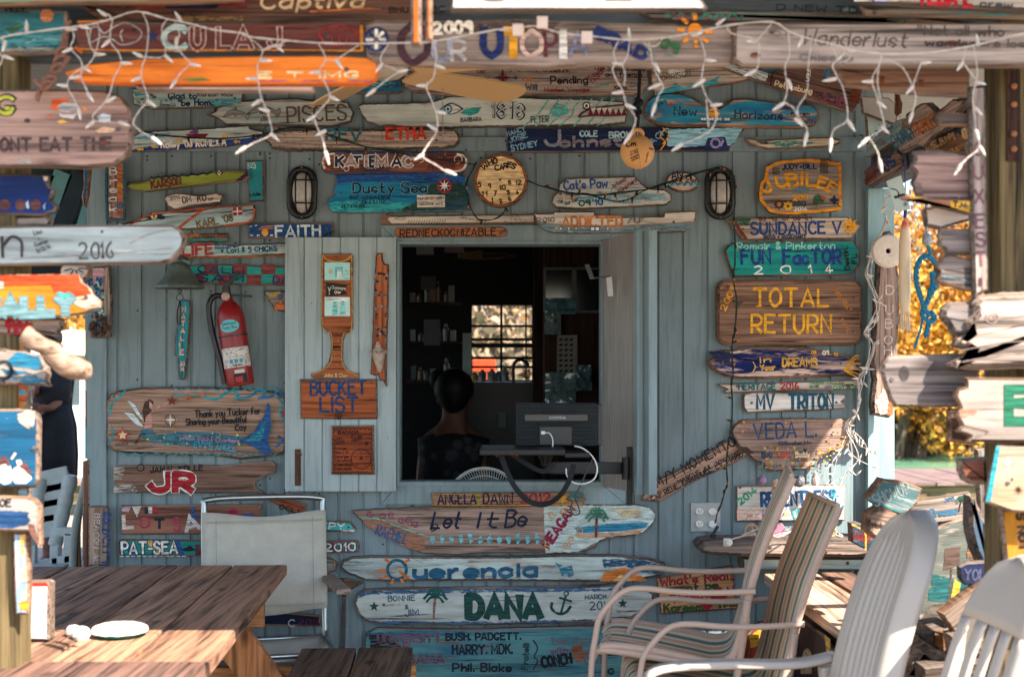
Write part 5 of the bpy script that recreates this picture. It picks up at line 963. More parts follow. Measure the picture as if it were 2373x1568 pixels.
FS('big grey brown board spelling OUR UTOPIA in letters of many colours with a compass rose', [(848,56),(870,46),(1000,48),(1200,44),(1420,52),(1700,58),(1702,130),(1690,150),(1540,156),(1380,150),(1260,158),(1000,152),(880,146),(850,130),(846,90)], wood('#84746b','#4a3f39',gs=.9),
  [pg([(1010,54),(1190,48),(1300,52),(1280,70),(1120,76),(1010,72)],'#4c3b34',.45,3), ri(872,92,26,6,'#1c2f5e',.1)]+[ln([(872+8*math.cos(a),92+8*math.sin(a)),(872+22*math.cos(a),92+22*math.sin(a))],7,c) for a,c in ((0,WHT),(.79,'#1c2f5e'),(1.57,WHT),(2.36,'#1c2f5e'),(3.14,WHT),(3.93,'#1c2f5e'),(4.71,WHT),(5.5,WHT))]+
  [tx('O',930,146,988,146,88,'#42242c',15,wear=.1), tx('U',1005,140,1040,140,44,'#8f8f9c',10,wear=.4), tx('R',1048,140,1078,138,44,'#a59d98',8,wear=.35), tx('2009',1006,78,1092,76,24,'#e2d6c6',7,wear=.05), tx('U',1120,130,1158,130,60,'#16275c',14,wear=.08), tx('T',1168,130,1208,130,58,'#e09a1e',15,wear=.08), tx('O',1213,130,1255,130,56,'#c9a89a',9,wear=.1), tx('P',1266,130,1292,128,58,'#5d2a34',8,wear=.3), tx('I',1305,132,1308,132,58,'#d5cfc8',15,wear=.1), tx('A',1322,128,1360,126,48,'#7d7a92',8,wear=.35), tx('BRAD',1376,84,1490,138,22,'#16275c',9,wear=.1), tx('09',1528,108,1566,124,20,'#2a5a36',7), ci(1610,72,17,'#e0831a',.1)]+[pg([(1610+24*math.cos(a-.2),72+24*math.sin(a-.2)),(1610+24*math.cos(a+.2),72+24*math.sin(a+.2)),(1610+42*math.cos(a+.1),72+40*math.sin(a+.1)),(1610+42*math.cos(a-.1),72+40*math.sin(a-.1))],'#e0891e',.15,1) for a in (.1,.75,1.5,2.3,3.2,3.9,4.7)]+[tx('Q A',1500,132,1560,134,14,'#6d7a72',3,wear=.4)], dep=3.25, rough=1.6, th=.03)
FS('sunlit white board hanging lowest from the eave, cut off by the top of the picture', [(1048,-60),(1580,-60),(1640,18),(1632,25),(1043,24)], wood('#cfc2b6','#96867c',paint='#ddd6cc',wear=.05), [tx('SIMPLY',1120,0,1560,-2,36,'#4a4440',7,wear=.2)], dep=2.58, rough=.8)
FS('grey board with a green zigzag wave right of the white sunlit board', [(1480,28),(1660,22),(1990,26),(2100,50),(1980,52),(1700,52),(1510,46)], wood('#6d6660','#38332f',paint='#7f8f86',wear=.5), [waves(1540,1720,38,6,6,5,'#3f8a78'), tx('D NEW TD',1800,24,1985,30,13,'#23262a',3,wear=.35), pg([(1560,36),(1720,34),(1720,48),(1560,46)],'#7d5a58',.65,2)], dep=3.3, rough=1)
FS('thin slanted teal grey board behind the top right corner', [(1950,22),(2030,18),(2260,52),(2250,60),(2100,52)], wood('#6a7472','#363c3c',paint='#7fa09a',wear=.4), dep=3.34, rough=1)
FS('pale board with bold red lettering at the top right corner', [(1975,-40),(2440,-40),(2440,26),(2200,16),(1990,4)], wood('#b0a094','#6a5c52',paint='#c9bfb4',wear=.35), [tx('VEDA L',2128,8,2250,14,34,'#b01f2c',9,wear=.1), tx('crew',2272,16,2345,20,16,'#3a3a40',3.4), ri(2040,-18,26,5,'#2a3a7a'), ln([(1980,2),(2080,2)],4,WHT,.3)], dep=3.15, rough=.8)
FS('blue green worn plank just under the red lettered board', [(1995,14),(2200,18),(2440,28),(2440,46),(2200,40),(2010,34)], wood('#7d746c','#3d3733',paint='#4f8f8f',wear=.5), dep=3.22, rough=1)
FS('wide smooth grey board with hand written Wanderlust and not all who wander', [(1702,62),(1712,52),(2100,52),(2440,52),(2440,152),(2000,155),(1720,153),(1701,140)], wood('#92857e','#5d524c',gs=.7,bump=.25),
  [tx('Wanderlust',1860,104,2098,110,36,'#554a46',3.6,wear=.35,sl=.2), tx('SY',1795,84,1830,84,18,'#6a5f5a',2.6,wear=.5), tx('"Not all who',2128,82,2325,84,22,'#4d4340',3,wear=.3), tx('wander',2145,106,2258,108,14,'#3a2f2c',4,wear=.25), tx('are lost"',2270,108,2400,112,18,'#554a46',3,wear=.4), tx('Chicago',1855,142,1975,142,15,'#6d625c',2.6,wear=.5), ci(1750,129,12,'#6d3a22',.35,7), ci(2205,101,15,'#4a2418',.3,6), ci(1788,76,7,'#5d3a2a',.3,4)], dep=3.22, rough=.5, th=.03)
FS('rusty stained brown rail below the wide grey board', [(1935,156),(2250,158),(2246,224),(2150,220),(2040,210),(1960,198)], wood('#7a5c4c','#3d2a22',gs=.8), [pg([(2030,178),(2048,176),(2050,200),(2034,202)],'#6d3a22',.55,2), pg([(2128,186),(2140,184),(2142,200),(2130,200)],'#6d3a22',.55,2)], dep=3.36, rough=1.4)
FS('glossy orange paddle blade with cream letters lying along the beam, lower left', [(150,168),(200,150),(330,137),(560,131),(780,129),(850,134),(872,146),(876,160),(868,184),(840,193),(500,194),(330,192),(200,190),(160,180)], wood('#b8581a','#6a3010',paint='#e2781a',wear=.1,paint2='#c2600f',rough=.5), [tx('E T 1MG',600,181,830,180,13,'#f0c890',4.5,wear=.25), pg([(420,184),(470,180),(490,187),(440,190)],'#6a7a34',.35,1), ln([(600,188),(860,188)],3,'#8f4a86',.6)], dep=3.12, rough=.8, th=.04, rim=.003, edge=plain('#c9651a', .6, name='orange_edge'))
FS('pale pink weathered batten right below the orange paddle', [(310,195),(500,196),(729,195),(727,214),(500,213),(320,212)], wood('#b5988a','#6d554a'), dep=3.14, rough=.6)
FS('large rounded driftwood sign reading DONT EAT THE, hung by a rope at the left', [(-80,208),(140,206),(240,209),(280,222),(300,250),(305,290),(303,330),(292,362),(262,382),(200,388),(60,386),(-80,388)], wood('#8a6f64','#54403a',gs=.8),
  [tx('DONT EAT THE',-22,350,258,348,28,'#4a3836',6,wear=.35), tx('G',-8,262,30,262,36,'#1c1c16',13), tx('G',-8,262,30,262,36,'#a9a93a',7), pg([(120,250),(118,235),(136,228),(160,232),(158,240),(140,246),(134,258)],'#d0551e',.2,2), pg([(134,245),(150,238),(178,240),(180,254),(160,262),(138,258)],'#a5a19c',.2,2), pg([(136,264),(150,266),(180,264),(170,276),(142,272)],'#bdb6ae',.3,2), pg([(190,245),(204,254),(196,260)],'#c97a3a',.2,1), pg([(225,270),(240,264),(258,268),(256,282),(232,284)],'#a9b0ae',.3,2), pg([(222,302),(240,294),(268,298),(262,306),(230,308)],'#d0a884',.3,2), pg([(108,270),(120,264),(118,274)],'#d06a34',.1,1), pg([(132,282),(146,278),(160,284),(140,288)],'#d9a84a',.1,1), ci(242,331,11,'#5a2f20',.3,5), ci(64,280,7,'#43302a',.3,5), pg([(36,372),(70,368),(76,378),(48,380)],'#a5a096',.5,2)], dep=3.2, rough=1.6, th=.03, rim=.006)
# --- left post cluster
FS('deep blue board with three round brown discs on the left porch post', [(-70,404),(60,402),(108,406),(110,424),(126,440),(118,462),(132,478),(124,492),(100,500),(20,498),(-70,498)], wood('#2a3a5a','#141f38',paint='#172f66',wear=.06,paint2='#122452'), [ci(12,475,13,'#5a3432',.05), ci(48,475,13,'#5a3432',.05), ci(83,475,13,'#5a3432',.05), pg([(60,470),(66,464),(68,484),(62,482)],'#9ab4c4',.3,1), pg([(99,478),(106,470),(104,488)],'#9ab4c4',.3,1), pg([(100,408),(112,410),(110,420),(102,418)],'#b5a8a0',.3,1)], dep=3.40, rough=3, group=G3)
FS('short grey weathered plank under the blue board on the left porch post', [(-70,502),(60,500),(108,498),(118,510),(112,524),(-70,530)], wood('#8a7d74','#4a403a'), dep=3.42, rough=2, group=G3)
FS('long pale board with a rounded end dated 2016 on the left porch post', [(-70,526),(100,521),(300,520),(400,521),(418,532),(427,552),(424,572),(410,590),(396,604),(370,611),(200,613),(-70,617)], wood('#a5aaa6','#62625e',paint='#a2acaa',wear=.15,bump=.4), [tx('n',6,596,50,594,80,'#3c3634',6,wear=.25), tx('2016',184,599,264,597,36,'#4c4a48',4,wear=.15,jit=.5), tx('Lisa',80,545,98,540,10,'#4a4644',1.8), tx('+',88,557,94,556,6,'#4a4644',1.6), tx('Gaetan',82,572,112,562,9,'#4a4644',1.8), tx('11/13/16',86,586,118,574,9,'#4a4644',1.8), ci(237,537,3,'#2a201e',0), ci(239,595,4,'#4a1c1a',0), ln([(300,565),(340,545),(400,530)],2,'#9a8676',.5), ln([(30,600),(200,592),(400,575)],1.2,'#8a7d70',.4)], dep=3.38, rough=.8, th=.026, group=G3)
FS('orange and yellow pointed board with pale blue letters on the left porch post', [(-70,638),(60,636),(182,635),(186,652),(205,668),(212,680),(230,698),(229,712),(200,726),(150,735),(-70,737)], wood('#b0704a','#6a3c22',paint='#a4690c',wear=.08,paint2='#94590a',rough=.7), [pg([(-70,638),(182,636),(186,652),(206,668),(212,682),(150,690),(128,680),(118,660),(0,662),(-70,664)],'#9a3408',.12,2), pg([(168,690),(212,682),(229,700),(226,712),(200,718),(172,704)],'#a08a78',.4,2), pg([(-20,650),(8,652),(10,668),(-20,672)],'#a5988c',.2,2), tx('SALLY',-32,730,168,726,36,'#5a787c',15,edge='#3a6a72',ew=1.5,wear=.12), pg([(128,680),(140,676),(150,680),(160,676),(172,682),(160,690),(140,690)],'#2f8a80',.2,1)], dep=3.36, rough=1.8, group=G3)
FS('pale plank with red ROLL TIDE lettering on the left porch post', [(-70,738),(100,736),(146,737),(142,748),(146,762),(130,770),(138,776),(90,774),(-70,776)], wood('#85736a','#41352e'), [tx('ROLL',16,753,74,752,18,'#9c1c26',5.5,wear=.12), tx('TIDE',14,772,70,772,16,'#9c1c26',5.5,wear=.12)], dep=3.40, rough=2, group=G3)
FS('splintered white board with heavy turquoise paint on the left porch post', [(-70,812),(0,808),(60,816),(92,824),(98,840),(110,850),(114,866),(108,880),(116,894),(60,892),(-70,894)], wood('#85776d','#463b35',paint='#91877e',wear=.35), [pg([(40,815),(92,826),(100,846),(90,856),(40,850),(10,840)],'#1a6480',.3,4), pg([(0,852),(70,862),(110,884),(70,890),(30,878)],'#1a6480',.5,4), ri(8,858,20,8,'#14181c',.2), tx('R',0,886,12,886,12,'#22262a',3)], dep=3.38, rough=4, group=G3)
FS('blue rounded board with two painted white figures on the left porch post', [(-70,948),(40,947),(70,949),(86,958),(90,975),(88,1110),(84,1124),(76,1130),(-70,1131)], wood('#a59488','#5f534b',paint='#0c4a68',wear=.08,paint2='#083a56'), [pg([(40,960),(60,950),(82,952),(80,985),(66,992),(44,978)],'#a59488',.25,3), pg([(-10,1085),(10,1070),(25,1080),(30,1100),(25,1118),(10,1122),(-10,1110)],'#d9cdc2',.05,1), pg([(32,1085),(48,1075),(62,1090),(75,1108),(60,1120),(36,1120),(28,1108)],'#d9cdc2',.05,1), pg([(-2,1062),(8,1056),(20,1062),(22,1082),(12,1074),(2,1078),(-4,1084)],'#5a3430',.05,1), pg([(48,1068),(62,1074),(72,1092),(70,1102),(56,1088),(44,1080)],'#5a3430',.05,1), pg([(38,1066),(48,1064),(52,1074),(42,1078)],'#d9bfb2',.05,0), ln([(28,1062),(36,1050)],5,'#c5bab0',.3), ln([(4,1070),(16,1069)],3,BLK)], dep=3.37, rough=1, group=G3)
FS('white cracked board with black letters and a blue band, lowest on the left porch post', [(-70,1146),(60,1150),(82,1158),(93,1175),(93,1230),(95,1262),(90,1268),(80,1250),(66,1232),(-70,1230)], wood('#8f8177','#4a3e37',paint='#9c9188',wear=.12), [tx('LOE',-14,1172,26,1172,16,'#1c1a1c',3.2), pg([(-70,1184),(20,1182),(70,1186),(64,1196),(72,1206),(60,1216),(30,1222),(-70,1222)],'#10375f',.15,3), pg([(66,1212),(80,1216),(92,1262),(84,1258),(70,1234)],'#6a463a',.25,2)], dep=3.36, rough=1.6, group=G3)
FS('slim upright strip with yellow and pale blue paint below the white board', [(28,1232),(66,1232),(68,1380),(66,1424),(34,1424),(30,1340)], wood('#b09a90','#6a564c',paint='#8faab8',wear=.35,axis='z'), [pg([(46,1240),(58,1236),(60,1270),(50,1290)],'#d9a04a',.45,2), pg([(44,1395),(66,1390),(66,1412),(46,1410)],'#d98a1e',.15,2), pg([(46,1320),(62,1310),(64,1350),(48,1345)],'#c9a88a',.5,2)], dep=3.38, rough=.8, group=G3)
FS('upright strip of orange, white and blue paint between the boards of the left post', [(36,775),(60,775),(66,1150),(40,1150)], wood('#9a7a62','#5a4234',paint='#c9843a',wear=.45,axis='z'), [pg([(38,890),(60,890),(62,930),(40,930)],'#c9532a',.4,2), pg([(42,900),(60,904),(58,916),(44,912)],'#3f93a8',.3,1), pg([(40,1132),(62,1132),(64,1150),(42,1150)],'#8fb4c8',.4,1)], dep=3.43, rough=.8, group=G3)
FS('round white shell like disc with dark strokes peeking under the dated board', [(172+36*math.cos(a*.4),628+26*math.sin(a*.4)) for a in range(16)], wood('#b5aaa0','#6d645c',knots=False), [ln([(175+9*math.cos(a),620+6*math.sin(a)),(175+27*math.cos(a),620+17*math.sin(a))],3,'#1d3a54') for a in (.2,.8,1.4,2,2.7)], dep=3.9, rough=.8, group=None)
# --- right post planks; the longest run on out of view to shade the ribbed chair
VP = 3.39
FS('upright grey batten with faint maroon letters on the right porch post', [(2247,200),(2284,198),(2291,672),(2258,690),(2252,500)], wood('#8d7f78','#544843',axis='z'), [tx(c,2258+i*1.6,y+30,2278+i*1.6,y+29,30,'#6d4a50',5,wear=.3) for i,(c,y) in enumerate((('U',385),('X',440),('E',498),('S',540),('T',585)))]+[tx('I',2272,660,2274,660,14,'#4a2c38',7), tx('O',2260,360,2276,360,30,'#6d4a50',4,wear=.5)], dep=VP-.03, rough=.8, group=G4)
FS('short dark grey plank highest on the right porch post', [(2164,270),(2180,259),(2250,262),(2250,292),(2180,292),(2172,282)], wood('#4f4540','#26201d'), dep=VP, rough=2.4, group=G4)
FS('wide pinkish grey plank with a splintered left end on the right porch post', [(2117,350),(2180,347),(2250,356),(2250,464),(2130,462),(2122,440),(2114,420),(2124,400),(2112,385),(2122,368)], wood('#8a7068','#4f3d38',gs=.7), [pg([(2116,420),(2135,424),(2140,455),(2124,452)],'#6a554e',.2,2)], dep=VP, rough=2.2, group=G4)
FS('thin pointed brown strip with yellow patches on the right porch post', [(2086,457),(2120,455),(2250,460),(2250,496),(2180,478),(2120,464)], wood('#8a5c44','#4a2e22'), [pg([(2105,456),(2150,456),(2148,461),(2110,461)],'#c9962a',.4,1), pg([(2200,466),(2250,466),(2250,494),(2204,480)],'#c9962a',.2,2), tx('T.M.',2208,478,2240,482,11,BLK,3)], dep=VP-.02, rough=1, group=G4)
FS('pale pink flat board behind the yellow patched strip', [(2142,482),(2170,476),(2250,496),(2250,510),(2180,530),(2146,522)], wood('#b5a39a','#7d6c64',paint='#c2b2aa',wear=.3), dep=VP+.05, rough=1.2, group=G4)
FS('short dark cracked plank above the next one on the right porch post', [(2180,528),(2250,530),(2258,590),(2196,592),(2190,578),(2176,566)], wood('#6a605c','#332c2a'), dep=VP, rough=2.4, group=G4)
FS('dark cracked plank with a ragged left end just above the white driftwood', [(2184,596),(2200,590),(2256,600),(2262,672),(2250,676),(2172,655),(2176,630),(2168,618)], wood('#635a57','#2c2624',gs=.8), [ln([(2185,640),(2240,650)],2,'#4fa0b0',.6), ln([(2190,625),(2250,632)],2.4,'#2a2422',.3)], dep=VP-.01, rough=2.6, group=G4)
FS('knotty grey driftwood end sticking out beside the white driftwood', [(2185,715),(2200,700),(2240,698),(2270,710),(2275,760),(2250,782),(2210,776),(2196,752),(2182,735)], wood('#6a625e','#2c2725'), [ln([(2190,735),(2230,742),(2260,738)],3,'#2c2725',.2)], dep=VP-.02, rough=2.4, group=G4, rim=.012)
FS('big sun bleached driftwood with deep wavy layers on the right porch post', [(2254,705),(2270,684),(2330,676),(2680,672),(2680,856),(2360,854),(2260,858),(2216,850),(2202,842),(2238,824),(2256,812),(2216,800),(2222,784),(2250,770),(2240,745),(2260,728)], wood('#94857b','#453a34',gs=.5), [ln([(2225,812),(2290,800),(2373,790),(2680,788)],3,'#6a5c54',.2), ln([(2230,838),(2300,826),(2373,820),(2680,822)],3,'#7d6d64',.25), ln([(2262,760),(2330,754),(2680,745)],2.4,'#7d6d64',.3), ri(2298,735,14,3,'#8a7a70',.4), ri(2298,735,7,2,'#7a6a60',.4), ln([(2256,728),(2272,716),(2262,740),(2250,750)],4,'#5a4e48',.3)], dep=VP-.04, rough=2, group=G4, rim=.016, th=.05)
FS('long dark grey plank pointing left at mid height on the right porch post', [(2046,842),(2058,826),(2120,822),(2230,818),(2272,822),(2270,938),(2200,944),(2075,942),(2062,920),(2052,890),(2044,862)], wood('#655c59','#2b2626',gs=.75), [ci(2095,865,12,'#3a3331',.4,18)], dep=VP+.03, rough=2.2, group=G4)
FS('sun bleached white plank with a green painted E on the right porch post', [(2238,874),(2680,878),(2680,1028),(2240,1024),(2250,1010),(2218,1000),(2230,985),(2216,962),(2226,945),(2214,915),(2220,900),(2240,896)], wood('#7d6e64','#3a2d26',paint='#90847a',wear=.12,bump=.3), [tx('E',2338,976,2384,976,74,'#0f5a40',17,edge='#0c4232',ew=1.5,wear=.05), pg([(2222,950),(2270,945),(2260,960),(2226,966)],'#9a6a54',.55,2), ln([(2235,985),(2290,1000),(2260,1012)],3,'#6a5248',.35)], dep=VP-.05, rough=2, group=G4)
FS('short dark brown plank half behind the white E plank', [(2198,950),(2206,945),(2260,950),(2262,1030),(2200,1022)], wood('#4f3a30','#231813'), dep=VP+.04, rough=1.2, group=G4)
FS('rust brown block sticking out below the white E plank', [(2222,1062),(2290,1058),(2292,1124),(2250,1122),(2232,1112),(2222,1090)], wood('#6a4030','#2f1a13'), dep=VP, rough=1.5, group=G4, rim=.01)
FS('tilted sunlit board with a teal edge and a small dark star at the right', [(2312,1032),(2680,1046),(2680,1206),(2346,1186),(2284,1164),(2296,1110)], wood('#94795f','#523d2d',paint='#a08a76',wear=.4), [pg([(2308,1034),(2318,1034),(2296,1160),(2284,1162)],'#1f7f8a',.1,1), st(2360,1134,13,'#33211c',8,.3), ci(2345,1110,3,'#33211c'), pg([(2330,1060),(2342,1062),(2338,1080),(2328,1076)],'#e2d6ca',.3,1)], dep=VP-.06, rough=1, group=G4)
FS('upright orange board with dark letters reading down it at the right edge', [(2318,1178),(2480,1190),(2490,1440),(2345,1420)], wood('#a86a34','#5a341a',paint='#a8701e',wear=.3,axis='z'), [tx('IS NOT A TITLE',2356,1184,2372,1410,17,'#1f2024',5), pg([(2395,1260),(2430,1250),(2430,1300),(2400,1290)],'#1f6f80',.3,2)], dep=VP, rough=1, group=G4)
# --- boards leaning and piled at the right side of the porch
G5 = 'signs piled along the right side rail'
def PS(label, pts, mat, art=(), dep=4.7, **k): return S(label, pts, mat, art, dep=dep, group=G5, **k)
PS('teal grey grooved block tilted at the top of the pile', [(2045,1108),(2070,1113),(2110,1116),(2138,1132),(2128,1165),(2100,1195),(2050,1180),(2008,1156)], wood('#7d8682','#33403f',paint='#46666a',wear=.5,gs=.7), [tx('SHOWUP',2030,1172,2110,1140,26,'#7d8a86',3,wear=.35), ln([(2012,1154),(2060,1176),(2104,1192)],4,'#2a7a80',.2)], dep=4.55, rot=-20, rough=1.4, th=.07, rim=.008)
PS('greyish board dated 2015 with a small palm, lying across the pile', [(2086,1180),(2096,1162),(2180,1150),(2246,1138),(2252,1150),(2240,1196),(2222,1206),(2150,1216),(2080,1222)], wood('#857970','#463b35'), [tx('Crude Dreams',2096,1206,2218,1190,18,'#33607a',3,wear=.25,sl=.2), tx('2015',2190,1162,2212,1158,8,'#33607a',1.8)]+palm(2222,1184,34,'#3a201c','#1f4a3c',6), dep=4.6, rot=8, rough=1.2)
PS('cracked brown stump end with scratched writing in the pile', [(2012,1190),(2036,1176),(2070,1184),(2092,1200),(2090,1240),(2080,1262),(2040,1256),(2008,1232)], wood('#8d7565','#43342b',gs=.7), [tx('Not Camel',2022,1222,2088,1226,13,'#40312a',1.8,wear=.3)], dep=4.5, rot=-12, rough=1.6, th=.08, rim=.012)
PS('small blue and orange block with red capitals on the driftwood shelf', [(1972,1212),(1990,1210),(2034,1228),(2034,1270),(2012,1276),(1974,1256)], wood('#5a5f66','#23323f',paint='#1d4456',wear=.35), [tx('TANNER',1976,1246,2012,1258,17,'#7d2824',3), ln([(1975,1215),(2004,1232),(2006,1272)],4,'#d99a3a',.2)], dep=5.35, rough=1, th=.06, rim=.006)
PS('large white and sea green mural board with grey rocks and a yellow cactus', [(2150,1230),(2240,1196),(2320,1210),(2400,1260),(2400,1590),(2110,1590),(2120,1420)], wood('#8a847c','#4a453f',paint='#5f645c',wear=.35), [pg([(2160,1330),(2240,1345),(2330,1330),(2330,1380),(2230,1395),(2150,1390)],'#1a5a5c',.4,4), pg([(2190,1270),(2226,1265),(2222,1310),(2186,1320)],'#54423a',.2,2), ln([(2205,1315),(2198,1400)],4,'#54423a',.2), pg([(2120,1450),(2160,1400),(2210,1396),(2240,1420),(2280,1400),(2320,1450),(2320,1500),(2120,1500)],'#5a524a',.2,3), pg([(2212,1340),(2226,1350),(2220,1400),(2228,1440),(2216,1490),(2212,1430),(2202,1390)],'#b8a03a',.15,1), pg([(2240,1410),(2300,1400),(2310,1480),(2250,1500)],'#8a9a92',.5,3), pg([(2250,1215),(2290,1240),(2260,1300),(2240,1290)],'#9a6a4a',.5,3)], dep=4.35, rough=1.4, rot=4)
PS('blue grey tapering driftwood leaning in front of the mural board', [(2248,1148),(2262,1160),(2290,1210),(2312,1260),(2322,1300),(2310,1350),(2298,1360),(2280,1320),(2258,1270),(2246,1220)], wood('#6d645f','#2f2a2a',paint='#4a6278',wear=.5,axis='z'), dep=4.0, rough=2, th=.06, rim=.012)
PS('small navy board with pale YOLO lettering against the mural', [(2222,1312),(2240,1302),(2300,1298),(2310,1350),(2300,1360),(2236,1354),(2224,1340)], wood('#23283f','#10131f',paint='#1c2547',wear=.15), [tx('YOLO',2236,1342,2298,1344,24,'#454a62',4,wear=.3)], dep=3.95, rough=1)
PS('dark plank with black letters under the navy YOLO board', [(2232,1368),(2310,1360),(2312,1402),(2290,1410),(2270,1404),(2250,1385)], wood('#5a5048','#241f1c'), [tx('SHIP',2258,1398,2304,1396,18,'#1c1a1c',3.4)], dep=3.97, rough=1.6)
PS('grey rock like driftwood lump at the foot of the pile', [(2130,1500),(2150,1490),(2180,1510),(2215,1550),(2220,1590),(2100,1590),(2110,1540)], wood('#857468','#443a33'), dep=4.0, rough=2, th=.2, rim=.03)
PS('orange and black painted driftwood low behind the white chair', [(2150,1450),(2190,1440),(2260,1480),(2340,1500),(2340,1580),(2260,1575),(2200,1540),(2150,1500)], wood('#6a503e','#2a1f19',paint='#8a5018',wear=.6), [pg([(2200,1470),(2260,1490),(2240,1510),(2200,1490)],'#231f1f',.4,3), pg([(2270,1510),(2330,1515),(2320,1545),(2280,1540)],'#d98a3a',.4,3)], dep=4.1, rough=2, th=.1, rim=.02)
# --- side beam above: boards on the face that looks towards the window
Z2 = lambda *ps: [(1970+.2217*x, 173.8+.2217*y) for x,y in ps]
z2 = lambda x, y: (1970+.2217*x, 173.8+.2217*y)
G6 = 'signs along the right side beam of the porch'
def BS(label, pts, mat, art=(), px=1.44, **k): return S(label, pts, mat, art, plane=((px, -.6, 2.3), (-1, 0, 0)), group=G6, **k)
BS('blue and cream board nearest the wall on the side beam', Z2((155,860),(162,740),(300,600),(460,485),(540,455),(555,500),(470,700),(300,800),(190,866)), wood('#b09a84','#6a5848',paint='#8fb4bc',wear=.4), [tx('Punta',1993,335,2070,296,20,'#2f5f80',3), tx('Aruba',2038,340,2055,332,8,RED,1.5)], rough=1.2)
BS('pitted driftwood with big blue and orange lettering on the side beam', Z2((465,740),(480,640),(560,560),(580,400),(720,300),(800,290),(900,380),(1060,250),(1180,255),(1150,330),(1010,560),(860,640),(760,760),(690,740),(520,815)), wood('#9a8578','#4a3b34'), [tx('CHUNKY',2076,344,2124,318,30,'#2a7690',4.4), tx('DUNKY',2126,316,2178,288,30,'#c9682a',4)]+speck(40,2080,250,2200,340,1.4,['#2f2622'],6), px=1.41, rough=2.4)
BS('worn board with dark red and navy letters under the blue and cream board', Z2((152,1150),(160,980),(250,900),(400,850),(480,780),(530,830),(545,960),(450,1030),(300,1110),(180,1168)), wood('#8a7264','#4a382f'), [tx('TATER',2006,408,2030,398,9,'#8a2a34',2.6), tx('BONES',2006,424,2032,412,8,'#8a2a34',2.4), tx('US',2028,398,2040,390,16,'#4a4a7a',3), tx('US',2056,398,2078,380,24,'#20407c',6)], rough=1.6)
BS('brown board with coloured raised letters further along the side beam', Z2((800,790),(840,730),(930,700),(1110,610),(1200,700),(1210,820),(900,850)), wood('#7a5a40','#3a281c'), [tx('ROSE BUMPS',2150,350,2216,320,14,'#a9845a',3.6), tx('OLL',2205,356,2225,348,10,'#c98a3a',3)], px=1.425, rough=1.2)
BS('yellow board with a white numeral at the far end of the side beam', Z2((1150,660),(1170,550),(1240,530),(1240,690),(1180,690)), wood('#a8742a','#5a3c14',paint='#c9922a',wear=.1), [tx('17',2236,322,2246,318,22,WHT,4)], px=1.425, rough=1)

PS('dark upright board standing behind the blue grey driftwood', [(2262,1040),(2300,1036),(2320,1200),(2330,1420),(2280,1420),(2270,1200)], wood('#5f564f','#2a2421',axis='z',paint='#8a9a98',wear=.6), dep=4.15, rough=1)
PS('brown plank lying across the mural behind the white chairs', [(2290,1375),(2420,1350),(2425,1392),(2296,1420)], wood('#7a5f4c','#33251d'), dep=3.9, rot=8, rough=1.4, th=.04)
PS('weathered striped plank standing at the far right behind the slatted chair', [(2380,1200),(2450,1210),(2450,1500),(2390,1500)], wood('#8a7a6c','#3a302a',axis='z',paint='#3f8a96',wear=.6), dep=3.95, rough=1.4)

board('soffit_board', 'pale pink grey soffit board at the top right corner under the eave', 'board', [(1994,222),(2060,226),(2082,246),(2078,290),(2040,278),(1999,262)], plain('#9a9590', .7, var=.12, sc=6, name='soffit_paint'), dep=5.72, th=.02, rough=.6)
board('soffit_board', 'pale green triangular gusset board at the top right corner of the wall', 'board', [(2006,262),(2078,291),(2030,322),(2012,345)], plain('#9fb3ac', .7, var=.1, sc=6, name='gusset_paint'), dep=5.76, th=.02, rough=.6)
board('rusty_bracket', 'rusty iron bracket under the eave at the top right corner', 'bracket', [(2075,217),(2086,220),(2092,240),(2090,262),(2080,270),(2074,262)], wood('#5a3220','#241410',axis='z',knots=False), dep=5.6, th=.01, rough=.8, rim=.002)

PS('broad grey brown plank leaning low at the right behind the ribbed chair', [(2180,1420),(2300,1330),(2330,1372),(2215,1470)], wood('#7a6a5e','#2c231e'), dep=3.92, rot=35, rough=2, th=.05)
PS('second grey brown plank lower in the pile at the right', [(2200,1470),(2380,1430),(2384,1490),(2210,1530)], wood('#6d5d51','#281f1a'), dep=3.9, rot=10, rough=2, th=.06)
PS('dark split timber lowest in the pile at the right', [(2140,1545),(2380,1520),(2384,1590),(2140,1600)], wood('#594a40','#1f1814'), dep=3.88, rot=5, rough=2, th=.08)
# ================================================================ FURNITURE
M_TOP = [wood(c, d, axis='y', gs=.55, bump=.7, rough=.75) for c, d in (('#8a6650','#2b1c15'),('#957058','#322119'),('#84624e','#291a14'),('#8f6b55','#2f1f17'))]
M_LEGW = wood('#9a6a45', '#5a3922', axis='z', gs=.5, rough=.8)
tb = empty('picnic_table', (-1.4, -1.35, 0), 'weathered brown picnic table in the left foreground, half in sun', 'table')
U = Vector((-.0498, 1, 0)).normalized(); R = Vector((U.y, -U.x, 0))
FR = Vector((-.863, -.41, 0)); TBL = 1.87
def tpt(r, l, z): return FR+R*r-U*l+Vector((0, 0, z))      # r: right of the far right corner, l: towards the camera
def slab(r0, r1, l0, l1, z0, z1):
    m = MB(); q = [tpt(r0, l1, z0), tpt(r1, l1, z0), tpt(r1, l0, z0), tpt(r0, l0, z0), tpt(r0, l1, z1), tpt(r1, l1, z1), tpt(r1, l0, z1), tpt(r0, l0, z1)]
    m.add(q, [(0,3,2,1),(4,5,6,7),(0,1,5,4),(1,2,6,5),(2,3,7,6),(3,0,4,7)]); return m
rn = random.Random(5)
for i in range(6):
    r1 = -i*.208; m = slab(r1-.201, r1, rn.uniform(-.008, .008), TBL+rn.uniform(-.012, .012), .722, .760+rn.uniform(-.002, .002))
    m.build('top_board', M_TOP[i % 4], tb, bevel=.006)
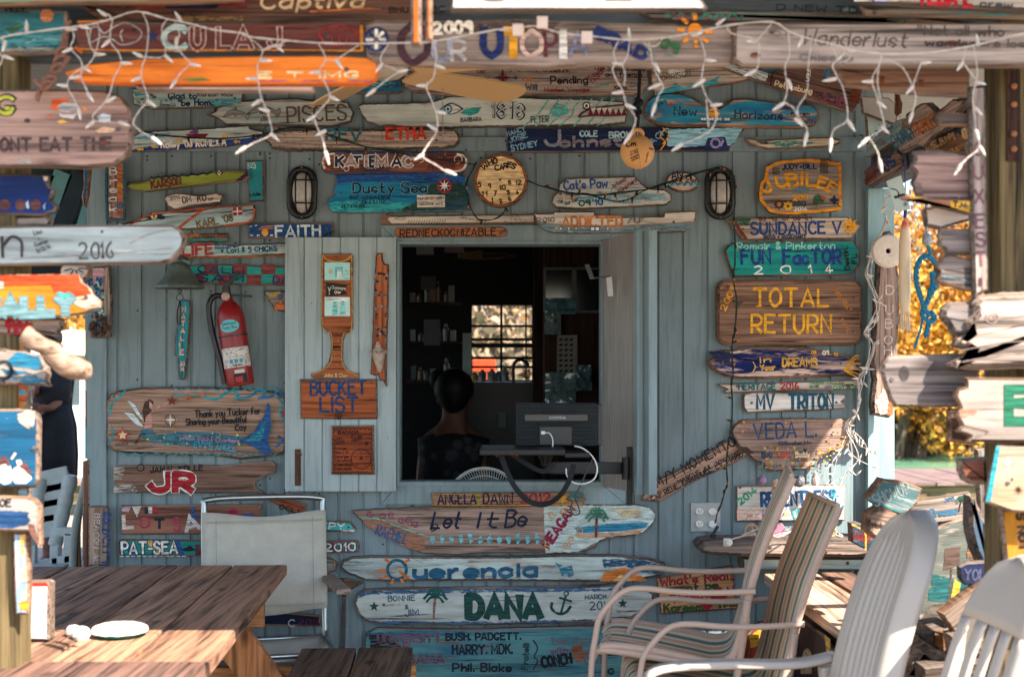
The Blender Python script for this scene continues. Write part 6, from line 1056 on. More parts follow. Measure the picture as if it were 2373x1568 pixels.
M_CLEAT = wood('#9a6f4a', '#5d3f27', axis='x', gs=.5)
for l in (.38, 1.62):
    m = MB(); a = tpt(-1.22, l, .655); b = tpt(-.04, l, .655)
    m.beam(a, b, .04, .13); m.build('cleat', M_CLEAT, tb, bevel=.004)
    for s, r0 in ((1, -.26), (-1, -.98)):
        m = MB(); m.beam(tpt(r0, l+.045, .72), tpt(r0+s*.52, l+.045, 0), .05, .13, up=tuple(R)); m.build('leg', M_LEGW, tb, bevel=.004)
    m = MB(); m.beam(tpt(-1.72, l-.05, .395), tpt(.50, l-.05, .395), .04, .09); m.build('bench_support', M_CLEAT, tb, bevel=.004)
M_BEN = [wood(c, d, axis='y', gs=.5, rough=.8) for c, d in (('#5c4a3e','#2b211b'),('#63503f','#30251d'))]
for i, r0 in enumerate((.075, .285, -1.52, -1.73)):
    m = slab(r0, r0+.20, .20, 2.0, .441, .479); m.build('bench_board', M_BEN[i % 2], tb, bevel=.006)
# plank rail in front of the table
M_RAIL = wood('#6d5146', '#261a15', gs=.55, rough=.8, axis='y')
m = MB(); m.box((-1.9, -2.66, .75), (-.752, -2.375, .79)); tag(m.build('rail_plank', [M_RAIL], bevel=.006), 'broad weathered plank rail across the bottom left corner, nearer than the picnic table', 'rail')
# shells and the white board on the table
def shell_at(name, label, c, rx, ry, h, n, seed, rimm):
    m = MB(); rows = []
    for i in range(9):
        t = i/8; rr = math.sin(math.pi*.5*t)
        rows.append([(c[0]+rx*rr*math.cos(a*math.pi/14)*(1+.012*math.cos(a*2.6+seed)), c[1]+ry*rr*math.sin(a*math.pi/14), c[2]+h*(1-t**2.4)+.001*math.cos(a*n*.45)*rr) for a in range(29)])
    m.sheet(rows); rows2 = [rows[-1], [(c[0]+rx*.75*math.cos(a*math.pi/14), c[1]+ry*.75*math.sin(a*math.pi/14), c[2]-.012) for a in range(29)]]
    m.sheet(rows2, 1)
    return tag(m.build(name, [plain('#dcd3c6', .55, var=.06, bump=.2, sc=60, name='shell_white'), rimm], smooth=True), label, 'shell', None)
p = P(277, 1478, 3.95)
o = shell_at('painted_shell', 'large flat white shell with a green painted rim on the picnic table', (P(277, 1470, 3.98).x, 3.98-D0, .776), .079, .085, .022, 8, 1, plain('#2f7f70', .5, var=.45, sc=40, name='green_rim'))
for i, (px, py, s) in enumerate(((306, 1556, .0), )): pass
q = P(170, 1470, 3.95)
shell_at('small_shell', 'smaller white scallop half hidden behind its neighbour on the table', (P(171, 1468, 3.97).x, 3.97-D0, .772), .022, .02, .022, 12, 2, plain('#cfc6ba', .55, name='shell_rim'))
shell_at('small_shell', 'rounder white scallop in front of the smaller one on the table', (P(188, 1474, 3.93).x, 3.93-D0, .772), .026, .022, .026, 12, 3, plain('#cfc6ba', .55, name='shell_rim'))
board('white_board', 'upright white board with a red top edge standing on the picnic table', 'board', [(50,1349),(107,1347),(114,1352),(113,1484),(50,1483)], wood('#cbbfb4','#84786e',paint='#dcd5cc',wear=.1,bump=.3), dep=3.88, th=.05, rough=.5, art=[pg([(50,1350),(106,1348),(112,1353),(110,1357),(50,1358)],'#c8281e',.05,0)])

# ---- white folding chair by the wall
M_CANV = plain('#b7b4a8', .8, var=.1, sc=14, bump=.15, name='white_canvas'); M_TUBE = plain('#9aa0a0', .28, .9, .5, var=.08, name='aluminium_tube')
def xf(o, rot, pt): return Vector(o)+Matrix.Rotation(rot, 3, 'Z')@Vector(pt)
fcO = Vector((-.975, -.24, 0)); fcR = math.radians(14)
fc = empty('folding_chair', fcO, 'white canvas folding chair with a metal tube frame behind the picnic table', 'chair')
X = lambda *pt: xf(fcO, fcR, pt)
m = MB(); m.tube(smooth_path([X(-.235, -.01, .42), X(-.235, .04, .70), X(-.235, .085, .95), X(-.215, .09, .99), X(0, .092, .997), X(.215, .09, .99), X(.235, .085, .95), X(.235, .04, .70), X(.235, -.01, .42)], 6), .0125, 10); m.build('back_frame', M_TUBE, fc, smooth=True)
m = MB(); rows = []
for i in range(9):
    t = i/8; z = .545+.385*t; y = .012+.067*t
    rows.append([X(-.245+.49*j/12, y-.012+.016*math.sin(math.pi*j/12)+.007*noise.noise(Vector((j*.35, i*.9, 3))), z+(.012*math.cos(j/12*6.28) if i in (0, 8) else 0)) for j in range(13)])
m.sheet(rows); m.build('backrest', M_CANV, fc, smooth=True, solid=.006)
m = MB()
for s in (-.19, .19): m.beam(X(s, -.010, .56), X(s, .045, .92), .003, .002)
for z, y in ((.575, -.006), (.905, .048)): m.beam(X(-.23, y, z), X(.23, y, z), .003, .004)
m.build('hem_seams', plain('#a29f94', .8, name='stitching'), fc)
for s in (-1, 1):
    m = MB(); m.tube([X(s*.235, .02, .44), X(s*.235, -.43, .455)], .0125, 8); m.build('seat_rail', M_TUBE, fc, smooth=True)
    m = MB(); m.tube([X(s*.262, -.38, .665), X(s*.262, -.30, .40), X(s*.262, .10, 0)], .0125, 8); m.build('leg', M_TUBE, fc, smooth=True)
    m = MB(); m.tube([X(s*.235, .03, .50), X(s*.25, -.2, .25), X(s*.25, -.40, 0)], .0125, 8); m.build('leg', M_TUBE, fc, smooth=True)
    m = MB(); m.beam(X(s*.255, .06, .672), X(s*.255, -.43, .685), .055, .022); m.build('armrest', wood('#8d7f72','#4f443c',gs=2,knots=False), fc, bevel=.005)
m = MB(); rows = [[X(-.235+.47*j/10, .02-.45*i/8, .452-.05*math.sin(math.pi*i/8)-.012*math.sin(math.pi*j/10)) for j in range(11)] for i in range(9)]
m.sheet(rows); m.build('seat', M_CANV, fc, smooth=True, solid=.006)
for y, z in ((-.43, .457), (.02, .44), (-.40, .03), (.1, .03)):
    m = MB(); m.tube([X(-.25, y, z), X(.25, y, z)], .011, 8); m.build('cross_tube', M_TUBE, fc, smooth=True)
m = MB(); m.ball(X(.262, -.43, .457), .018); m.build('end_knob', M_TUBE, fc, smooth=True)

# ---- stacked striped sling chairs
M_TAN = plain('#b8a090', .4, spec=.4, var=.05, name='tan_tube')
SC_ = {'t': '#dcc2a2', 'o': '#dca98a', 'c': '#ead9bc', 'd': '#6f6450', 'g': '#86a09a', 'b': '#7d6e5a'}
M_STR = {k: plain(v, .75, var=.08, sc=160, bump=.25, name='sling_fabric') for k, v in SC_.items()}
PAT = 'ooctgdgtcooctgdgtcootcgdgctoocgdgctoo'
KEYS = list(M_STR)
def sling_chair(name, label, y0, y1, off, skew):
    ox, oz = off; yc = (y0+y1)/2; RS = Matrix.Rotation(-math.atan(skew), 3, 'Z'); PV = Vector((.8+ox, yc, 0))
    def bd(mm, *a_, **k_): mm.v = [PV+RS@(v-PV) for v in mm.v]; return mm.build(*a_, **k_)
    o = empty(name, (.7+ox, (y0+y1)/2, 0), label, 'chair', 'striped sling chairs stacked by the wall')
    prof = smooth_path([Vector((x+ox, 0, z+oz)) for x, z in ((.385, .44), (.40, .478), (.435, .497), (.55, .490), (.70, .466), (.79, .452), (.85, .475), (.885, .58), (.91, .70), (.96, .86), (1.047, 1.071))], 4)
    m = MB(); n = len(PAT); rows = []
    for i, p in enumerate(prof):
        sag = .035*math.sin(math.pi*min(1, i/len(prof)*1.15)) if i < len(prof)*.87 else .008
        rows.append([(p.x+(sag*.5*math.sin(math.pi*j/n) if p.z > .62+oz else 0), y0+(y1-y0)*j/n, p.z-sag*math.sin(math.pi*j/n)*(1 if p.z < .62+oz else .2)) for j in range(n+1)])
    m.sheet(rows, mats=[KEYS.index(c) for c in PAT])
    bd(m, 'sling', [M_STR[k] for k in KEYS], o, smooth=True, solid=.004)
    for y in (y0-.005, y1+.005):
        m = MB(); m.tube([Vector((p.x+.004, y, p.z-.004)) for p in prof[6:]], .014, 8); bd(m, 'back_rail', M_TAN, o, smooth=True)
        yy = y-.03 if y < (y0+y1)/2 else y+.03
        arm = smooth_path([Vector((x+ox, yy, z)) for x, z in ((.37, .0), (.385, .40+oz), (.40, .524+oz), (.413, .589+oz), (.444, .634+oz), (.483, .673+oz), (.521, .690+oz), (.58, .692+oz), (.656, .685+oz), (.772, .683+oz), (.93, .692+oz))], 4)
        m = MB(); m.tube(arm, .0102, 10); bd(m, 'arm', M_TAN, o, smooth=True)
        m = MB(); m.tube(smooth_path([Vector((.905+ox, yy+(.02 if yy < y else -.02), .66+oz)), Vector((.88+ox, y, .52+oz)), Vector((.80+ox, y, .44+oz)), Vector((.60+ox, y, .46+oz)), Vector((.42+ox, y, .478+oz)), Vector((.385+ox, y, .45+oz))], 5), .0135, 8); bd(m, 'seat_rail', M_TAN, o, smooth=True)
        m = MB(); m.tube([Vector((.90+ox, y, .60+oz)), Vector((.86+ox, y, .35+oz)), Vector((.90+ox, y, 0))], .0135, 8); bd(m, 'leg', M_TAN, o, smooth=True)
    m = MB(); m.tube([(1.047+ox, y0, 1.071+oz), (1.047+ox, y1, 1.071+oz)], .009, 8); bd(m, 'top_rail', M_TAN, o, smooth=True)
    m = MB(); m.tube([(.42+ox, y0, .47+oz), (.42+ox, y1, .47+oz)], .011, 8); bd(m, 'front_rail', M_TAN, o, smooth=True)
    return o
sling_chair('sling_chair', 'nearer striped sling chair, the lower of the stacked pair', 4.62-D0, 5.06-D0, (.012, -.005), .0)
sling_chair('sling_chair', 'farther striped sling chair resting higher on the stacked pair', 4.74-D0, 5.18-D0, (-.085, .085), .16)

# ---- white plastic chairs
M_PLAS = plain('#b3a89c', .38, spec=.45, var=.05, sc=6, name='white_plastic')
def plastic_chair(label, off, slots):
    ox, oy, oz = off; B = Vector((ox, oy, oz)); PV = Vector((1.0+ox, 3.75-D0+oy, 0)); RZ = Matrix.Rotation(math.radians(4), 3, 'Z')
    o = empty('plastic_chair', (.7+ox, 3.75-D0+oy, 0), label, 'chair', 'white plastic chairs at the right')
    m = MB(); rows = []; nu = 72; H = 26
    for i in range(H+1):
        v = i/H; z = .44+.69*v; xb = .875+.03*v+.15*v*v
        half = .215*(1-.12*v)
        if v > .70: half *= math.sqrt(max(0.0, 1-((v-.70)/.3)**2.4))*.97+.03
        row = []
        for j in range(nu+1):
            u = -1+2*j/nu; a = abs(u)
            dx = .055*max(0, (a-.86)/.14)**1.5
            core = a < .62 and .10 < v < .86+.03*(1-a)
            if core and not slots: dx += .011*(.5+.5*math.cos(u/.62*math.pi*6))**3
            dx += -.010*(u*u)
            row.append(Vector((xb+dx, u*half+3.75-D0, z))+B)
        rows.append(row)
    if slots:
        for k0, k1 in ((0, 12), (20, 27), (33, 40), (46, 53), (61, 73)):
            m.sheet([r[k0:k1] for r in rows[1:21]])
        m.sheet(rows[20:]); m.sheet(rows[:3])
    else: m.sheet(rows)
    def tw(mm): mm.v = [PV+RZ@(v-PV) for v in mm.v]; return mm
    tw(m).build('backrest', M_PLAS, o, smooth=True, solid=.012)
    m = MB(); y0, y1 = 3.54-D0, 3.96-D0
    m.sheet([[Vector((.42+.46*i/10, y0+(y1-y0)*j/8, .43-.025*math.sin(math.pi*i/10)*math.sin(math.pi*j/8)-(.05 if i == 0 else 0)))+B for j in range(9)] for i in range(11)])
    tw(m).build('seat', M_PLAS, o, smooth=True, solid=.014)
    for y in (y0-.03, y1+.03):
        pr = smooth_path([Vector((x, y, z))+B for x, z in ((.40, .56), (.385, .64), (.43, .682), (.60, .692), (.80, .690), (.92, .71))], 5)
        m = MB(); rws = []
        for p in pr: rws.append([p+Vector((0, -.03, -.012)), p+Vector((0, -.02, .0)), p+Vector((0, .02, .0)), p+Vector((0, .03, -.012))])
        m.sheet(rws); tw(m).build('arm', M_PLAS, o, smooth=True, solid=.012)
        for x0, x1 in ((.40, .37), (.90, .97)):
            m = MB(); m.beam(Vector((x0, y, .58 if x0 < .5 else .68))+B, (x1+ox, y+oy, 0), .05, .045); tw(m).build('leg', M_PLAS, o, bevel=.01)
    return o
plastic_chair('white plastic chair with a tall ribbed back at the lower right', (0, 0, 0), False)
plastic_chair('white plastic chair with open slats cut off by the right edge', (.13, -.46, -.06), True)

# ---- counter box at the right
ct = empty('side_counter', (1.1, -1.5, 0), 'weathered wooden side counter with two broad top boards at the right', 'counter')
M_CT = [wood('#b0907a', '#4a3628', axis='y', gs=.5, bump=.8), wood('#6a5042', '#2c201a', axis='y', gs=.5, bump=.8)]  # lighter wood on the first top board stands in for sun on it
def cbox(x0, x1, y0, y1, z0, z1, sk=-.015):
    m = MB(); m.box((x0, y0, z0), (x1, y1, z1))
    for v in m.v: v.x += (v.y+.25)*sk
    return m
cbox(1.0, 1.215, -1.84, -.22, .662, .70).build('top_board', M_CT[0], ct, bevel=.008)
cbox(1.228, 1.50, -1.80, -.21, .664, .704).build('top_board', M_CT[1], ct, bevel=.008)
sp = cbox(1.025, 1.05, -1.75, -.26, .0, .660); spo = sp.build('side_panel', wood('#3a2a2c', '#17110f', axis='y', paint='#2a2224', wear=.2), ct)
cbox(1.052, 1.47, -1.77, -1.73, .0, .660).build('end_panel', wood('#5a463a', '#2a1f19', gs=.6), ct)
cbox(1.052, 1.47, -.30, -.26, .0, .660).build('end_panel', wood('#5a463a', '#2a1f19', gs=.6), ct)
board('painted_sign', 'dark painted board with a small white patch below the side counter', 'sign', [(1838,1420),(1905,1470),(1955,1545),(1960,1640),(1840,1640)], wood('#4a2a34','#1c1216',paint='#2c2226',wear=.25,axis='z'), plane=((.995, -1.5, .5), (-1, .04, 0)), th=.012, rough=1, art=[pg([(1858,1525),(1864,1505),(1872,1500),(1880,1510),(1882,1560),(1856,1560)],'#b9b0a6',.08,0), tx('Police',1861,1535,1878,1532,9,BLK,1.6), pg([(1912,1470),(1925,1480),(1925,1540),(1918,1530)],'#b08a34',.2,2)])
# driftwood shelf on the wall
board('driftwood_shelf', 'thick grey driftwood shelf on the wall under the white board', 'shelf', [(1621,1268),(1632,1257),(1660,1253),(1800,1254),(1930,1252),(2034,1256),(2036,1284),(1980,1292),(1860,1289),(1720,1290),(1650,1286),(1626,1280)], wood('#7d6f66','#352c27',gs=.8,bump=.9), dep=5.62, th=.22, rough=2, rim=.014)
board('support_board', 'pale painted board carrying the driftwood shelf', 'board', [(1722,1293),(2003,1293),(2003,1321),(1722,1321)], wood('#8f9894','#5a605e',paint='#9fb0ae',wear=.1), dep=5.70, th=.15, rough=.3, art=[ci(1964,1304,4,'#5a3a22',0)])
# posts in the pile
for lb, a, b_, wv in (('brown leaning timber behind the side counter', (1.45, -.13, 0), (1.50, -.15, 1.02), .09), ('dark timber holding up the sign pile at the right', (1.62, -1.35, 0), (1.60, -1.35, 1.12), .10)):
    m = MB(); m.beam(a, b_, wv, wv*.5); tag(m.build('timber_post', wood('#6a4e3a','#2e2018',axis='z',gs=.6), bevel=.006), lb, 'post')
m = MB(); m.beam((1.60, -2.3, .86), (1.57, -.4, .92), .05, .12); tag(m.build('side_rail', wood('#5d4a3e','#2a201a',axis='y',gs=.6), bevel=.005), 'dark wooden side rail carrying the pile of signs', 'rail')

# ---- left background furniture
M_WPT = plain('#a9b0ae', .5, var=.1, name='white_paint')
wc = empty('rocking_chair', (-3.0, 2.2, 0), 'white painted turned wood chair beyond the left post', 'chair')
def bgp(x, y, d): return P(x, y, d)
d_ = 8.2
for a, b_ in (((165, 1100), (128, 1262)), ((96, 1108), (70, 1262))):
    m = MB(); q = [P(a[0]+(b_[0]-a[0])*i/12, a[1]+(b_[1]-a[1])*i/12, d_) for i in range(13)]
    m.tube(q, [.036+.012*abs(math.sin(i*1.1)) for i in range(13)], 8); m.build('back_post', M_WPT, wc, smooth=True)
for i in range(4):
    t = i/4; m = MB(); m.beam(P(98-t*26, 1118+t*140, d_), P(160-t*34, 1104+t*146, d_), .02, .13); m.build('back_slat', M_WPT, wc, bevel=.006)
for a, b_ in (((130, 1230), (175, 1232)), ((120, 1300), (182, 1290)), ((160, 1232), (158, 1420)), ((75, 1262), (72, 1420)), ((128, 1262), (126, 1420))):
    m = MB(); m.beam(P(*a, d_-.3), P(*b_, d_-.3), .05, .05); m.build('leg' if b_[1] > 1400 else 'arm', M_WPT, wc, bevel=.008)
m = MB(); m.box((P(75, 0, d_-.3).x, d_-.75-D0, .40), (P(165, 0, d_-.3).x, d_-.1-D0, .44)); m.build('seat', M_WPT, wc, bevel=.008)
lc = empty('lounge_chair', (-2.1, 1.2, 0), 'folded striped lounger leaning at the left end of the shack', 'chair')
for i, (c, dx) in enumerate((('#8a8f88', 0), ('#39403a', 8), ('#b5702a', 16), ('#4a5a4c', 23))):
    m = MB(); q = smooth_path([P(205-dx*.2, 1080+dx, 6.9), P(192-dx*.3, 1140, 6.9), P(172-dx*.1, 1240, 6.9), P(165+dx*.6, 1420, 6.9)], 5)
    m.tube([p+Vector((0, .02*i, 0)) for p in q], .018, 8); m.build('frame' if i % 2 == 0 else 'fabric_band', plain(c, .6, name='lounger'), lc, smooth=True)
board('timber_post', 'dark brown upright board at the left corner of the shack', 'post', [(191,1068),(207,1064),(208,1320),(190,1320)], wood('#5a3d33','#281a16',axis='z'), dep=5.84, rough=.4, th=.03)
st_ = MB(); zs = [700, 762, 790, 822, 850, 905, 950, 992, 1062]; cl_ = ['#5a93a0','#5a93a0','#a08468','#8a9a78','#7d8a74','#a5b5b2','#80685e','#6a5a54','#4f97a8']
for i in range(len(zs)-1):
    a = P(197, zs[i+1], 5.86); b_ = P(206.5, zs[i], 5.86); st_.box((a.x, a.y, a.z), (b_.x, b_.y+.02, b_.z), i)
tag(st_.build('painted_stick', [plain(c, .6, name='stick_paint') for c in cl_[1:]]), 'narrow upright stick painted in bands of blue, tan and green at the left corner', 'stick')
# ================================================================ SMALL THINGS
def path(f, *ps): return [f(x, y) for x, y in ps]
def wire(mb, pts, dep, r, mat=0, wob=0, seed=0, n=5, k=3, twist=False):
    """a cord through working-picture points at a real distance dep (number, or list per point)"""
    q = []
    for i, (x, y) in enumerate(pts):
        d = dep[i] if isinstance(dep, (list, tuple)) else dep+wob*noise.noise(Vector((x*.02, y*.02, seed)))
        q.append(P(x, y, d))
    q = smooth_path(q, k)
    if twist:
        a = []; b = []; L = 0
        for i, p in enumerate(q):
            if i: L += (p-q[i-1]).length
            o = Vector((math.cos(L*170), 0, math.sin(L*170)))*r*.9
            a.append(p+o); b.append(p-o)
        mb.tube(a, r*.8, n, mat); mb.tube(b, r*.8, n, mat)
    else: mb.tube(q, r, n, mat)
    return q
M_WWIRE = plain('#b5aaa0', .5, var=.1, name='white_cord'); M_CLEAR = plain('#cfd0cc', .15, spec=.6, var=.1, name='clear_glass')
M_GWIRE = plain('#12241f', .55, var=.2, name='green_cord'); M_AMB = plain('#b0641e', .2, spec=.6, var=.2, name='amber_glass')
# ---- icicle lights along the porch front
ic = empty('icicle_lights', P(1186, 90, 3.1), 'white icicle string lights draped along the porch front beam', 'string lights')
D3 = 3.19
t0, t1, t2, t3 = T(0,0), T(1,0), T(2,0), T(3,0)
main = [(-40,100)]+path(t0,(0,330),(120,300),(230,285),(570,240),(740,220),(960,165),(1180,100),(1440,165),(1640,205),(1830,255),(2100,290))+path(t1,(0,320),(310,350),(560,370),(900,378),(1400,370),(1570,360),(1900,300),(2200,245))+path(t2,(0,265),(200,235),(330,230),(520,285),(800,315),(1100,345),(1400,330),(1600,295),(1750,265),(2000,215))+path(t3,(200,190),(340,270),(520,335),(700,375),(900,435),(1180,465),(1500,460),(1800,420),(2000,380),(2373,290))+[(2440,70)]
m = MB(); wire(m, main, D3-.01, .0016, twist=True)
drops = [
 (t0, [(620,240),(640,330),(610,415),(690,510),(710,580),(700,660),(740,760),(775,830)]), (t0, [(710,585),(610,660),(580,745),(630,840),(670,920),(688,990)]),
 (t0, [(740,225),(780,400),(820,470),(760,560),(710,590)]), (t0, [(840,200),(860,300),(825,465)]), (t0, [(970,170),(950,350),(1020,450),(1045,550),(980,680),(950,800),(890,900),(800,1000),(840,1050),(1040,1060)]),
 (t0, [(1230,110),(1280,250),(1260,480),(1230,560),(1220,660),(1260,790),(1275,870),(1200,960),(1150,1060),(1210,1130),(1330,1200)]), (t0, [(1440,170),(1395,260),(1425,480),(1230,495)]), (t0, [(1510,200),(1550,300),(1515,390),(1600,500),(1640,550),(1560,630),(1510,700)]),
 (t0, [(2110,300),(2260,420),(2240,520),(2220,580),(2230,700),(2250,830),(2300,950),(2330,1050),(2340,1160),(2200,1230),(2110,1280)]), (t0, [(2450,390),(2330,400),(2265,440)]), (t0, [(960,165),(940,130),(915,125)]), (t0, [(0,335),(45,355),(35,410)]), (t0, [(-30,420),(20,490),(70,495)]), (t0, [(20,490),(15,530),(-20,600)]),
 (t1, [(590,375),(650,490),(640,540),(600,620),(650,720),(690,840),(620,930),(560,1010),(580,1100),(620,1180),(650,1300)]), (t1, [(940,390),(770,500),(740,520),(650,520)]), (t1, [(1190,390),(1130,490),(1140,550),(1230,590),(1280,620),(1180,690),(1070,780)]), (t1, [(320,350),(220,400),(110,430)]),
 (t1, [(1570,360),(1610,460),(1600,560),(1580,680),(1520,740),(1560,850),(1600,960),(1620,1060),(1600,1160),(1530,1260),(1490,1350),(1600,1420),(1690,1480)]),
 (t2, [(1030,340),(980,450),(1000,540),(970,600),(1010,700),(1060,790),(1090,900),(1150,980),(1170,1050),(1120,1180)]), (t2, [(1120,350),(1100,480),(1060,560),(1080,640),(1070,740)]), (t2, [(1240,370),(1300,430),(1310,520),(1350,640),(1410,750),(1370,820),(1340,910)]), (t2, [(1400,335),(1360,390),(1300,400),(1280,370)]),
 (t2, [(1730,330),(1770,480),(1750,600),(1740,720),(1790,850),(1840,910),(1870,1000),(1830,1110),(1750,1170),(1570,1250)]), (t2, [(1960,230),(2000,290),(2220,350),(2230,480),(2220,590),(2120,650)]), (t2, [(2340,210),(2220,350)]), (t2, [(1780,860),(1790,980),(1800,1100)]),
 (t3, [(340,290),(350,470),(310,580),(330,760),(300,880),(205,950)]), (t3, [(540,350),(510,600),(500,800),(420,930),(440,1030),(500,1110),(490,1190)]), (t3, [(300,880),(380,930),(420,1000)]), (t3, [(700,380),(760,500),(720,570),(760,660),(820,790),(850,1030),(740,1110),(705,1200)]), (t3, [(900,440),(850,520),(780,540)]),
 (t3, [(1050,460),(1150,480),(1100,600),(1060,700),(1110,850),(1150,1000),(1160,1100),(1040,1180),(1000,1220)]), (t3, [(1140,480),(1115,620),(1110,720),(1135,860)]), (t3, [(1040,1190),(1110,1310),(1130,1400)]), (t3, [(1190,510),(1330,590),(1410,750),(1440,850),(1400,1000)]), (t3, [(1480,560),(1410,750)]), (t3, [(1870,430),(1840,540)]), (t3, [(1940,400),(1970,600),(1960,700),(1930,850),(1950,1000),(1960,1150),(1990,1270),(1890,1360),(1820,1430)]), (t3, [(1860,560),(1950,680)]),
]
for i, (f, q) in enumerate(drops): wire(m, path(f, *q), D3, .0011, wob=.02, seed=i, twist=True)
m.build('wire', M_WWIRE, ic, smooth=True)
bulbs = [
 (t0,(620,420),(560,445)),(t0,(710,580),(765,612)),(t0,(690,660),(635,672)),(t0,(755,805),(790,855)),(t0,(580,745),(512,735)),(t0,(678,945),(690,1010)),(t0,(820,470),(875,470)),(t0,(945,350),(890,398)),(t0,(1050,545),(1128,550)),(t0,(920,880),(975,850)),(t0,(810,1050),(745,1102)),(t0,(1030,1055),(1100,1080)),(t0,(1225,490),(1178,468)),(t0,(1215,670),(1150,695)),(t0,(1275,870),(1335,915)),(t0,(1315,1190),(1385,1240)),(t0,(1425,480),(1485,535)),(t0,(1525,330),(1520,395)),(t0,(1645,555),(1728,570)),(t0,(1520,690),(1475,755)),(t0,(2250,520),(2305,525)),(t0,(2210,680),(2130,680)),(t0,(2245,865),(2190,900)),(t0,(2320,960),(2280,950)),(t0,(2340,1155),(2405,1215)),(t0,(2120,1270),(2030,1330)),(t0,(915,135),(885,115)),(t0,(230,265),(228,205)),(t0,(45,360),(28,425)),(t0,(35,485),(90,505)),(t0,(1560,180),(1520,120)),(t0,(690,225),(745,240)),(t0,(575,255),(600,255)),
 (t1,(745,520),(800,600)),(t1,(600,620),(525,630)),(t1,(690,835),(762,868)),(t1,(560,1000),(500,1040)),(t1,(650,1310),(685,1430)),(t1,(650,1130),(610,1150)),(t1,(1140,550),(1095,612)),(t1,(1275,620),(1348,608)),(t1,(1075,775),(1005,830)),(t1,(1525,740),(1470,740)),(t1,(1600,565),(1645,580)),(t1,(1610,965),(1670,975)),(t1,(1605,1120),(1580,1105)),(t1,(1495,1335),(1420,1380)),(t1,(1690,1475),(1780,1510)),(t1,(220,390),(260,425)),(t1,(100,525),(140,525)),
 (t2,(1060,557),(1005,550)),(t2,(1055,795),(980,805)),(t2,(1085,905),(1135,925)),(t2,(1130,1150),(1060,1260)),(t2,(1335,550),(1355,585)),(t2,(1385,725),(1260,778)),(t2,(1340,900),(1305,1015)),(t2,(1760,690),(1615,785)),(t2,(1820,912),(1920,900)),(t2,(1570,1245),(1480,1305)),(t2,(1775,520),(1840,525)),(t2,(2220,355),(2140,357)),(t2,(2200,610),(2100,662)),(t2,(1115,330),(1112,265)),(t2,(1870,215),(1925,175)),(t2,(1660,305),(1720,290)),
 (t3,(335,690),(372,780)),(t3,(300,890),(190,962)),(t3,(400,1025),(420,1045)),(t3,(500,1150),(475,1270)),(t3,(750,680),(610,706)),(t3,(850,1040),(920,1140)),(t3,(708,1200),(700,1325)),(t3,(1065,705),(985,705)),(t3,(1140,1095),(1195,1140)),(t3,(1025,1195),(935,1280)),(t3,(1125,1380),(1150,1495)),(t3,(1485,545),(1560,540)),(t3,(1415,745),(1372,795)),(t3,(1408,975),(1385,1055)),(t3,(1845,535),(1800,605)),(t3,(1955,710),(2012,722)),(t3,(1950,930),(1982,962)),(t3,(1955,1120),(1972,1170)),(t3,(1990,1265),(2012,1300)),(t3,(1830,1420),(1770,1515)),(t3,(460,330),(430,395)),(t3,(820,450),(780,505)),(t3,(860,435),(915,440)),(t3,(1975,390),(1968,330)),(t3,(1110,880),(1165,920)),
]
for i, (f, a, b) in enumerate(bulbs):
    d = D3+.012*math.sin(i*2.4); A = P(*f(*a), d); B = P(*f(*b), d); L = (B-A).length; u = (B-A).normalized()
    L = max(L, .022); m = MB(); s = A+u*min(L*.62, .02)
    m.tube([A-u*.002, A+u*.004, s-u*.002, s], [.003, .0045, .0045, .0036], 8, 0)
    m.tube([s, s+u*.006, s+u*.011], [.0028, .0022, .0006], 6, 1)
    m.build('bulb', [M_WWIRE, M_CLEAR], ic, smooth=True)
# clips on the cord
m = MB()
for f, x, y in ((t2,155,265),(t2,750,330),(t2,365,200)):
    p = P(*f(x, y), D3-.014); m.box((p.x-.012, p.y-.004, p.z-.012), (p.x+.012, p.y+.004, p.z+.014))
m.build('clip', plain('#cdb5a5', .5, name='clip'), ic)
# ---- bundle of white lights at the right corner
wl = empty('white_lights', P(2000, 900, 5.6), 'tangled bundle of white mini lights hanging at the right corner board', 'string lights')
rn = random.Random(21); m = MB()
run = [(2062,450),(2050,480),(2058,510),(2030,560),(2020,600),(2012,640),(2035,700),(2025,740),(2008,770),(2020,800),(2005,850),(1995,880),(1990,920),(1978,960),(1966,985),(1975,1010)]
fan_ = [[(1975,1000),(1990,1030),(2010,1040),(2020,1050)],[(1975,1005),(1965,1040),(1990,1065),(2022,1080)],[(1970,1000),(1950,1040),(1925,1075),(1900,1110)],[(1968,1000),(1975,1060),(1960,1100),(1925,1120),(1900,1150)],[(1975,1020),(1990,1060),(1970,1090),(1985,1100)],[(1960,1010),(1940,1060),(1930,1100),(1905,1135),(1890,1170)],[(1980,1000),(2000,1020),(2015,1048),(2028,1052)],[(2050,480),(2090,500),(2110,490),(2130,520),(2120,560)],[(2058,510),(2080,470),(2110,450),(2120,480)],[(2110,560),(2130,580),(2150,560),(2160,600)],[(2120,600),(2105,640),(2095,650)],[(2130,480),(2150,520),(2140,560)]]
spots = []
for k in range(4):
    q = [(x+rn.uniform(-7, 7), y+rn.uniform(-6, 6)) for x, y in run]; wire(m, q, 5.62, .0015, wob=.05, seed=k, twist=True); spots += q
for k, q in enumerate(fan_): wire(m, q, 5.66 if q[0][1] > 900 else 5.3, .0015, wob=.05, seed=k+9, twist=True); spots += q[1:]
for s, (x, y) in enumerate([(1800+i*17, 1232+rn.uniform(-7, 14)) for i in range(10)]): spots.append((x, y))
wire(m, [(1690,1250),(1740,1238),(1790,1240),(1830,1232),(1870,1236),(1920,1230),(1940,1180),(1950,1120)], 5.58, .0022, seed=3, wob=.03, twist=True)
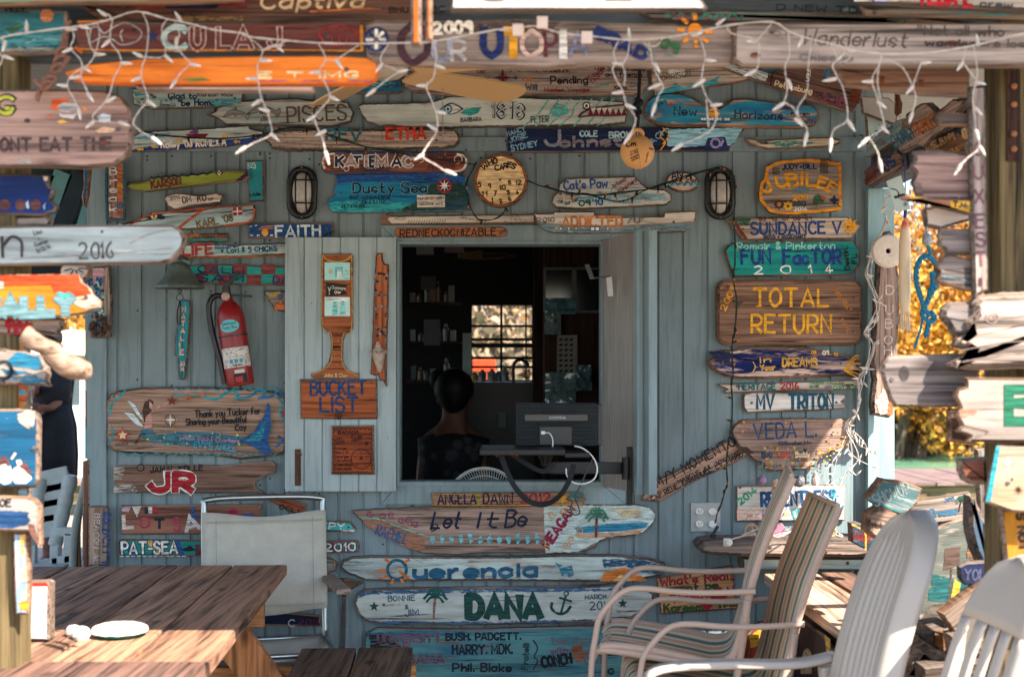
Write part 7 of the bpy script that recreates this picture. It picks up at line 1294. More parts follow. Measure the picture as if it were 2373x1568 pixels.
wire(m, [(1720,1240),(1760,1225),(1800,1244),(1850,1222),(1900,1210),(1935,1150),(1960,1090)], 5.56, .0022, seed=4, wob=.03, twist=True)
m.build('wire', M_WWIRE, wl, smooth=True)
rn.shuffle(spots)
for i, (x, y) in enumerate(spots[:92]):
    d = 5.57 if not (x > 2080) else 5.28
    a = rn.uniform(0, 6.28); A = P(x, y, d); u = Vector((math.cos(a), -.35, math.sin(a))).normalized(); s = A+u*.016
    m = MB(); m.tube([A, A+u*.003, s], [.0028, .0046, .004], 6, 0); m.tube([s, s+u*.012], [.0026, .0006], 5, 1); m.build('bulb', [M_WWIRE, M_CLEAR], wl, smooth=True)
# ---- green lights on the wall
gl_ = empty('green_lights', P(1500, 450, 5.78), 'dark green string lights with amber bulbs looped across the wall and down the right side', 'string lights')
s0, s1, s2 = T(1,1), T(2,1), T(3,2)
runs = [path(t0,(1180,1120),(1300,1150),(1500,1180),(1900,1200),(2250,1165))+path(t1,(0,1180),(150,1150),(350,1105),(550,1115),(660,1155),(800,1200),(1000,1270),(1200,1300),(1400,1345),(1600,1370),(1800,1400),(1930,1420))+path(s0,(1950,10),(1870,170),(1860,240),(1900,380),(1950,470),(2000,500),(2100,490),(2180,440),(2210,390)),
 path(s1,(245,155),(330,195),(420,220),(600,265),(850,280),(1050,255),(1250,235),(1420,185),(1540,155),(1700,90),(1850,50)), path(s1,(480,235),(620,262),(760,275),(900,318),(1030,335),(1140,300),(1250,240),(1420,190),(1560,130),(1720,80),(1860,46)),
 path(s1,(1850,50),(1960,60),(2010,110),(2030,300),(2020,470),(2025,700),(2030,870),(2015,1010),(2040,1200),(2020,1500))+path(T(2,2),(2025,60),(2005,150),(2000,300),(2012,420),(2000,500),(2005,700),(1990,880),(1975,1000),(1960,1150),(1955,1280),(1960,1380),(1930,1450))+path(T(2,3),(1865,20),(1830,130),(1800,210),(1785,290))]
m = MB(); gq = []
for k, q in enumerate(runs):
    r_ = wire(m, q, 5.765, .0021, seed=k, wob=.012, twist=True); gq.append(r_)
    wire(m, [(x+2.5*math.sin(i*1.7), y+2.5*math.cos(i*1.3)) for i, (x, y) in enumerate(q)], 5.77, .0016, seed=k+5, wob=.01)
m.build('wire', M_GWIRE, gl_, smooth=True)
rn = random.Random(9)
for q in gq:
    acc = 0; nxt = .06
    for i in range(1, len(q)):
        acc += (q[i]-q[i-1]).length
        if acc > nxt:
            nxt = acc+rn.uniform(.075, .12); A = q[i]; a = rn.choice((-1.57, -1.2, -1.9, .3, 2.9, -1.57, 1.3)); u = Vector((math.cos(a), -.15, math.sin(a))).normalized(); s = A+u*.018
            m = MB(); m.tube([A, A+u*.003, s], [.003, .0046, .0042], 6, 0); m.tube([s, s+u*.009, s+u*.013], [.0032, .0026, .0006], 6, 1); m.build('bulb', [M_GWIRE, M_AMB], gl_, smooth=True)
# ---- bulkhead lamps
M_BLACK = plain('#121417', .4, spec=.5, var=.25, name='black_casting')
def stadium(r, h, n=8):
    return [(r*math.cos(math.pi*i/n), h+r*math.sin(math.pi*i/n)) for i in range(n+1)]+[(-r*math.cos(math.pi*i/n), -h-r*math.sin(math.pi*i/n)) for i in range(n+1)]
M_LENS = plain('#b9b6ae', .18, spec=.6, var=.18, sc=120, bump=.2, name='frosted_glass')
lo = P(702, 448, D0)
lp = empty('bulkhead_lamp', lo, 'oval caged bulkhead lamp with a black rim at the upper left of the window', 'lamp', 'bulkhead lamps either side of the window')
m = MB(); rr, hh = .0505, .047
m.tube([lo+Vector((x, -.02, z)) for x, z in stadium(rr, hh)[:-1]], .0135, 10, closed=True); m.tube([lo+Vector((x, -.008, z)) for x, z in stadium(rr-.004, hh)[:-1]], .011, 8, closed=True)
m.build('rim', M_BLACK, lp, smooth=True)
m = MB(); m.ball(lo+Vector((0, -.014, 0)), .0425, sy=.95, sz=2.0, n=14); m.build('lens', M_LENS, lp, smooth=True)
m = MB()
for dx in (-.021, .021): m.tube(smooth_path([lo+Vector((dx, -.026, .088)), lo+Vector((dx, -.06, .055)), lo+Vector((dx, -.064, 0)), lo+Vector((dx, -.06, -.055)), lo+Vector((dx, -.026, -.088))], 5), .0036, 6)
for dz in (-.047, .047): m.tube(smooth_path([lo+Vector((-.05, -.026, dz)), lo+Vector((-.035, -.058, dz)), lo+Vector((.035, -.058, dz)), lo+Vector((.05, -.026, dz))], 5), .0036, 6)
m.build('cage', M_BLACK, lp, smooth=True)
m = MB()
for dz in (-.102, .102): m.ball(lo+Vector((0, -.034, dz)), .004)
m.build('screws', M_STEEL, lp)
l2 = copy_tree(lp, P(1667, 449, D0)-lo); l2['label'] = 'oval caged bulkhead lamp with green wires over it, right of the window'
# ---- fire extinguisher
M_RED = plain('#84161a', .35, spec=.5, var=.12, sc=18, name='red_enamel')
ex0 = P(558, 893, 5.79); ax = (P(529, 700, 5.79)-ex0).normalized(); EXM = Matrix.Translation(ex0)@Vector((0,0,1)).rotation_difference(ax).to_matrix().to_4x4()
ex = empty('fire_extinguisher', ex0, 'red fire extinguisher with a black hose hanging under the bell', 'extinguisher')
m = MB(); m.lathe([(.001, 0), (.052, .001), (.056, .008), (.0565, .05), (.0565, .275), (.053, .30), (.043, .322), (.030, .338), (.021, .345), (.020, .36), (.001, .361)], EXM, 28); m.build('cylinder', M_RED, ex, smooth=True)
def wrap(z0, z1, a0, a1, mats, name, rows=1, r=.0572):
    m = MB(); n = 14; R_ = []
    for i in range(rows+1): R_.append([EXM@Vector((r*math.sin(a0+(a1-a0)*j/n), -r*math.cos(a0+(a1-a0)*j/n), z0+(z1-z0)*i/rows)) for j in range(n+1)])
    m.sheet(R_); return m.build(name, mats, ex, smooth=True)
def wpaper():
    m, t, b = newmat('printed_paper'); k = NB(t); n = k.noise(k.coords((90, 90, 420), 3), 1, 2, .4); n2 = k.noise(k.coords((30, 30, 60), 7), 1, 3, .5)
    c = k.mix(k.step(n, .55, .58), lin('#c9c6be'), lin('#6a6e70')); c = k.mix(k.step(n2, .58, .62), c, lin('#cfccc4')); k.l(c, b.inputs['Base Color']); b.inputs['Roughness'].default_value = .5; return m
wrap(.075, .155, -1.1, 1.35, wpaper(), 'label'); wrap(.20, .207, -1.7, 1.7, M_BLACK, 'strap', r=.0585)
wrap(.092, .108, -.35, -.1, plain('#2f8fa0', .5, name='pictogram'), 'pictogram', r=.0577); wrap(.092, .108, 0, .25, plain('#2f8fa0', .5, name='pictogram'), 'pictogram', r=.0577); wrap(.092, .108, .35, .6, plain('#2f8fa0', .5, name='pictogram'), 'pictogram', r=.0577)
wrap(.010, .048, -.2, .75, plain('#17181a', .5, name='black_label'), 'label', r=.0574); wrap(.014, .036, -.12, .4, plain('#a8262a', .5, name='red_label'), 'label', r=.0578); wrap(.05, .064, -.1, .6, plain('#c5c0b8', .5, name='white_label'), 'label', r=.0574)
m = MB(); R_ = []
for i in range(9):
    rr_ = i/8; R_.append([EXM@Vector((.0576*math.sin(.0+.72*rr_*math.cos(a*.3142)), -.0578*math.cos(.72*rr_*math.cos(a*.3142)), .243+.026*rr_*math.sin(a*.3142))) for a in range(21)])
m.sheet(R_); lab = m.build('oval_sticker', plain('#58b5bd', .4, var=.2, sc=60, name='turquoise_sticker'), ex, smooth=True)
# sticker writing, wrapped on the cylinder
def wraptext(text, zc, a0, a1, h, col, wd, nm='lettering'):
    gl, W = layout(text); m = MB()
    for gx, strokes in gl:
        for sm, pts in strokes:
            q = [Vector(((gx+x)/W*(a1-a0)+a0, zc+y*h/7)) for x, y in pts]
            if sm and len(q) > 2: q = smooth_path(q, 3)
            m.tube([EXM@Vector((.0582*math.sin(a), -.0582*math.cos(a), z)) for a, z in q], wd, 4)
    return m.build(nm, paint(col, 0), ex)
wraptext('BAHAMAS', .248, -.5, .5, .010, '#1c3f6a', .0008); wraptext('Poker Run', .233, -.5, .5, .009, '#7a1f2c', .0008); wraptext('First Alert', .080, -.15, .5, .008, '#15181c', .0008)
m = MB(); E = lambda x, y, z: EXM@Vector((x, y, z))
m.tube([E(0, 0, .355), E(0, 0, .405)], .016, 10); m.tube(smooth_path([E(.0, -.004, .40), E(.03, -.008, .412), E(.075, -.008, .445)], 4), [.012]*6+[.009]*3, 8) if False else None
m.beam(E(0, -.002, .405), E(.062, -.004, .455), .016, .012); m.beam(E(.005, -.004, .372), E(.10, -.004, .352), .015, .009); m.beam(E(-.005, 0, .395), E(.012, 0, .425), .024, .02); m.build('valve', M_BLACK, ex, bevel=.002)
m = MB(); m.lathe([(.001, 0), (.017, 0), (.017, .008), (.014, .010), (.001, .0095)], Matrix.Translation(E(-.002, -.022, .365))@Matrix.Rotation(math.pi/2, 4, 'X'), 18); m.build('gauge', plain('#a8908a', .3, var=.3, sc=90, name='gauge_face'), ex, smooth=True)
m = MB(); m.tube(smooth_path([E(-.012, 0, .368), E(-.05, -.005, .375), E(-.078, -.01, .34), E(-.082, -.01, .26), E(-.074, -.01, .17), E(-.066, -.008, .10), E(-.062, -.006, .02)], 6), .0115, 8); m.build('hose', M_BLACK, ex, smooth=True)
m = MB(); m.tube([E(-.064, -.007, .065), E(-.063, -.006, .015)], [.011, .012], 10); m.build('nozzle', M_BLACK, ex, smooth=True)
# ---- bell
M_BRONZE = plain('#55605a', .55, .35, .5, var=.35, sc=30, bump=.4, name='verdigris_bronze')
bo = P(416, 668, 5.72); be = empty('brass_bell', bo, 'verdigris bronze bell hanging on the wall below the dated board', 'bell')
m = MB(); BM = Matrix.Translation(bo)
m.lathe([(.097, 0), (.098, .004), (.090, .016), (.074, .030), (.060, .048), (.050, .066), (.044, .084), (.038, .096), (.024, .104), (.012, .107), (.012, .114), (.001, .118)], BM, 32); m.build('bell_body', M_BRONZE, be, smooth=True)
m = MB(); m.tube([bo+Vector((0, 0, .115)), bo+Vector((0, .01, .13)), bo+Vector((0, .14, .13))], .008, 8); m.build('bracket', M_BRONZE, be, smooth=True)
m = MB(); m.ball(bo+Vector((0, 0, -.012)), .011); m.tube([bo+Vector((0, 0, .06)), bo+Vector((0, 0, -.01))], .004, 6); m.build('clapper', M_BRONZE, be, smooth=True)
m = MB(); c_ = bo+Vector((.001, 0, -.037)); m.tube([c_+Vector((.014*math.cos(i*.524), 0, .014*math.sin(i*.524))) for i in range(12)], .0016, 6, closed=True); m.build('ring', M_BLACK, be, smooth=True)
m = MB(); q = smooth_path([c_+Vector((.002, 0, -.012)), c_+Vector((.006, -.004, -.06)), c_+Vector((.002, -.006, -.105)), c_+Vector((-.008, -.004, -.10)), c_+Vector((-.010, 0, -.06)), c_+Vector((.0, .002, -.014))], 6)
m.sheet([[p+Vector((0, -.006, 0)) for p in q], [p+Vector((0, .006, 0)) for p in q]]); m.build('strap', plain('#15181d', .6, name='black_webbing'), be, solid=.002)
# ---- float on a rope
fo = P(1477, 352, 5.25); fl = empty('float_ball', fo, 'orange cream fishing float with black handwriting hanging on a rope over the right window frame', 'float')
M_FLO = plain('#d9a468', .5, spec=.3, var=.12, sc=9, name='faded_plastic')
m = MB(); m.ball(fo, .063, n=20); m.lathe([(.0632, -.003), (.0645, -.002), (.0645, .002), (.0632, .003)], Matrix.Translation(fo)@Matrix.Rotation(math.radians(78), 4, 'Y'), 40); m.build('ball', M_FLO, fl, smooth=True)
m = MB(); e_ = fo+Vector((.0, 0, .066)); m.tube([e_+Vector((.018*math.cos(i*.524), 0, .014*math.sin(i*.524)*1.1)) for i in range(12)], .009, 8, closed=True); m.build('eye', M_FLO, fl, smooth=True)
def balltext(text, x0, z0, x1, z1, h, wd):
    gl, W = layout(text); m = MB(); a = Vector((x0, z0)); b_ = Vector((x1, z1)); e1 = (b_-a).normalized(); nv = Vector((-e1.y, e1.x))
    for gx, st2 in gl:
        for sm, pts in st2:
            q = []
            for x, y in pts:
                p = a+(b_-a)*((gx+x)/W)+nv*(y*h/7); d2 = max(0, .0634**2-p.x**2-p.y**2); q.append(fo+Vector((p.x, -math.sqrt(d2), p.y)))
            m.tube(smooth_path(q, 3) if sm and len(q) > 2 else q, wd, 4)
    m.build('lettering', paint('#1c1714', 0), fl)
balltext('Cm', -.045, .012, -.012, .012, .02, .0024); balltext("37'56'S", -.03, -.014, -.004, -.004, .006, .0007); balltext("144'59'E", -.03, -.023, -.002, -.013, .006, .0007); balltext('MELBOURNE', -.028, -.034, .004, -.022, .006, .0007); balltext('AUSTRALIA', -.024, -.042, .008, -.03, .006, .0007); balltext('SANDRA', .03, -.045, .038, -.008, .006, .0007); balltext('BENS', .04, .002, .056, .000, .006, .0007)
ro = MB(); top_ = P(1483, 130, 5.25); q = [fo+Vector((0, 0, .075)), P(1478, 285, 5.25), P(1480, 230, 5.25), P(1482, 180, 5.25), top_]
ro.tube(smooth_path(q, 6), .0065, 8)
for i in range(7): ro.ball(P(1478+4*math.sin(i*2), 232+i*7, 5.25), .013+.003*math.sin(i))
tag(ro.build('black_rope', plain('#14181f', .8, var=.4, sc=200, bump=.6, name='rope'), smooth=True), 'black knotted rope holding the fishing float', 'rope')
# ---- rope of the big hanging sign
m = MB(); q = [P(*t0(x, y), 3.27) for x, y in ((600,190),(570,280),(545,400),(510,470),(480,560),(440,650),(400,720),(350,790),(325,860))]
qs = smooth_path(q, 6); a_ = []; b2 = []
for i, p in enumerate(qs): o_ = Vector((math.cos(i*1.1), 0, math.sin(i*1.1)))*.004; a_.append(p+o_); b2.append(p-o_)
m.tube(a_, .0045, 6); m.tube(b2, .0045, 6)
for x, y, r_ in ((535,440,.012),(520,520,.014),(495,590,.014),(420,700,.016),(400,735,.012)): c_ = P(*t0(x, y), 3.265); m.tube([c_+Vector((r_*math.cos(k*.7), -.004*math.sin(k*.7), r_*.7*math.sin(k*.7+.6))) for k in range(9)], .0045, 6, closed=True)
m.tube([P(*t0(540,590), 3.26), P(*t0(600,490), 3.26)], .005, 6); m.tube([P(*t0(370,760), 3.26), P(*t0(290,690), 3.26)], .005, 6)
tag(m.build('brown_rope', plain('#7a5648', .85, var=.35, sc=250, bump=.6, name='rope'), smooth=True), 'twisted brown rope with knots at the top left corner', 'rope')
# ---- orange paddles hanging at top centre
for i, (pts, lb) in enumerate(((rrect(952,-30,976,105,3,1), 'longer orange painted stick hanging before the year on the big board'), ([(984,-30),(1001,-30),(1002,92),(985,92)], 'shorter tapering orange stick hanging beside the longer one'))):
    board('orange_stick', lb, 'stick', pts, wood('#8a4410','#5a2c0c',paint='#a85410',wear=.05,axis='z'), dep=2.80+.03*i, rough=.4, th=.02)
# ---- ceiling fan
cf = empty('ceiling_fan', P(885, 172, 4.7), 'cream ceiling fan with tan blades under the porch ceiling', 'fan')
M_FAN = plain('#c9a676', .5, var=.06, sc=5, name='fan_blade'); hc = P(885, 160, 4.7)
m = MB(); m.lathe([(.001, -.03), (.06, -.028), (.085, -.01), (.09, .04), (.05, .08), (.018, .09), (.018, .22), (.001, .22)], Matrix.Translation(hc), 24); m.build('motor', plain('#b5aa98', .4, name='fan_motor'), cf, smooth=True)
for k, a in enumerate([.75+1.2566*i for i in range(5)]):
    R3 = Matrix.Rotation(a, 3, 'Z'); tilt = Matrix.Rotation(-.26, 3, 'X'); m = MB(); L = []
    for x, w_ in ((.12, .045), (.2, .058), (.42, .07), (.57, .07), (.61, .055), (.625, .02)): L.append([hc+R3@(tilt@Vector((x, y*w_, 0))+Vector((0, 0, -.006))) for y in (-1, 0, 1)])
    m.sheet(L); m.build('blade', M_FAN, cf, solid=.008)
    m = MB(); m.beam(hc+R3@Vector((.05, 0, .01)), hc+R3@Vector((.19, 0, -.004)), .03, .006); m.build('blade_arm', M_STEEL, cf)
m = MB(); q = [P(1030-5, 330, 5.0), P(1025, 560, 5.0)]; m.tube([P(1026, 205, 4.72), P(1026, 327, 4.72)], .0015, 5); m.build('pull_chain', M_STEEL, cf)
# ---- sockets and plugs
op = P(1635, 1198, D0-.004); ou = empty('outlet_plate', op, 'grey double outlet plate on the wall under the slanting plank', 'outlet')
m = MB(); m.box(P(1601, 1231, D0-.010)-Vector((0, 0, 0)), P(1669, 1164, D0-.002)); m.build('plate', plain('#9aa09c', .5, var=.12, name='grey_plate'), ou, bevel=.003)
for px in (1621, 1651):
    for py in (1184, 1213):
        m = MB(); c_ = P(px, py, D0-.0125); m.lathe([(.001, 0), (.0165, 0), (.0165, .004), (.001, .0045)], Matrix.Translation(c_)@Matrix.Rotation(math.pi/2, 4, 'X')@Matrix.Diagonal((1, .85, 1, 1)), 18, 0)
        if px < 1640:
            for dx, h_ in ((-.005, .007), (.005, .006)): m.box((c_.x+dx-.0009, c_.y-.0056, c_.z-h_/2+.002), (c_.x+dx+.0009, c_.y-.0044, c_.z+h_/2+.002), 1)
            m.ball(c_+Vector((0, -.0045, -.008)), .0018, 1)
        m.build('socket', [plain('#d5d3cc', .4, name='white_socket'), plain('#17191b', .5, name='slot')], ou, smooth=True)
pgp = P(1652, 1243, 5.75); m = MB(); m.box(pgp-Vector((.012, .012, .016)), pgp+Vector((.012, .012, .014))); m.tube([pgp+Vector((0, 0, .01)), P(1664, 1218, 5.76)], .007, 6)
tag(m.build('black_plug', M_BLACK, bevel=.004), 'black plug at the end of the green lights below the outlet plate', 'plug')
wp = P(1686, 1256, 5.58); m = MB(); m.box(wp-Vector((.016, .014, .014)), wp+Vector((.012, .012, .016))); m.lathe([(.001, 0), (.013, 0), (.013, .01), (.001, .011)], Matrix.Translation(wp+Vector((.004, -.014, .002)))@Matrix.Rotation(math.pi/2, 4, 'X'), 14)
tag(m.build('white_plug', plain('#d9d8d2', .4, name='white_socket'), bevel=.003), 'white plug lying on the driftwood shelf', 'plug')
# ---- hung charms below the dotted board
def charm(name, label, px, y0, y1, build, cord='#2a7f86', dep=5.78):
    o = empty(name, P(px, y1, dep), label, 'charm', 'charms hanging below the dotted board')
    m = MB(); m.tube([P(px+1, y0, dep), P(px, y1, dep)], .0022, 5); m.build('cord', plain(cord, .7, name='cord'), o)
    m = MB(); build(m, P(px, y1, dep)); m.build('pendant', plain({'bead_charm':'#8a6f8a','coral_charm':'#b89a88','shell_charm':'#6f6c70','buoy_charm':'#b5a59c','wood_charm':'#8a7a6a'}[name], .6, var=.55, sc=70, bump=.4, name='charm'), o, smooth=True)
charm('bead_charm', 'round painted bead hanging first below the dotted board', 1766, 1062, 1105, lambda m, c: m.ball(c+Vector((0, 0, -.012)), .019))
charm('coral_charm', 'finger of coral hanging second below the dotted board', 1795, 1066, 1110, lambda m, c: m.tube(smooth_path([c, c+Vector((.004, 0, -.03)), c+Vector((-.002, 0, -.06))], 4), [.012, .014, .011, .012, .013, .015, .013, .014, .010], 8))
charm('shell_charm', 'mottled black and white shell hanging third below the dotted board', 1852, 1066, 1103, lambda m, c: m.ball(c+Vector((0, 0, -.02)), .023, sx=1.05, sz=1.1))
charm('buoy_charm', 'white buoy with purple stripe hanging at the right below the dotted board', 1889, 1066, 1090, lambda m, c: m.lathe([(.003, 0), (.008, -.012), (.015, -.032), (.017, -.05), (.012, -.06), (.001, -.062)], Matrix.Translation(c), 14))
charm('wood_charm', 'thin wooden charm hanging behind the striped chair top', 1822, 1066, 1098, lambda m, c: m.tube([c, c+Vector((0, 0, -.04))], .007, 6))
# peace sign, heart, key under the white board
pc = P(1742, 1232, 5.80); m = MB(); m.tube([pc+Vector((.029*math.cos(i*.2618), 0, .029*math.sin(i*.2618))) for i in range(24)], .0052, 6, closed=True); m.tube([pc+Vector((0, 0, .029)), pc+Vector((0, 0, -.029))], .0045, 6); m.tube([pc, pc+Vector((.02, 0, -.02))], .0045, 6); m.tube([pc, pc+Vector((-.02, 0, -.02))], .0045, 6)
tag(m.build('peace_sign', plain('#b08a64', .7, var=.15, name='light_wood'), smooth=True), 'wooden peace symbol hanging below the white board', 'ornament')
board('pink_heart', 'pink wooden heart hanging below the white board', 'ornament', [(1790,1228),(1797,1213),(1812,1211),(1820,1222),(1816,1238),(1797,1254),(1780,1238),(1774,1222),(1781,1212)], plain('#a8697c', .6, name='pink_paint'), dep=5.80, th=.01, rough=.2, rim=.002)
m = MB(); kc = P(1927, 1232, 5.78); m.tube([kc+Vector((.018*math.cos(i*.524), 0, .018*math.sin(i*.524))) for i in range(12)], .0052, 6, closed=True); kd = P(1945, 1282, 5.70); m.tube([kc+Vector((.006, 0, -.018)), kd], .006, 6); m.beam(kd+Vector((-.004, 0, .012)), kd+Vector((.012, 0, .02)), .006, .01)
tag(m.build('wooden_key', plain('#b0905f', .7, var=.15, name='light_wood'), smooth=True), 'large wooden key hanging right of the striped chair', 'ornament')
# pieces at the right corner
board('driftwood_sign', 'tall carved driftwood hung upright on the right corner post', 'sign', [(2046,552),(2052,536),(2064,534),(2072,545),(2076,575),(2084,640),(2086,720),(2080,800),(2084,860),(2073,900),(2070,960),(2060,968),(2022,961),(2020,930),(2026,880),(2020,840),(2026,760),(2030,680),(2036,600)], wood('#8a7468','#3f322c',axis='z',bump=.9), dep=5.72, th=.05, rough=1.4, rim=.012, group=None, art=[tx(c,2054-i*1.2,y+22,2070-i*1.2,y+22,20,'#c5b5a8',2.4,wear=.3) for i,(c,y) in enumerate((('D',660),('U',705),('B',738),('O',775),('H',800),('I',900)))]+[pg([(2028,930),(2050,900),(2066,955),(2040,962)],'#b0a498',.4,2), pg([(2060,880),(2076,890),(2070,960),(2056,962)],'#a8623a',.5,2)])
wd_ = P(2057, 582, 5.45); m = MB(); m.lathe([(.010, -.012), (.034, -.016), (.058, -.012), (.064, 0), (.058, .012), (.034, .016), (.010, .012), (.010, -.012)], Matrix.Translation(wd_)@Matrix.Rotation(math.pi/2, 4, 'X'), 30)
tag(m.build('white_ring', plain('#cdbfb0', .8, var=.1, sc=80, bump=.6, name='old_foam'), smooth=True), 'thick white ring hung on blue cord beside the hanging squid lure', 'float')
sq0 = P(2097, 505, 4.95); sq = empty('squid_lure', sq0, 'long cream squid lure with a pink tip hanging at the right of the wall', 'lure')
m, t_, b_ = newmat('rubber_lure'); k = NB(t_); tc = k.n('ShaderNodeTexCoord'); sx = k.n('ShaderNodeSeparateXYZ'); k.l(tc.outputs['Object'], sx.inputs[0]); k.l(k.ramp(k.step(sx.outputs[2], -.10, 0), [(.0, lin('#d5bd9c')), (.55, lin('#d8b898')), (.8, lin('#c9583c')), (1, lin('#d8a080'))]), b_.inputs['Base Color']); b_.inputs['Roughness'].default_value = .35; M_SQ = m
def sqz(y): return (P(2097, y, 4.95)-sq0).z
m = MB(); m.lathe([(.002, 0), (.010, sqz(515)), (.016, sqz(535)), (.0195, sqz(570)), (.021, sqz(610)), (.020, sqz(660)), (.0185, sqz(693)), (.0195, sqz(697)), (.0175, sqz(702)), (.015, sqz(715)), (.014, sqz(725))], Matrix.Translation(sq0), 18); m.build('body', M_SQ, sq, smooth=True)
m = MB()
for i in range(14):
    a = i*.449; r0 = .013; m.tube(smooth_path([sq0+Vector((r0*math.cos(a), r0*math.sin(a), sqz(720))), sq0+Vector((r0*1.25*math.cos(a), r0*1.2*math.sin(a), sqz(742))), sq0+Vector((r0*1.2*math.cos(a+.1), r0*1.2*math.sin(a), sqz(763+3*math.sin(i*3))))], 3), .0022, 5)
m.build('tentacles', M_SQ, sq, smooth=True)
m = MB(); m.tube([sq0, P(2099, 478, 4.95)], .006, 8); m.tube([P(2099, 478, 4.95), P(2096, 360, 4.95)], .0022, 6); m.build('cord', plain('#1c3a7a', .6, name='blue_cord'), sq)
board('paper_tag', 'white paper tag with a jumping marlin drawing, tilted above the squid lure', 'tag', [(2054,420),(2088,406),(2110,484),(2076,492)], plain('#a9bab6', .7, var=.05, name='card'), dep=4.92, th=.002, rough=0, rim=.0005, rot=14, art=[tx('Marlin Striker',2074,460,2098,453,6,'#12181c',1.3), ln([(2066,438),(2076,440),(2082,447),(2084,454),(2094,450)],2.4,'#1c2a30'), ln([(2066,438),(2062,435)],1,'#1c2a30')])
M_BROPE = plain('#1f6f8f', .8, var=.3, sc=300, bump=.7, name='blue_rope')
m = MB()
def rope(m, pts, dep, r): 
    qs = smooth_path([P(x, y, dep) for x, y in pts], 7); A_ = [[], [], []]
    L = 0
    for i, p in enumerate(qs):
        if i: L += (p-qs[i-1]).length
        for k in range(3): a = L*120+k*2.094; A_[k].append(p+Vector((math.cos(a), math.sin(a)*.6, math.sin(a)))*r*.6)
    for k in range(3): m.tube(A_[k], r*.62, 6)
z1 = T(3,1)
rope(m, path(z1,(1520,800),(1470,850),(1445,940),(1450,1050),(1490,1180),(1520,1260),(1560,1320)), 4.9, .0085); rope(m, path(z1,(1520,800),(1580,830),(1615,900),(1600,1050),(1560,1150),(1510,1260),(1500,1320),(1560,1370),(1600,1340),(1570,1290)), 4.9, .0085); rope(m, path(z1,(1560,1370),(1540,1440),(1530,1500)), 4.9, .008); rope(m, path(z1,(1500,1340),(1480,1440),(1450,1530),(1430,1600)), 4.9, .004); rope(m, path(z1,(1535,700),(1560,760),(1565,830)), 4.9, .006); rope(m, path(z1,(1590,960),(1600,1060),(1560,1120)), 4.88, .012)
tag(m.build('blue_rope', M_BROPE, smooth=True), 'knotted blue rope hanging right of the squid lure', 'rope')
m = MB(); m.tube([P(*z1(1530,630), 4.9), P(*z1(1530,370), 4.9), P(2150, 250, 4.9)], .0055, 8); m.ball(P(*z1(1535,665), 4.9), .017, sz=1.3)
tag(m.build('bungee_cord', plain('#8a9296', .6, var=.45, sc=240, name='striped_cord'), smooth=True), 'grey striped bungee cord with a blue knot above the blue rope', 'cord')
# ---- conch shell on the splintered board
cs = P(877, 820, D0-.10); m = MB()
m.lathe([(.001, .052), (.006, .044), (.008, .038), (.013, .034), (.013, .026), (.022, .02), (.020, .010), (.031, .004), (.026, -.006), (.020, -.03), (.014, -.055), (.008, -.072), (.001, -.074)], Matrix.Translation(cs)@Matrix.Rotation(-.08, 4, 'Y'), 14)
for i in range(9): a = i*.7; p = cs+Vector((.028*math.cos(a), .028*math.sin(a), .006)); m.tube([p, p+Vector((.012*math.cos(a), .012*math.sin(a), .009))], [.006, .001], 6)
tag(m.build('conch_shell', plain('#a8988c', .6, var=.3, sc=45, bump=.3, name='shell'), smooth=True), 'spiky grey conch shell fixed to the splintered board', 'shell')
# ---- coral lump and mosaic batten at the left corner
mos = []
rn = random.Random(12)
for i in range(95):
    y = 645+i*1.35; x = 222+rn.uniform(-1, 1)*(9+5*math.sin(i*.2))+((y-640)/130)*10+rn.uniform(-6, 10)
    s = rn.uniform(3, 5.5); a = rn.uniform(0, 6)
    mos.append(pg([(x+s*math.cos(a+t), y+s*math.sin(a+t)) for t in (0, 1.6, 3.0, 4.5)], rn.choice(['#123f78','#1f6f98','#16345f','#6fb0ae','#1c4f86','#8fc0b4']), 0, 0))
board('driftwood_sign', 'upright pale batten set with blue mosaic pieces at the left corner', 'sign', [(211,618),(254,616),(259,700),(256,780),(238,783),(208,782),(215,700)], wood('#94857a','#5a4b42',axis='z'), off=.03, rough=1.2, art=[pg([(216,626),(240,622),(246,636),(228,646),(214,640)],'#b58a94',.2,2)]+mos, group=G1)
m = MB(); cc = P(230, 755, 5.78)
for i in range(46):
    a = rn.uniform(0, 6.28); r_ = rn.uniform(.1, 1)**.5*.036; m.ball(cc+Vector((r_*math.cos(a), rn.uniform(-.015, .01), r_*math.sin(a)*1.15)), rn.uniform(.006, .011), n=5)
tag(m.build('coral_lump', plain('#4a3830', .9, var=.4, sc=120, bump=.8, name='coral'), smooth=True), 'dark brown coral lump at the foot of the mosaic batten', 'coral')
board('driftwood_sign', 'upright pink board with white letters and a twisted rope edge, upper left corner', 'sign', [(249,372),(287,370),(289,505),(285,510),(250,507)], wood('#8a5f50','#4f332a',paint='#a07a78',wear=.3,axis='z'), off=.03, rough=.8, group=G1, art=[pg([(268,374),(285,374),(286,500),(272,500)],'#a8623a',.45,2)]+[tx(c,255,y+17,270,y+17,17,'#c5b8b4',3.4,edge='#3a2a2a',ew=1) for c,y in (('B',388),('r',410),('e',430),('a',450),('k',474))]+[tx('B',275,438,283,438,12,'#c98a2a',3), tx('IS',273,482,284,482,12,'#2a5a80',2.6), ln([(247,372),(246,440),(248,508)],5,'#1f5a66',.2), ln([(288,372),(289,440),(288,508)],5,'#1f5a66',.2), ln([(248,508),(270,511),(288,507)],5,'#1f5a66',.2)])
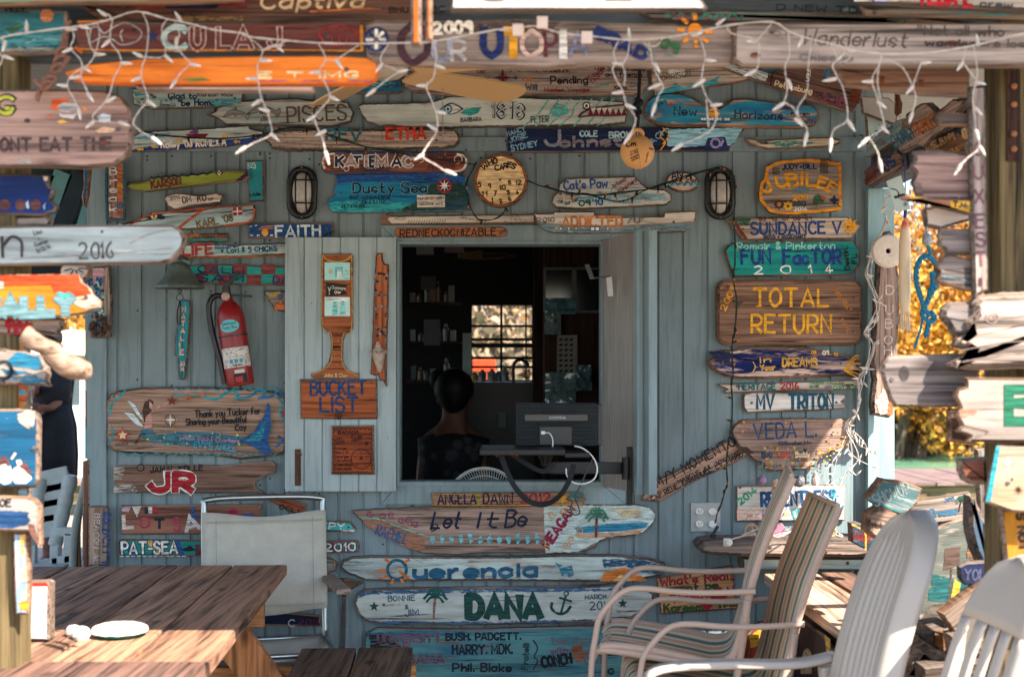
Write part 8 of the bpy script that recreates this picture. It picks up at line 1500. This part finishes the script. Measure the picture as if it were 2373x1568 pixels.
board('driftwood_sign', 'thin blue and brown driftwood stick hanging outside the left corner', 'sign', [(194,376),(208,374),(207,410),(204,440),(200,462),(197,480),(191,470),(188,455),(193,430),(192,400)], wood('#6a4a3a','#2f201a',paint='#1f5a86',wear=.35,axis='z'), dep=5.6, rough=1.4, th=.03, group=None, rim=.006)
# ---- driftwood log at the left post
m = MB(); q = smooth_path([P(55, 775, 3.3), P(80, 790, 3.3), P(120, 815, 3.32), P(150, 842, 3.34), P(180, 855, 3.36), P(207, 860, 3.38)], 5)
m.tube(q, [.021]+[.025-.004*math.sin(i*.3) for i in range(len(q)-2)]+[.016], 12); 
for v in m.v: v += Vector((noise.noise(v*40), noise.noise(v*40+Vector((9, 0, 0))), noise.noise(v*40+Vector((0, 9, 0)))))*.004
tag(m.build('driftwood_branch', wood('#86705f','#4a372e',axis='x',gs=.6,bump=1), smooth=True), 'thick bleached driftwood branch jutting from the left porch post', 'driftwood')
# rusty strap on the right post
m = MB(); a = P(2335, 372, 3.445); b_ = P(2366, 160, 3.445); m.box((a.x, -2.418, a.z), (b_.x, -2.4101, b_.z))
for y in (200, 242, 310, 345): c_ = P(2350, y, 3.44); m.ball(c_+Vector((0, 0, 0)), .008, 1, sy=.5)
tag(m.build('metal_strap', [wood('#3a241c','#1a100c',axis='z',gs=2,knots=False), plain('#8a5a3c', .6, .4, name='rusty_bolt')]), 'rusty bolted metal strap on the right porch post', 'strap')
# ================================================================ SPEAKER SHELF, FAN, INSIDE, PEOPLE
M_DKM = plain('#0d1013', .45, .3, .5, var=.4, sc=120, bump=.4, name='hammered_black')
dS = 5.30
sp0 = P(1292, 1032, dS); spk = empty('radio_speaker', sp0, 'grey ribbed radio speaker standing on the black shelf in the window', 'speaker')
def ribmat():
    m, t, b = newmat('ribbed_plastic'); k = NB(t); tc = k.n('ShaderNodeTexCoord'); sx = k.n('ShaderNodeSeparateXYZ'); k.l(tc.outputs['Object'], sx.inputs[0])
    wv = k.math('SINE', k.math('MULTIPLY', sx.outputs[2], 1250), 0); k.l(k.ramp(k.step(wv, -.5, .6), [(0, lin('#0a0e11')), (1, lin('#3a4448'))]), b.inputs['Base Color']); b.inputs['Roughness'].default_value = .35; k.bump(wv, b, .8, .002); return m
a, b_ = P(1196, 1032, dS), P(1385, 934, dS)
m = MB(); m.box((a.x, a.y, a.z), (b_.x, b_.y+.085, b_.z)); m.build('body', [ribmat()], spk, bevel=.006)
m = MB(); m.box((b_.x, a.y+.008, a.z), (b_.x+.016, a.y+.07, b_.z-.002)); m.build('side_cap', M_BLACK, spk, bevel=.004)
m = MB(); q0, q1 = P(1250, 1030, dS), P(1325, 988, dS); m.box((q0.x, q0.y-.004, q0.z), (q1.x, q0.y-.0005, q1.z)); m.build('port_panel', M_BLACK, spk, bevel=.002)
board('badge', None, None, [(1216,960),(1362,960),(1362,975),(1216,975)], plain('#1b2023', .3, spec=.5, name='badge_plate'), dep=dS-.006, th=.005, rough=0, rim=.001, parent=spk, art=[tx('SOUNDFREAQ',1273,970,1310,970,5,'#9aa3a6',1.1,jit=0,wear=0)])
m = MB()
for y0 in (949, 978):
    for i in range(14): c0 = P(1244+i*6.6, y0+6, dS-.003); m.box((c0.x, c0.y, c0.z), (c0.x+.007, c0.y+.0025, c0.z+.008))
m.build('vent_slots', plain('#07090a', .6, name='slot_black'), spk)
m = MB(); c0 = P(1259, 1002, dS-.008); m.box((c0.x-.008, c0.y-.004, c0.z-.006), (c0.x+.006, c0.y+.006, c0.z+.006)); m.tube(smooth_path([c0+Vector((.006, -.002, 0)), P(1274, 1004, dS-.012), P(1281, 1020, dS-.012), P(1279, 1048, dS-.012)], 5), .0024, 6)
m.build('white_cable', plain('#d5d8d6', .4, name='white_cable'), spk, smooth=True)
sh = empty('swing_shelf', P(1440, 1080, 5.4), 'black metal swing arm with a flat tray bolted to the open shutter', 'shelf bracket')
m = MB(); z_ = P(0, 1033, dS).z; m.box((P(1112, 0, 5.15).x, -.78, z_-.022), (P(1305, 0, 5.3).x, -.46, z_-.001)); m.build('tray', M_DKM, sh, bevel=.004)
m = MB(); m.box((P(1305, 0, 5.3).x+.001, -.70, z_-.035), (P(1362, 0, 5.3).x, -.48, z_-.018)); m.build('tray_hinge', M_DKM, sh, bevel=.003)
m = MB(); m.lathe([(.001, -.075), (.016, -.075), (.022, -.05), (.032, -.03), (.034, -.022), (.001, -.022)], Matrix.Translation(Vector((P(1264, 0, 5.35).x, -.56, z_))), 16); m.build('pivot', M_DKM, sh, smooth=True)
m = MB(); m.beam(P(1270, 1083, 5.36), P(1445, 1084, 5.52), .03, .046); m.build('arm', M_DKM, sh, bevel=.004)
m = MB(); c0 = P(1450, 1110, 5.50); m.tube([c0, c0+Vector((0, 0, .085))], .016, 12); m.build('hinge_barrel', M_DKM, sh, smooth=True)
m = MB(); a, b_ = P(1459, 1168, 5.53), P(1472, 1035, 5.53); m.box((a.x-.01, a.y, a.z), (b_.x-.01, a.y+.02, b_.z)); m.build('mounting_plate', M_DKM, sh, bevel=.003)
m = MB(); rs = random.Random(2)
for x in (1152, 1163, 1188, 1197): c0 = Vector((P(x, 0, 5.2).x, -.70, z_-.026)); m.ball(c0, .006)
m.build('bolts', plain('#8a4a34', .6, .5, name='rusty_bolt'), sh)
def webbing(mb, pts, dep, w_):
    q = smooth_path([P(x, y, dep+i*.01) for i, (x, y) in enumerate(pts)], 6); r0, r1 = [], []
    for i, p in enumerate(q):
        t = (q[min(i+1, len(q)-1)]-q[max(i-1, 0)]).normalized(); n_ = Vector((-t.z, .5*math.sin(i*.15), t.x)).normalized(); r0.append(p+n_*w_/2); r1.append(p-n_*w_/2)
    mb.sheet([r0, r1])
m = MB(); webbing(m, [(1158,1043),(1172,1085),(1195,1130),(1225,1160),(1262,1168),(1295,1150),(1318,1115),(1330,1075)], 5.13, .020); webbing(m, [(1170,1040),(1205,1065),(1245,1088),(1265,1090),(1285,1075)], 5.16, .018)
tag(m.build('black_strap', plain('#101318', .7, var=.3, sc=300, name='webbing'), solid=.002), 'black webbing strap drooping below the speaker shelf', 'strap')
m = MB(); wire(m, [(1331,1033),(1350,1038),(1372,1056),(1384,1082),(1378,1108),(1355,1120),(1330,1118),(1314,1102),(1312,1085)], 5.2, .0026)
tag(m.build('white_cable', plain('#d5d8d6', .4, name='white_cable'), smooth=True), 'white cable looping below the speaker', 'cable')
m = MB(); wire(m, [(1375,1060),(1362,1085),(1345,1125),(1332,1150),(1340,1172),(1343,1188),(1330,1192),(1322,1178),(1326,1160),(1310,1155)], 5.22, .0028)
tag(m.build('black_cable', M_BLACK, smooth=True), 'thin black cable curling down below the speaker over the sill', 'cable')
# fan on the inside of the sill
fO = P(1122, 1170, 6.05); R_ = 88*6.05/F
fan = empty('desk_fan', fO, 'round white desk fan just inside the window, its top showing over the sill', 'fan')
m = MB()
for rr in (1.0, .955, .80): m.tube([fO+Vector((R_*rr*math.cos(i*.1309), -.03 if rr > .9 else -.05, R_*rr*math.sin(i*.1309))) for i in range(48)], .0045 if rr == 1 else .002, 6, closed=True)
for i in range(84): a = i*.0748; m.tube([fO+Vector((R_*.16*math.cos(a), -.055, R_*.16*math.sin(a))), fO+Vector((R_*.8*math.cos(a+.12), -.05, R_*.8*math.sin(a+.12))), fO+Vector((R_*math.cos(a+.16), -.03, R_*math.sin(a+.16)))], .0014, 4)
m.build('guard', plain('#c5cac8', .4, name='white_plastic'), fan)
m = MB(); m.lathe([(.001, -.02), (R_*.16, -.018), (R_*.17, .02), (.02, .06), (.02, .12), (.001, .12)], Matrix.Translation(fO+Vector((0, .02, 0)))@Matrix.Rotation(-math.pi/2, 4, 'X'), 20); m.build('motor', plain('#b5bab8', .4, name='white_plastic'), fan, smooth=True)
for k in range(3):
    m = MB(); q = []
    for i in range(5): t = i/4; a = k*2.094+t*.5; r_ = R_*(.15+.62*t); q.append([fO+Vector((r_*math.cos(a+d), -.02+.03*(d+.3), r_*math.sin(a+d))) for d in (-.3, 0, .35)])
    m.sheet(q); m.build('blade', plain('#8a9498', .3, name='fan_blade'), fan)
m = MB(); m.tube([fO+Vector((0, .02, -.02)), Vector((fO.x, fO.y+.03, .30))], .016, 10); m.lathe([(.001, 0), (.13, 0), (.12, .02), (.03, .04), (.001, .04)], Matrix.Translation(Vector((fO.x, fO.y+.03, .26))), 24); m.build('stand', plain('#b5bab8', .4, name='white_plastic'), fan, smooth=True)
# ---- inside: cupboards, pinned papers, sink
def room_box(name, label, cat, x0, y0, x1, y1, dep, th, mat, **k):
    a = P(x0, y1, dep); b_ = P(x1, y0, dep); m = MB(); m.box((a.x, a.y, a.z), (b_.x, a.y+th, b_.z)); return tag(m.build(name, mat, bevel=k.get('bev', .003)), label, cat, k.get('group'))
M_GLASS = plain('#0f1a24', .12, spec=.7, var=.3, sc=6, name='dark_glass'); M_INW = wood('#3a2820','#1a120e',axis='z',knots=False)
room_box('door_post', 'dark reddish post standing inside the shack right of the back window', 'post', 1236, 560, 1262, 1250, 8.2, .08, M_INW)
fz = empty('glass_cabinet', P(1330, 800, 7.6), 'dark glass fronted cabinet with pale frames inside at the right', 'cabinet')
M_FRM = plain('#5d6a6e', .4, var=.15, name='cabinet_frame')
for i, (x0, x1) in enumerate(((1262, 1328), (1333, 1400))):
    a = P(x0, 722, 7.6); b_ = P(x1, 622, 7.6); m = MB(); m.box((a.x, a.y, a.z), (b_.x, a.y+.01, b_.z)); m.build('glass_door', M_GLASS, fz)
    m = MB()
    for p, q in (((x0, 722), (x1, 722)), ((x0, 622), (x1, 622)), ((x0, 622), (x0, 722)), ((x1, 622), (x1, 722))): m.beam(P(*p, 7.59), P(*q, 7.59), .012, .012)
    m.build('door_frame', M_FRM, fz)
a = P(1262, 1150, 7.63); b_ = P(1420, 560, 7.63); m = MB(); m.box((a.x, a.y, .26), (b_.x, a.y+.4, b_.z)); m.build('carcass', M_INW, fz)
board('notice', 'dotted pale notice pinned inside the shack right of the post', 'notice', [(1291,776),(1338,776),(1338,892),(1290,890)], plain('#8d8a84', .7, var=.12, name='paper'), dep=7.55, th=.003, rough=0, rim=.001, art=[pg([(x,y),(x+8,y-3),(x+9,y+2),(x+2,y+4)],'#1c2024',.2,0) for x in range(1295,1330,12) for y in range(786,886,12)])
for i, (lb, x0, y0, x1, y1, c) in enumerate((('crumpled clear plastic bag hanging above the dotted notice', 1262, 720, 1300, 775, '#7d9296'), ('shiny clear plastic sleeve of papers below the dotted notice', 1263, 862, 1334, 940, '#6d8488'), ('second clear plastic bag beside the sleeve of papers', 1334, 845, 1372, 905, '#5a7078'), ('clear bag crumpled across the dark cabinet doors', 1264, 690, 1335, 728, '#5d8a92'))):
    m = MB(); rows = []
    for a_ in range(9): rows.append([P(x0+(x1-x0)*b/8+3*noise.noise(Vector((a_, b, i*7))), y0+(y1-y0)*a_/8, 7.5)+Vector((0, .035*noise.noise(Vector((a_*.9, b*.9, i*5+2))), 0)) for b in range(9)])
    m.sheet(rows); tag(m.build('plastic_bag', plain(c, .12, spec=.8, var=.5, sc=30, name='clear_plastic'), smooth=True), lb, 'bag')
for i, (lb, x0, y0, x1, y1, c, dp) in enumerate((('grey paper pinned high inside the shack at the left', 975, 640, 1010, 672, '#4a4d4e', 8.6), ('pale sheet pinned inside the shack, middle left', 982, 740, 1020, 800, '#55595a', 8.8), ('pale jamb at the left of the small back window inside the shack', 1072, 772, 1092, 868, '#9fb2ae', 9.0), ('pale card at the top left inside the window', 965, 572, 1005, 590, '#7d8084', 7.2), ('row of pale cards along the top inside the window', 1030, 572, 1075, 586, '#6a5a66', 7.2), ('small pale note inside the shack below the sink', 1155, 955, 1172, 990, '#6a7a78', 8.6))):  # the narrow strip by the reveal is a window jamb, not paper
    room_box('paper_note', lb, 'paper', x0, y0, x1, y1, dp, .004, plain(c, .7, name='paper'), bev=0, group='papers pinned up inside the shack')
board('inner_sign', 'curved dark sign with faded gold letters above the back window', 'sign', [(1050,596),(1100,586),(1160,586),(1205,592),(1150,600),(1100,602)], wood('#40423f','#191a1a'), dep=8.4, rough=1, art=[tx('BAHAMASTE',1062,597,1118,596,14,'#7d6a2c',2.4)])
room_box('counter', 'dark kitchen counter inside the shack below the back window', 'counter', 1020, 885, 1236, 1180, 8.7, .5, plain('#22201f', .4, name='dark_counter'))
m = MB(); fa = P(1190, 886, 8.85); m.tube(smooth_path([fa, fa+Vector((0, 0, .10)), fa+Vector((.02, 0, .135)), fa+Vector((.05, -.01, .14)), fa+Vector((.085, -.02, .12)), fa+Vector((.09, -.02, .09))], 6), .010, 8); tag(m.build('sink_tap', M_BLACK, smooth=True), 'dark curved sink tap in front of the back window', 'tap')
for i, (x, h, c) in enumerate(((1140, 30, '#7d868a'), (1155, 24, '#5a6a74'), (1170, 34, '#8a8f90'), (1100, 22, '#a87a3a'), (1118, 28, '#6a7478'))):
    c0 = P(x, 884, 8.75+.05*(i % 2)); m = MB(); hh = h*8.75/F; m.lathe([(.001, 0), (.022, 0), (.024, hh*.7), (.012, hh*.85), (.011, hh), (.001, hh)], Matrix.Translation(c0), 12)
    tag(m.build('bottle', plain(c, .25, spec=.6, name='bottle_glass'), smooth=True), ('grey bottle at the middle of the sink counter','small blue bottle on the sink counter','taller pale bottle next to the tap','small amber jar at the left of the sink counter','dull grey bottle second from the left on the sink counter')[i], 'bottle', 'bottles on the sink counter')
rb = P(1122, 847, 12.5); m = MB(); m.box(rb-Vector((.10, 0, .05)), rb+Vector((.10, .05, .055))); m.box(rb-Vector((.02, -.01, 2.2)), rb+Vector((.02, .04, -.05)))
tag(m.build('orange_sign', plain('#d8401c', .6, name='orange_paint'), bevel=.006), 'orange red signboard on a post seen through the back window', 'sign')
# ---- people
M_SKIN = plain('#6f4a3a', .55, var=.08, sc=12, name='skin')
def figure(o, J, bones, name='body', mat=None):
    idx = {n: i for i, n in enumerate(J)}; me = bpy.data.meshes.new(name); org = o.location
    me.from_pydata([tuple(Vector(J[n][0])-org) for n in J], [(idx[a], idx[b]) for a, b in bones], []); me.materials.append(mat or M_SKIN)
    ob = bpy.data.objects.new(name, me); COL.objects.link(ob); ob.parent = o
    md = ob.modifiers.new('skin', 'SKIN'); md.use_smooth_shade = True
    for n in J:
        v = me.skin_vertices[0].data[idx[n]]; r = J[n][1]; v.radius = (r, r) if not isinstance(r, tuple) else r; v.use_root = (n == 'pelvis')
    s_ = ob.modifiers.new('smooth', 'SUBSURF'); s_.levels = 2; s_.render_levels = 2
    return ob
def hand(J, B, tagn, wrist, d, side):
    d = Vector(d).normalized(); sd = Vector(side).normalized(); nrm = d.cross(sd)
    w_ = Vector(J[wrist][0]); palm = tagn+'palm'; J[palm] = (w_+d*.055, (.030, .018)); B.append((wrist, palm))
    for k, (off, L) in enumerate(((-.028, .07), (-.010, .085), (.009, .08), (.027, .062))):
        a, b, c = (tagn+f'f{k}{i}' for i in 'abc'); p = w_+d*.085+sd*off
        J[a] = (p, .0095); J[b] = (p+d*L*.5+nrm*.012, .0085); J[c] = (p+d*L*.85+nrm*.035, .0075); B += [(palm, a), (a, b), (b, c)]
    a, b = tagn+'t1', tagn+'t2'; J[a] = (w_+d*.05-sd*.045, .011); J[b] = (w_+d*.085-sd*.062+nrm*.01, .009); B += [(palm, a), (a, b)]
def face(o, c, fwd, r=.085):
    f = Vector(fwd).normalized(); s_ = f.cross(Vector((0, 0, 1))).normalized(); m = MB()
    for e_ in (-1, 1): m.ball(c+f*r*.86+s_*e_*.032+Vector((0, 0, .012)), .011, 0); m.ball(c+f*r*.96+s_*e_*.032+Vector((0, 0, .012)), .005, 1)
    m.build('eyes', [plain('#d5d0c8', .3, name='eye_white'), plain('#1c1310', .2, name='iris')], o, smooth=True)
    m = MB(); m.tube([c+f*r*.92+Vector((0, 0, .012)), c+f*r*1.12-Vector((0, 0, .022)), c+f*r*.95-Vector((0, 0, .03))], [.008, .013, .008], 8)
    for e_ in (-1, 1): m.ball(c+s_*e_*r*.92-Vector((0, 0, .005)), .022, sy=.6)
    m.build('nose_and_ears', M_SKIN, o, smooth=True)
    m = MB(); m.tube([c+f*r*.88+s_*x_-Vector((0, 0, .048)) for x_ in (-.022, 0, .022)], [.004, .006, .004], 6); m.build('mouth', plain('#6a2f2c', .5, name='lips'), o, smooth=True)
q = lambda x, y, dy=0: P(x, y, 11)+Vector((0, dy, 0))
pr = empty('person', q(122, 1311), 'person in a dark skirt and pale green apron standing beyond the left corner, arms bent', 'person')
J = {'pelvis': (q(121, 985), (.14, .11)), 'waist': (q(121, 935), (.115, .095)), 'chest': (q(120, 880), (.135, .10)), 'neck0': (q(119, 845), .06), 'neck': (q(118, 828), .05), 'head': (q(118, 800, -.01), (.078, .088)), 'crown': (q(118, 785, -.01), .075),
 'shr': (q(146, 858), .055), 'elr': (q(157, 918, .02), .043), 'wrr': (q(130, 945, -.16), .03), 'shl': (q(94, 858), .055), 'ell': (q(84, 920), .043), 'wrl': (q(100, 900, -.2), .03),
 'hpr': (q(132, 1000), .085), 'knr': (q(132, 1145), .055), 'anr': (q(132, 1288), .038), 'tor': (q(130, 1304, -.16), .035), 'hpl': (q(109, 1000), .085), 'knl': (q(110, 1145), .055), 'anl': (q(110, 1288), .038), 'tol': (q(108, 1304, -.16), .035)}
B = [('pelvis','waist'),('waist','chest'),('chest','neck0'),('neck0','neck'),('neck','head'),('head','crown'),('neck0','shr'),('shr','elr'),('elr','wrr'),('neck0','shl'),('shl','ell'),('ell','wrl'),('pelvis','hpr'),('hpr','knr'),('knr','anr'),('anr','tor'),('pelvis','hpl'),('hpl','knl'),('knl','anl'),('anl','tol')]
hand(J, B, 'r', 'wrr', (-.8, -.5, .1), (0, .2, 1)); hand(J, B, 'l', 'wrl', (.5, -.7, .3), (.2, .2, 1))
figure(pr, J, B); face(pr, Vector(J['head'][0]), (.1, -1, 0))
m = MB(); hc_ = Vector(J['crown'][0]); m.ball(hc_+Vector((0, .02, .01)), .092, sx=.95, sz=1.0, n=12); m.tube([hc_+Vector((0, .06, 0)), hc_+Vector((0, .09, -.10)), hc_+Vector((0, .07, -.2))], [.07, .06, .03], 10); m.build('hair', plain('#17110f', .6, var=.3, sc=90, name='dark_hair'), pr, smooth=True)
def ringcloth(name, mat, lv):
    m = MB(); rows = []
    for z, rx, ry in lv: c = q(121, z); rows.append([c+Vector((rx*math.cos(i*.2618)*(1+.04*math.sin(i*2.3)), ry*math.sin(i*.2618), 0)) for i in range(25)])
    m.sheet(rows); m.build(name, mat, pr, smooth=True, solid=.006)
ringcloth('top', plain('#22242b', .8, var=.2, name='dark_cloth'), [(846, .10, .075), (862, .17, .12), (900, .155, .125), (945, .14, .12)])
ringcloth('skirt', plain('#16181e', .8, var=.25, name='dark_cloth'), [(938, .142, .122), (985, .178, .145), (1050, .19, .155), (1104, .185, .15)])
m = MB(); m.sheet([[q(x, y, -.165) for x in (84, 98, 112)] for y in (958, 1000, 1040, 1078)]); m.build('apron', plain('#8faa9a', .8, var=.1, name='green_cloth'), pr, smooth=True, solid=.008)
# person inside, turned away
q2 = lambda x, y, dy=0: P(x, y, 7.6)+Vector((0, dy, 0))
p2 = empty('person', Vector((q2(1050, 0).x, 7.6-D0, .26)), 'dark haired person in a floral shirt sitting inside the shack, in deep shade', 'person')
J = {'pelvis': (q2(1045, 1190), (.15, .12)), 'waist': (q2(1046, 1130), (.13, .11)), 'chest': (q2(1048, 1060), (.15, .12)), 'neck0': (q2(1050, 1000), .075), 'neck': (q2(1050, 968), .055), 'head': (q2(1052, 925), (.08, .09)), 'crown': (q2(1052, 900), .082),
 'shr': (q2(1105, 1022), .06), 'elr': (q2(1120, 1120, -.05), .045), 'wrr': (q2(1085, 1165, -.25), .032), 'shl': (q2(995, 1022), .06), 'ell': (q2(982, 1120, -.05), .045), 'wrl': (q2(1015, 1165, -.25), .032),
 'hpr': (q2(1080, 1200, -.05), .085), 'knr': (q2(1085, 1205, -.45), .06), 'anr': (Vector((q2(1085, 0).x, 7.6-D0-.45, .32)), .04), 'tor': (Vector((q2(1085, 0).x, 7.6-D0-.6, .29)), .035), 'hpl': (q2(1015, 1200, -.05), .085), 'knl': (q2(1010, 1205, -.45), .06), 'anl': (Vector((q2(1010, 0).x, 7.6-D0-.45, .32)), .04), 'tol': (Vector((q2(1010, 0).x, 7.6-D0-.6, .29)), .035)}
B = [('pelvis','waist'),('waist','chest'),('chest','neck0'),('neck0','neck'),('neck','head'),('head','crown'),('neck0','shr'),('shr','elr'),('elr','wrr'),('neck0','shl'),('shl','ell'),('ell','wrl'),('pelvis','hpr'),('hpr','knr'),('knr','anr'),('anr','tor'),('pelvis','hpl'),('hpl','knl'),('knl','anl'),('anl','tol')]
hand(J, B, 'r', 'wrr', (-.4, -.8, 0), (.8, -.4, 0)); hand(J, B, 'l', 'wrl', (.4, -.8, 0), (-.8, -.4, 0))
figure(p2, J, B); face(p2, Vector(J['head'][0]), (.35, .9, 0))
m = MB(); hc_ = Vector(J['crown'][0]); m.ball(hc_+Vector((0, -.01, .0)), .108, n=12); m.ball(hc_+Vector((-.08, .02, .05)), .055, n=8); m.tube([hc_+Vector((0, -.02, 0)), hc_+Vector((0, -.03, -.07)), hc_+Vector((0, -.03, -.13))], [.10, .085, .04], 12); m.build('hair', plain('#0d0b0b', .6, var=.3, sc=90, name='dark_hair'), p2, smooth=True)
def floral():
    m, t, b = newmat('floral_cloth'); k = NB(t); v = k.n('ShaderNodeTexVoronoi'); v.inputs['Scale'].default_value = 16; tc = k.n('ShaderNodeTexCoord'); k.l(tc.outputs['Object'], v.inputs['Vector'])
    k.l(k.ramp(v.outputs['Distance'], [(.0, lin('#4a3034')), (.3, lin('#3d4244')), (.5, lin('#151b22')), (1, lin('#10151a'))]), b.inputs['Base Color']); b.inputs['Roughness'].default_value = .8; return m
m = MB(); rows = []
for y, rx, ry in ((1000, .09, .08), (1016, .19, .13), (1060, .185, .15), (1120, .17, .145), (1195, .185, .16)): c = q2(1049, y); rows.append([c+Vector((rx*math.cos(i*.2618)*(1+.03*math.sin(i*1.9)), ry*math.sin(i*.2618), 0)) for i in range(25)])
m.sheet(rows); m.build('shirt', floral(), p2, smooth=True, solid=.006)
m = MB(); c = Vector((q2(1048, 0).x, 7.6-D0, 0)); m.box((c.x-.2, c.y-.3, .58), (c.x+.2, c.y+.18, .62))
for dx in (-.17, .17):
    for dy in (-.27, .15): m.beam((c.x+dx, c.y+dy, .58), (c.x+dx, c.y+dy, .26), .04, .04)
tag(m.build('wooden_stool', M_INW, bevel=.004), 'dark wooden stool under the person sitting inside', 'stool')

# dim clutter on two shelves inside
cl0 = empty('inner_shelves', P(1000, 800, 8.9), 'dark shelves of jars and boxes against the inner wall left of the back window', 'shelves')
rn = random.Random(4)
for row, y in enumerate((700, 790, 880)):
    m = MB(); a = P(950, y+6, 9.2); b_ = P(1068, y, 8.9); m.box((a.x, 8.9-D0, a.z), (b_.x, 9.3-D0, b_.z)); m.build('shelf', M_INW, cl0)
    for k_ in range(7):
        c0 = P(958+k_*15+rn.uniform(-2, 2), y, 9.0); h_ = rn.uniform(.05, .14); w_ = rn.uniform(.014, .022); m = MB()
        if k_ % 3: m.lathe([(.001, 0), (w_, 0), (w_, h_*.7), (w_*.5, h_*.85), (w_*.5, h_), (.001, h_)], Matrix.Translation(c0), 10)
        else: m.box(c0-Vector((w_, w_, 0)), c0+Vector((w_, w_, h_)))
        m.build('jar' if k_ % 3 else 'box', plain(rn.choice(('#2d4a50','#4d5a5c','#5a442e','#23414c','#5f6866')), .35, spec=.6, name='jar_glass'), cl0)
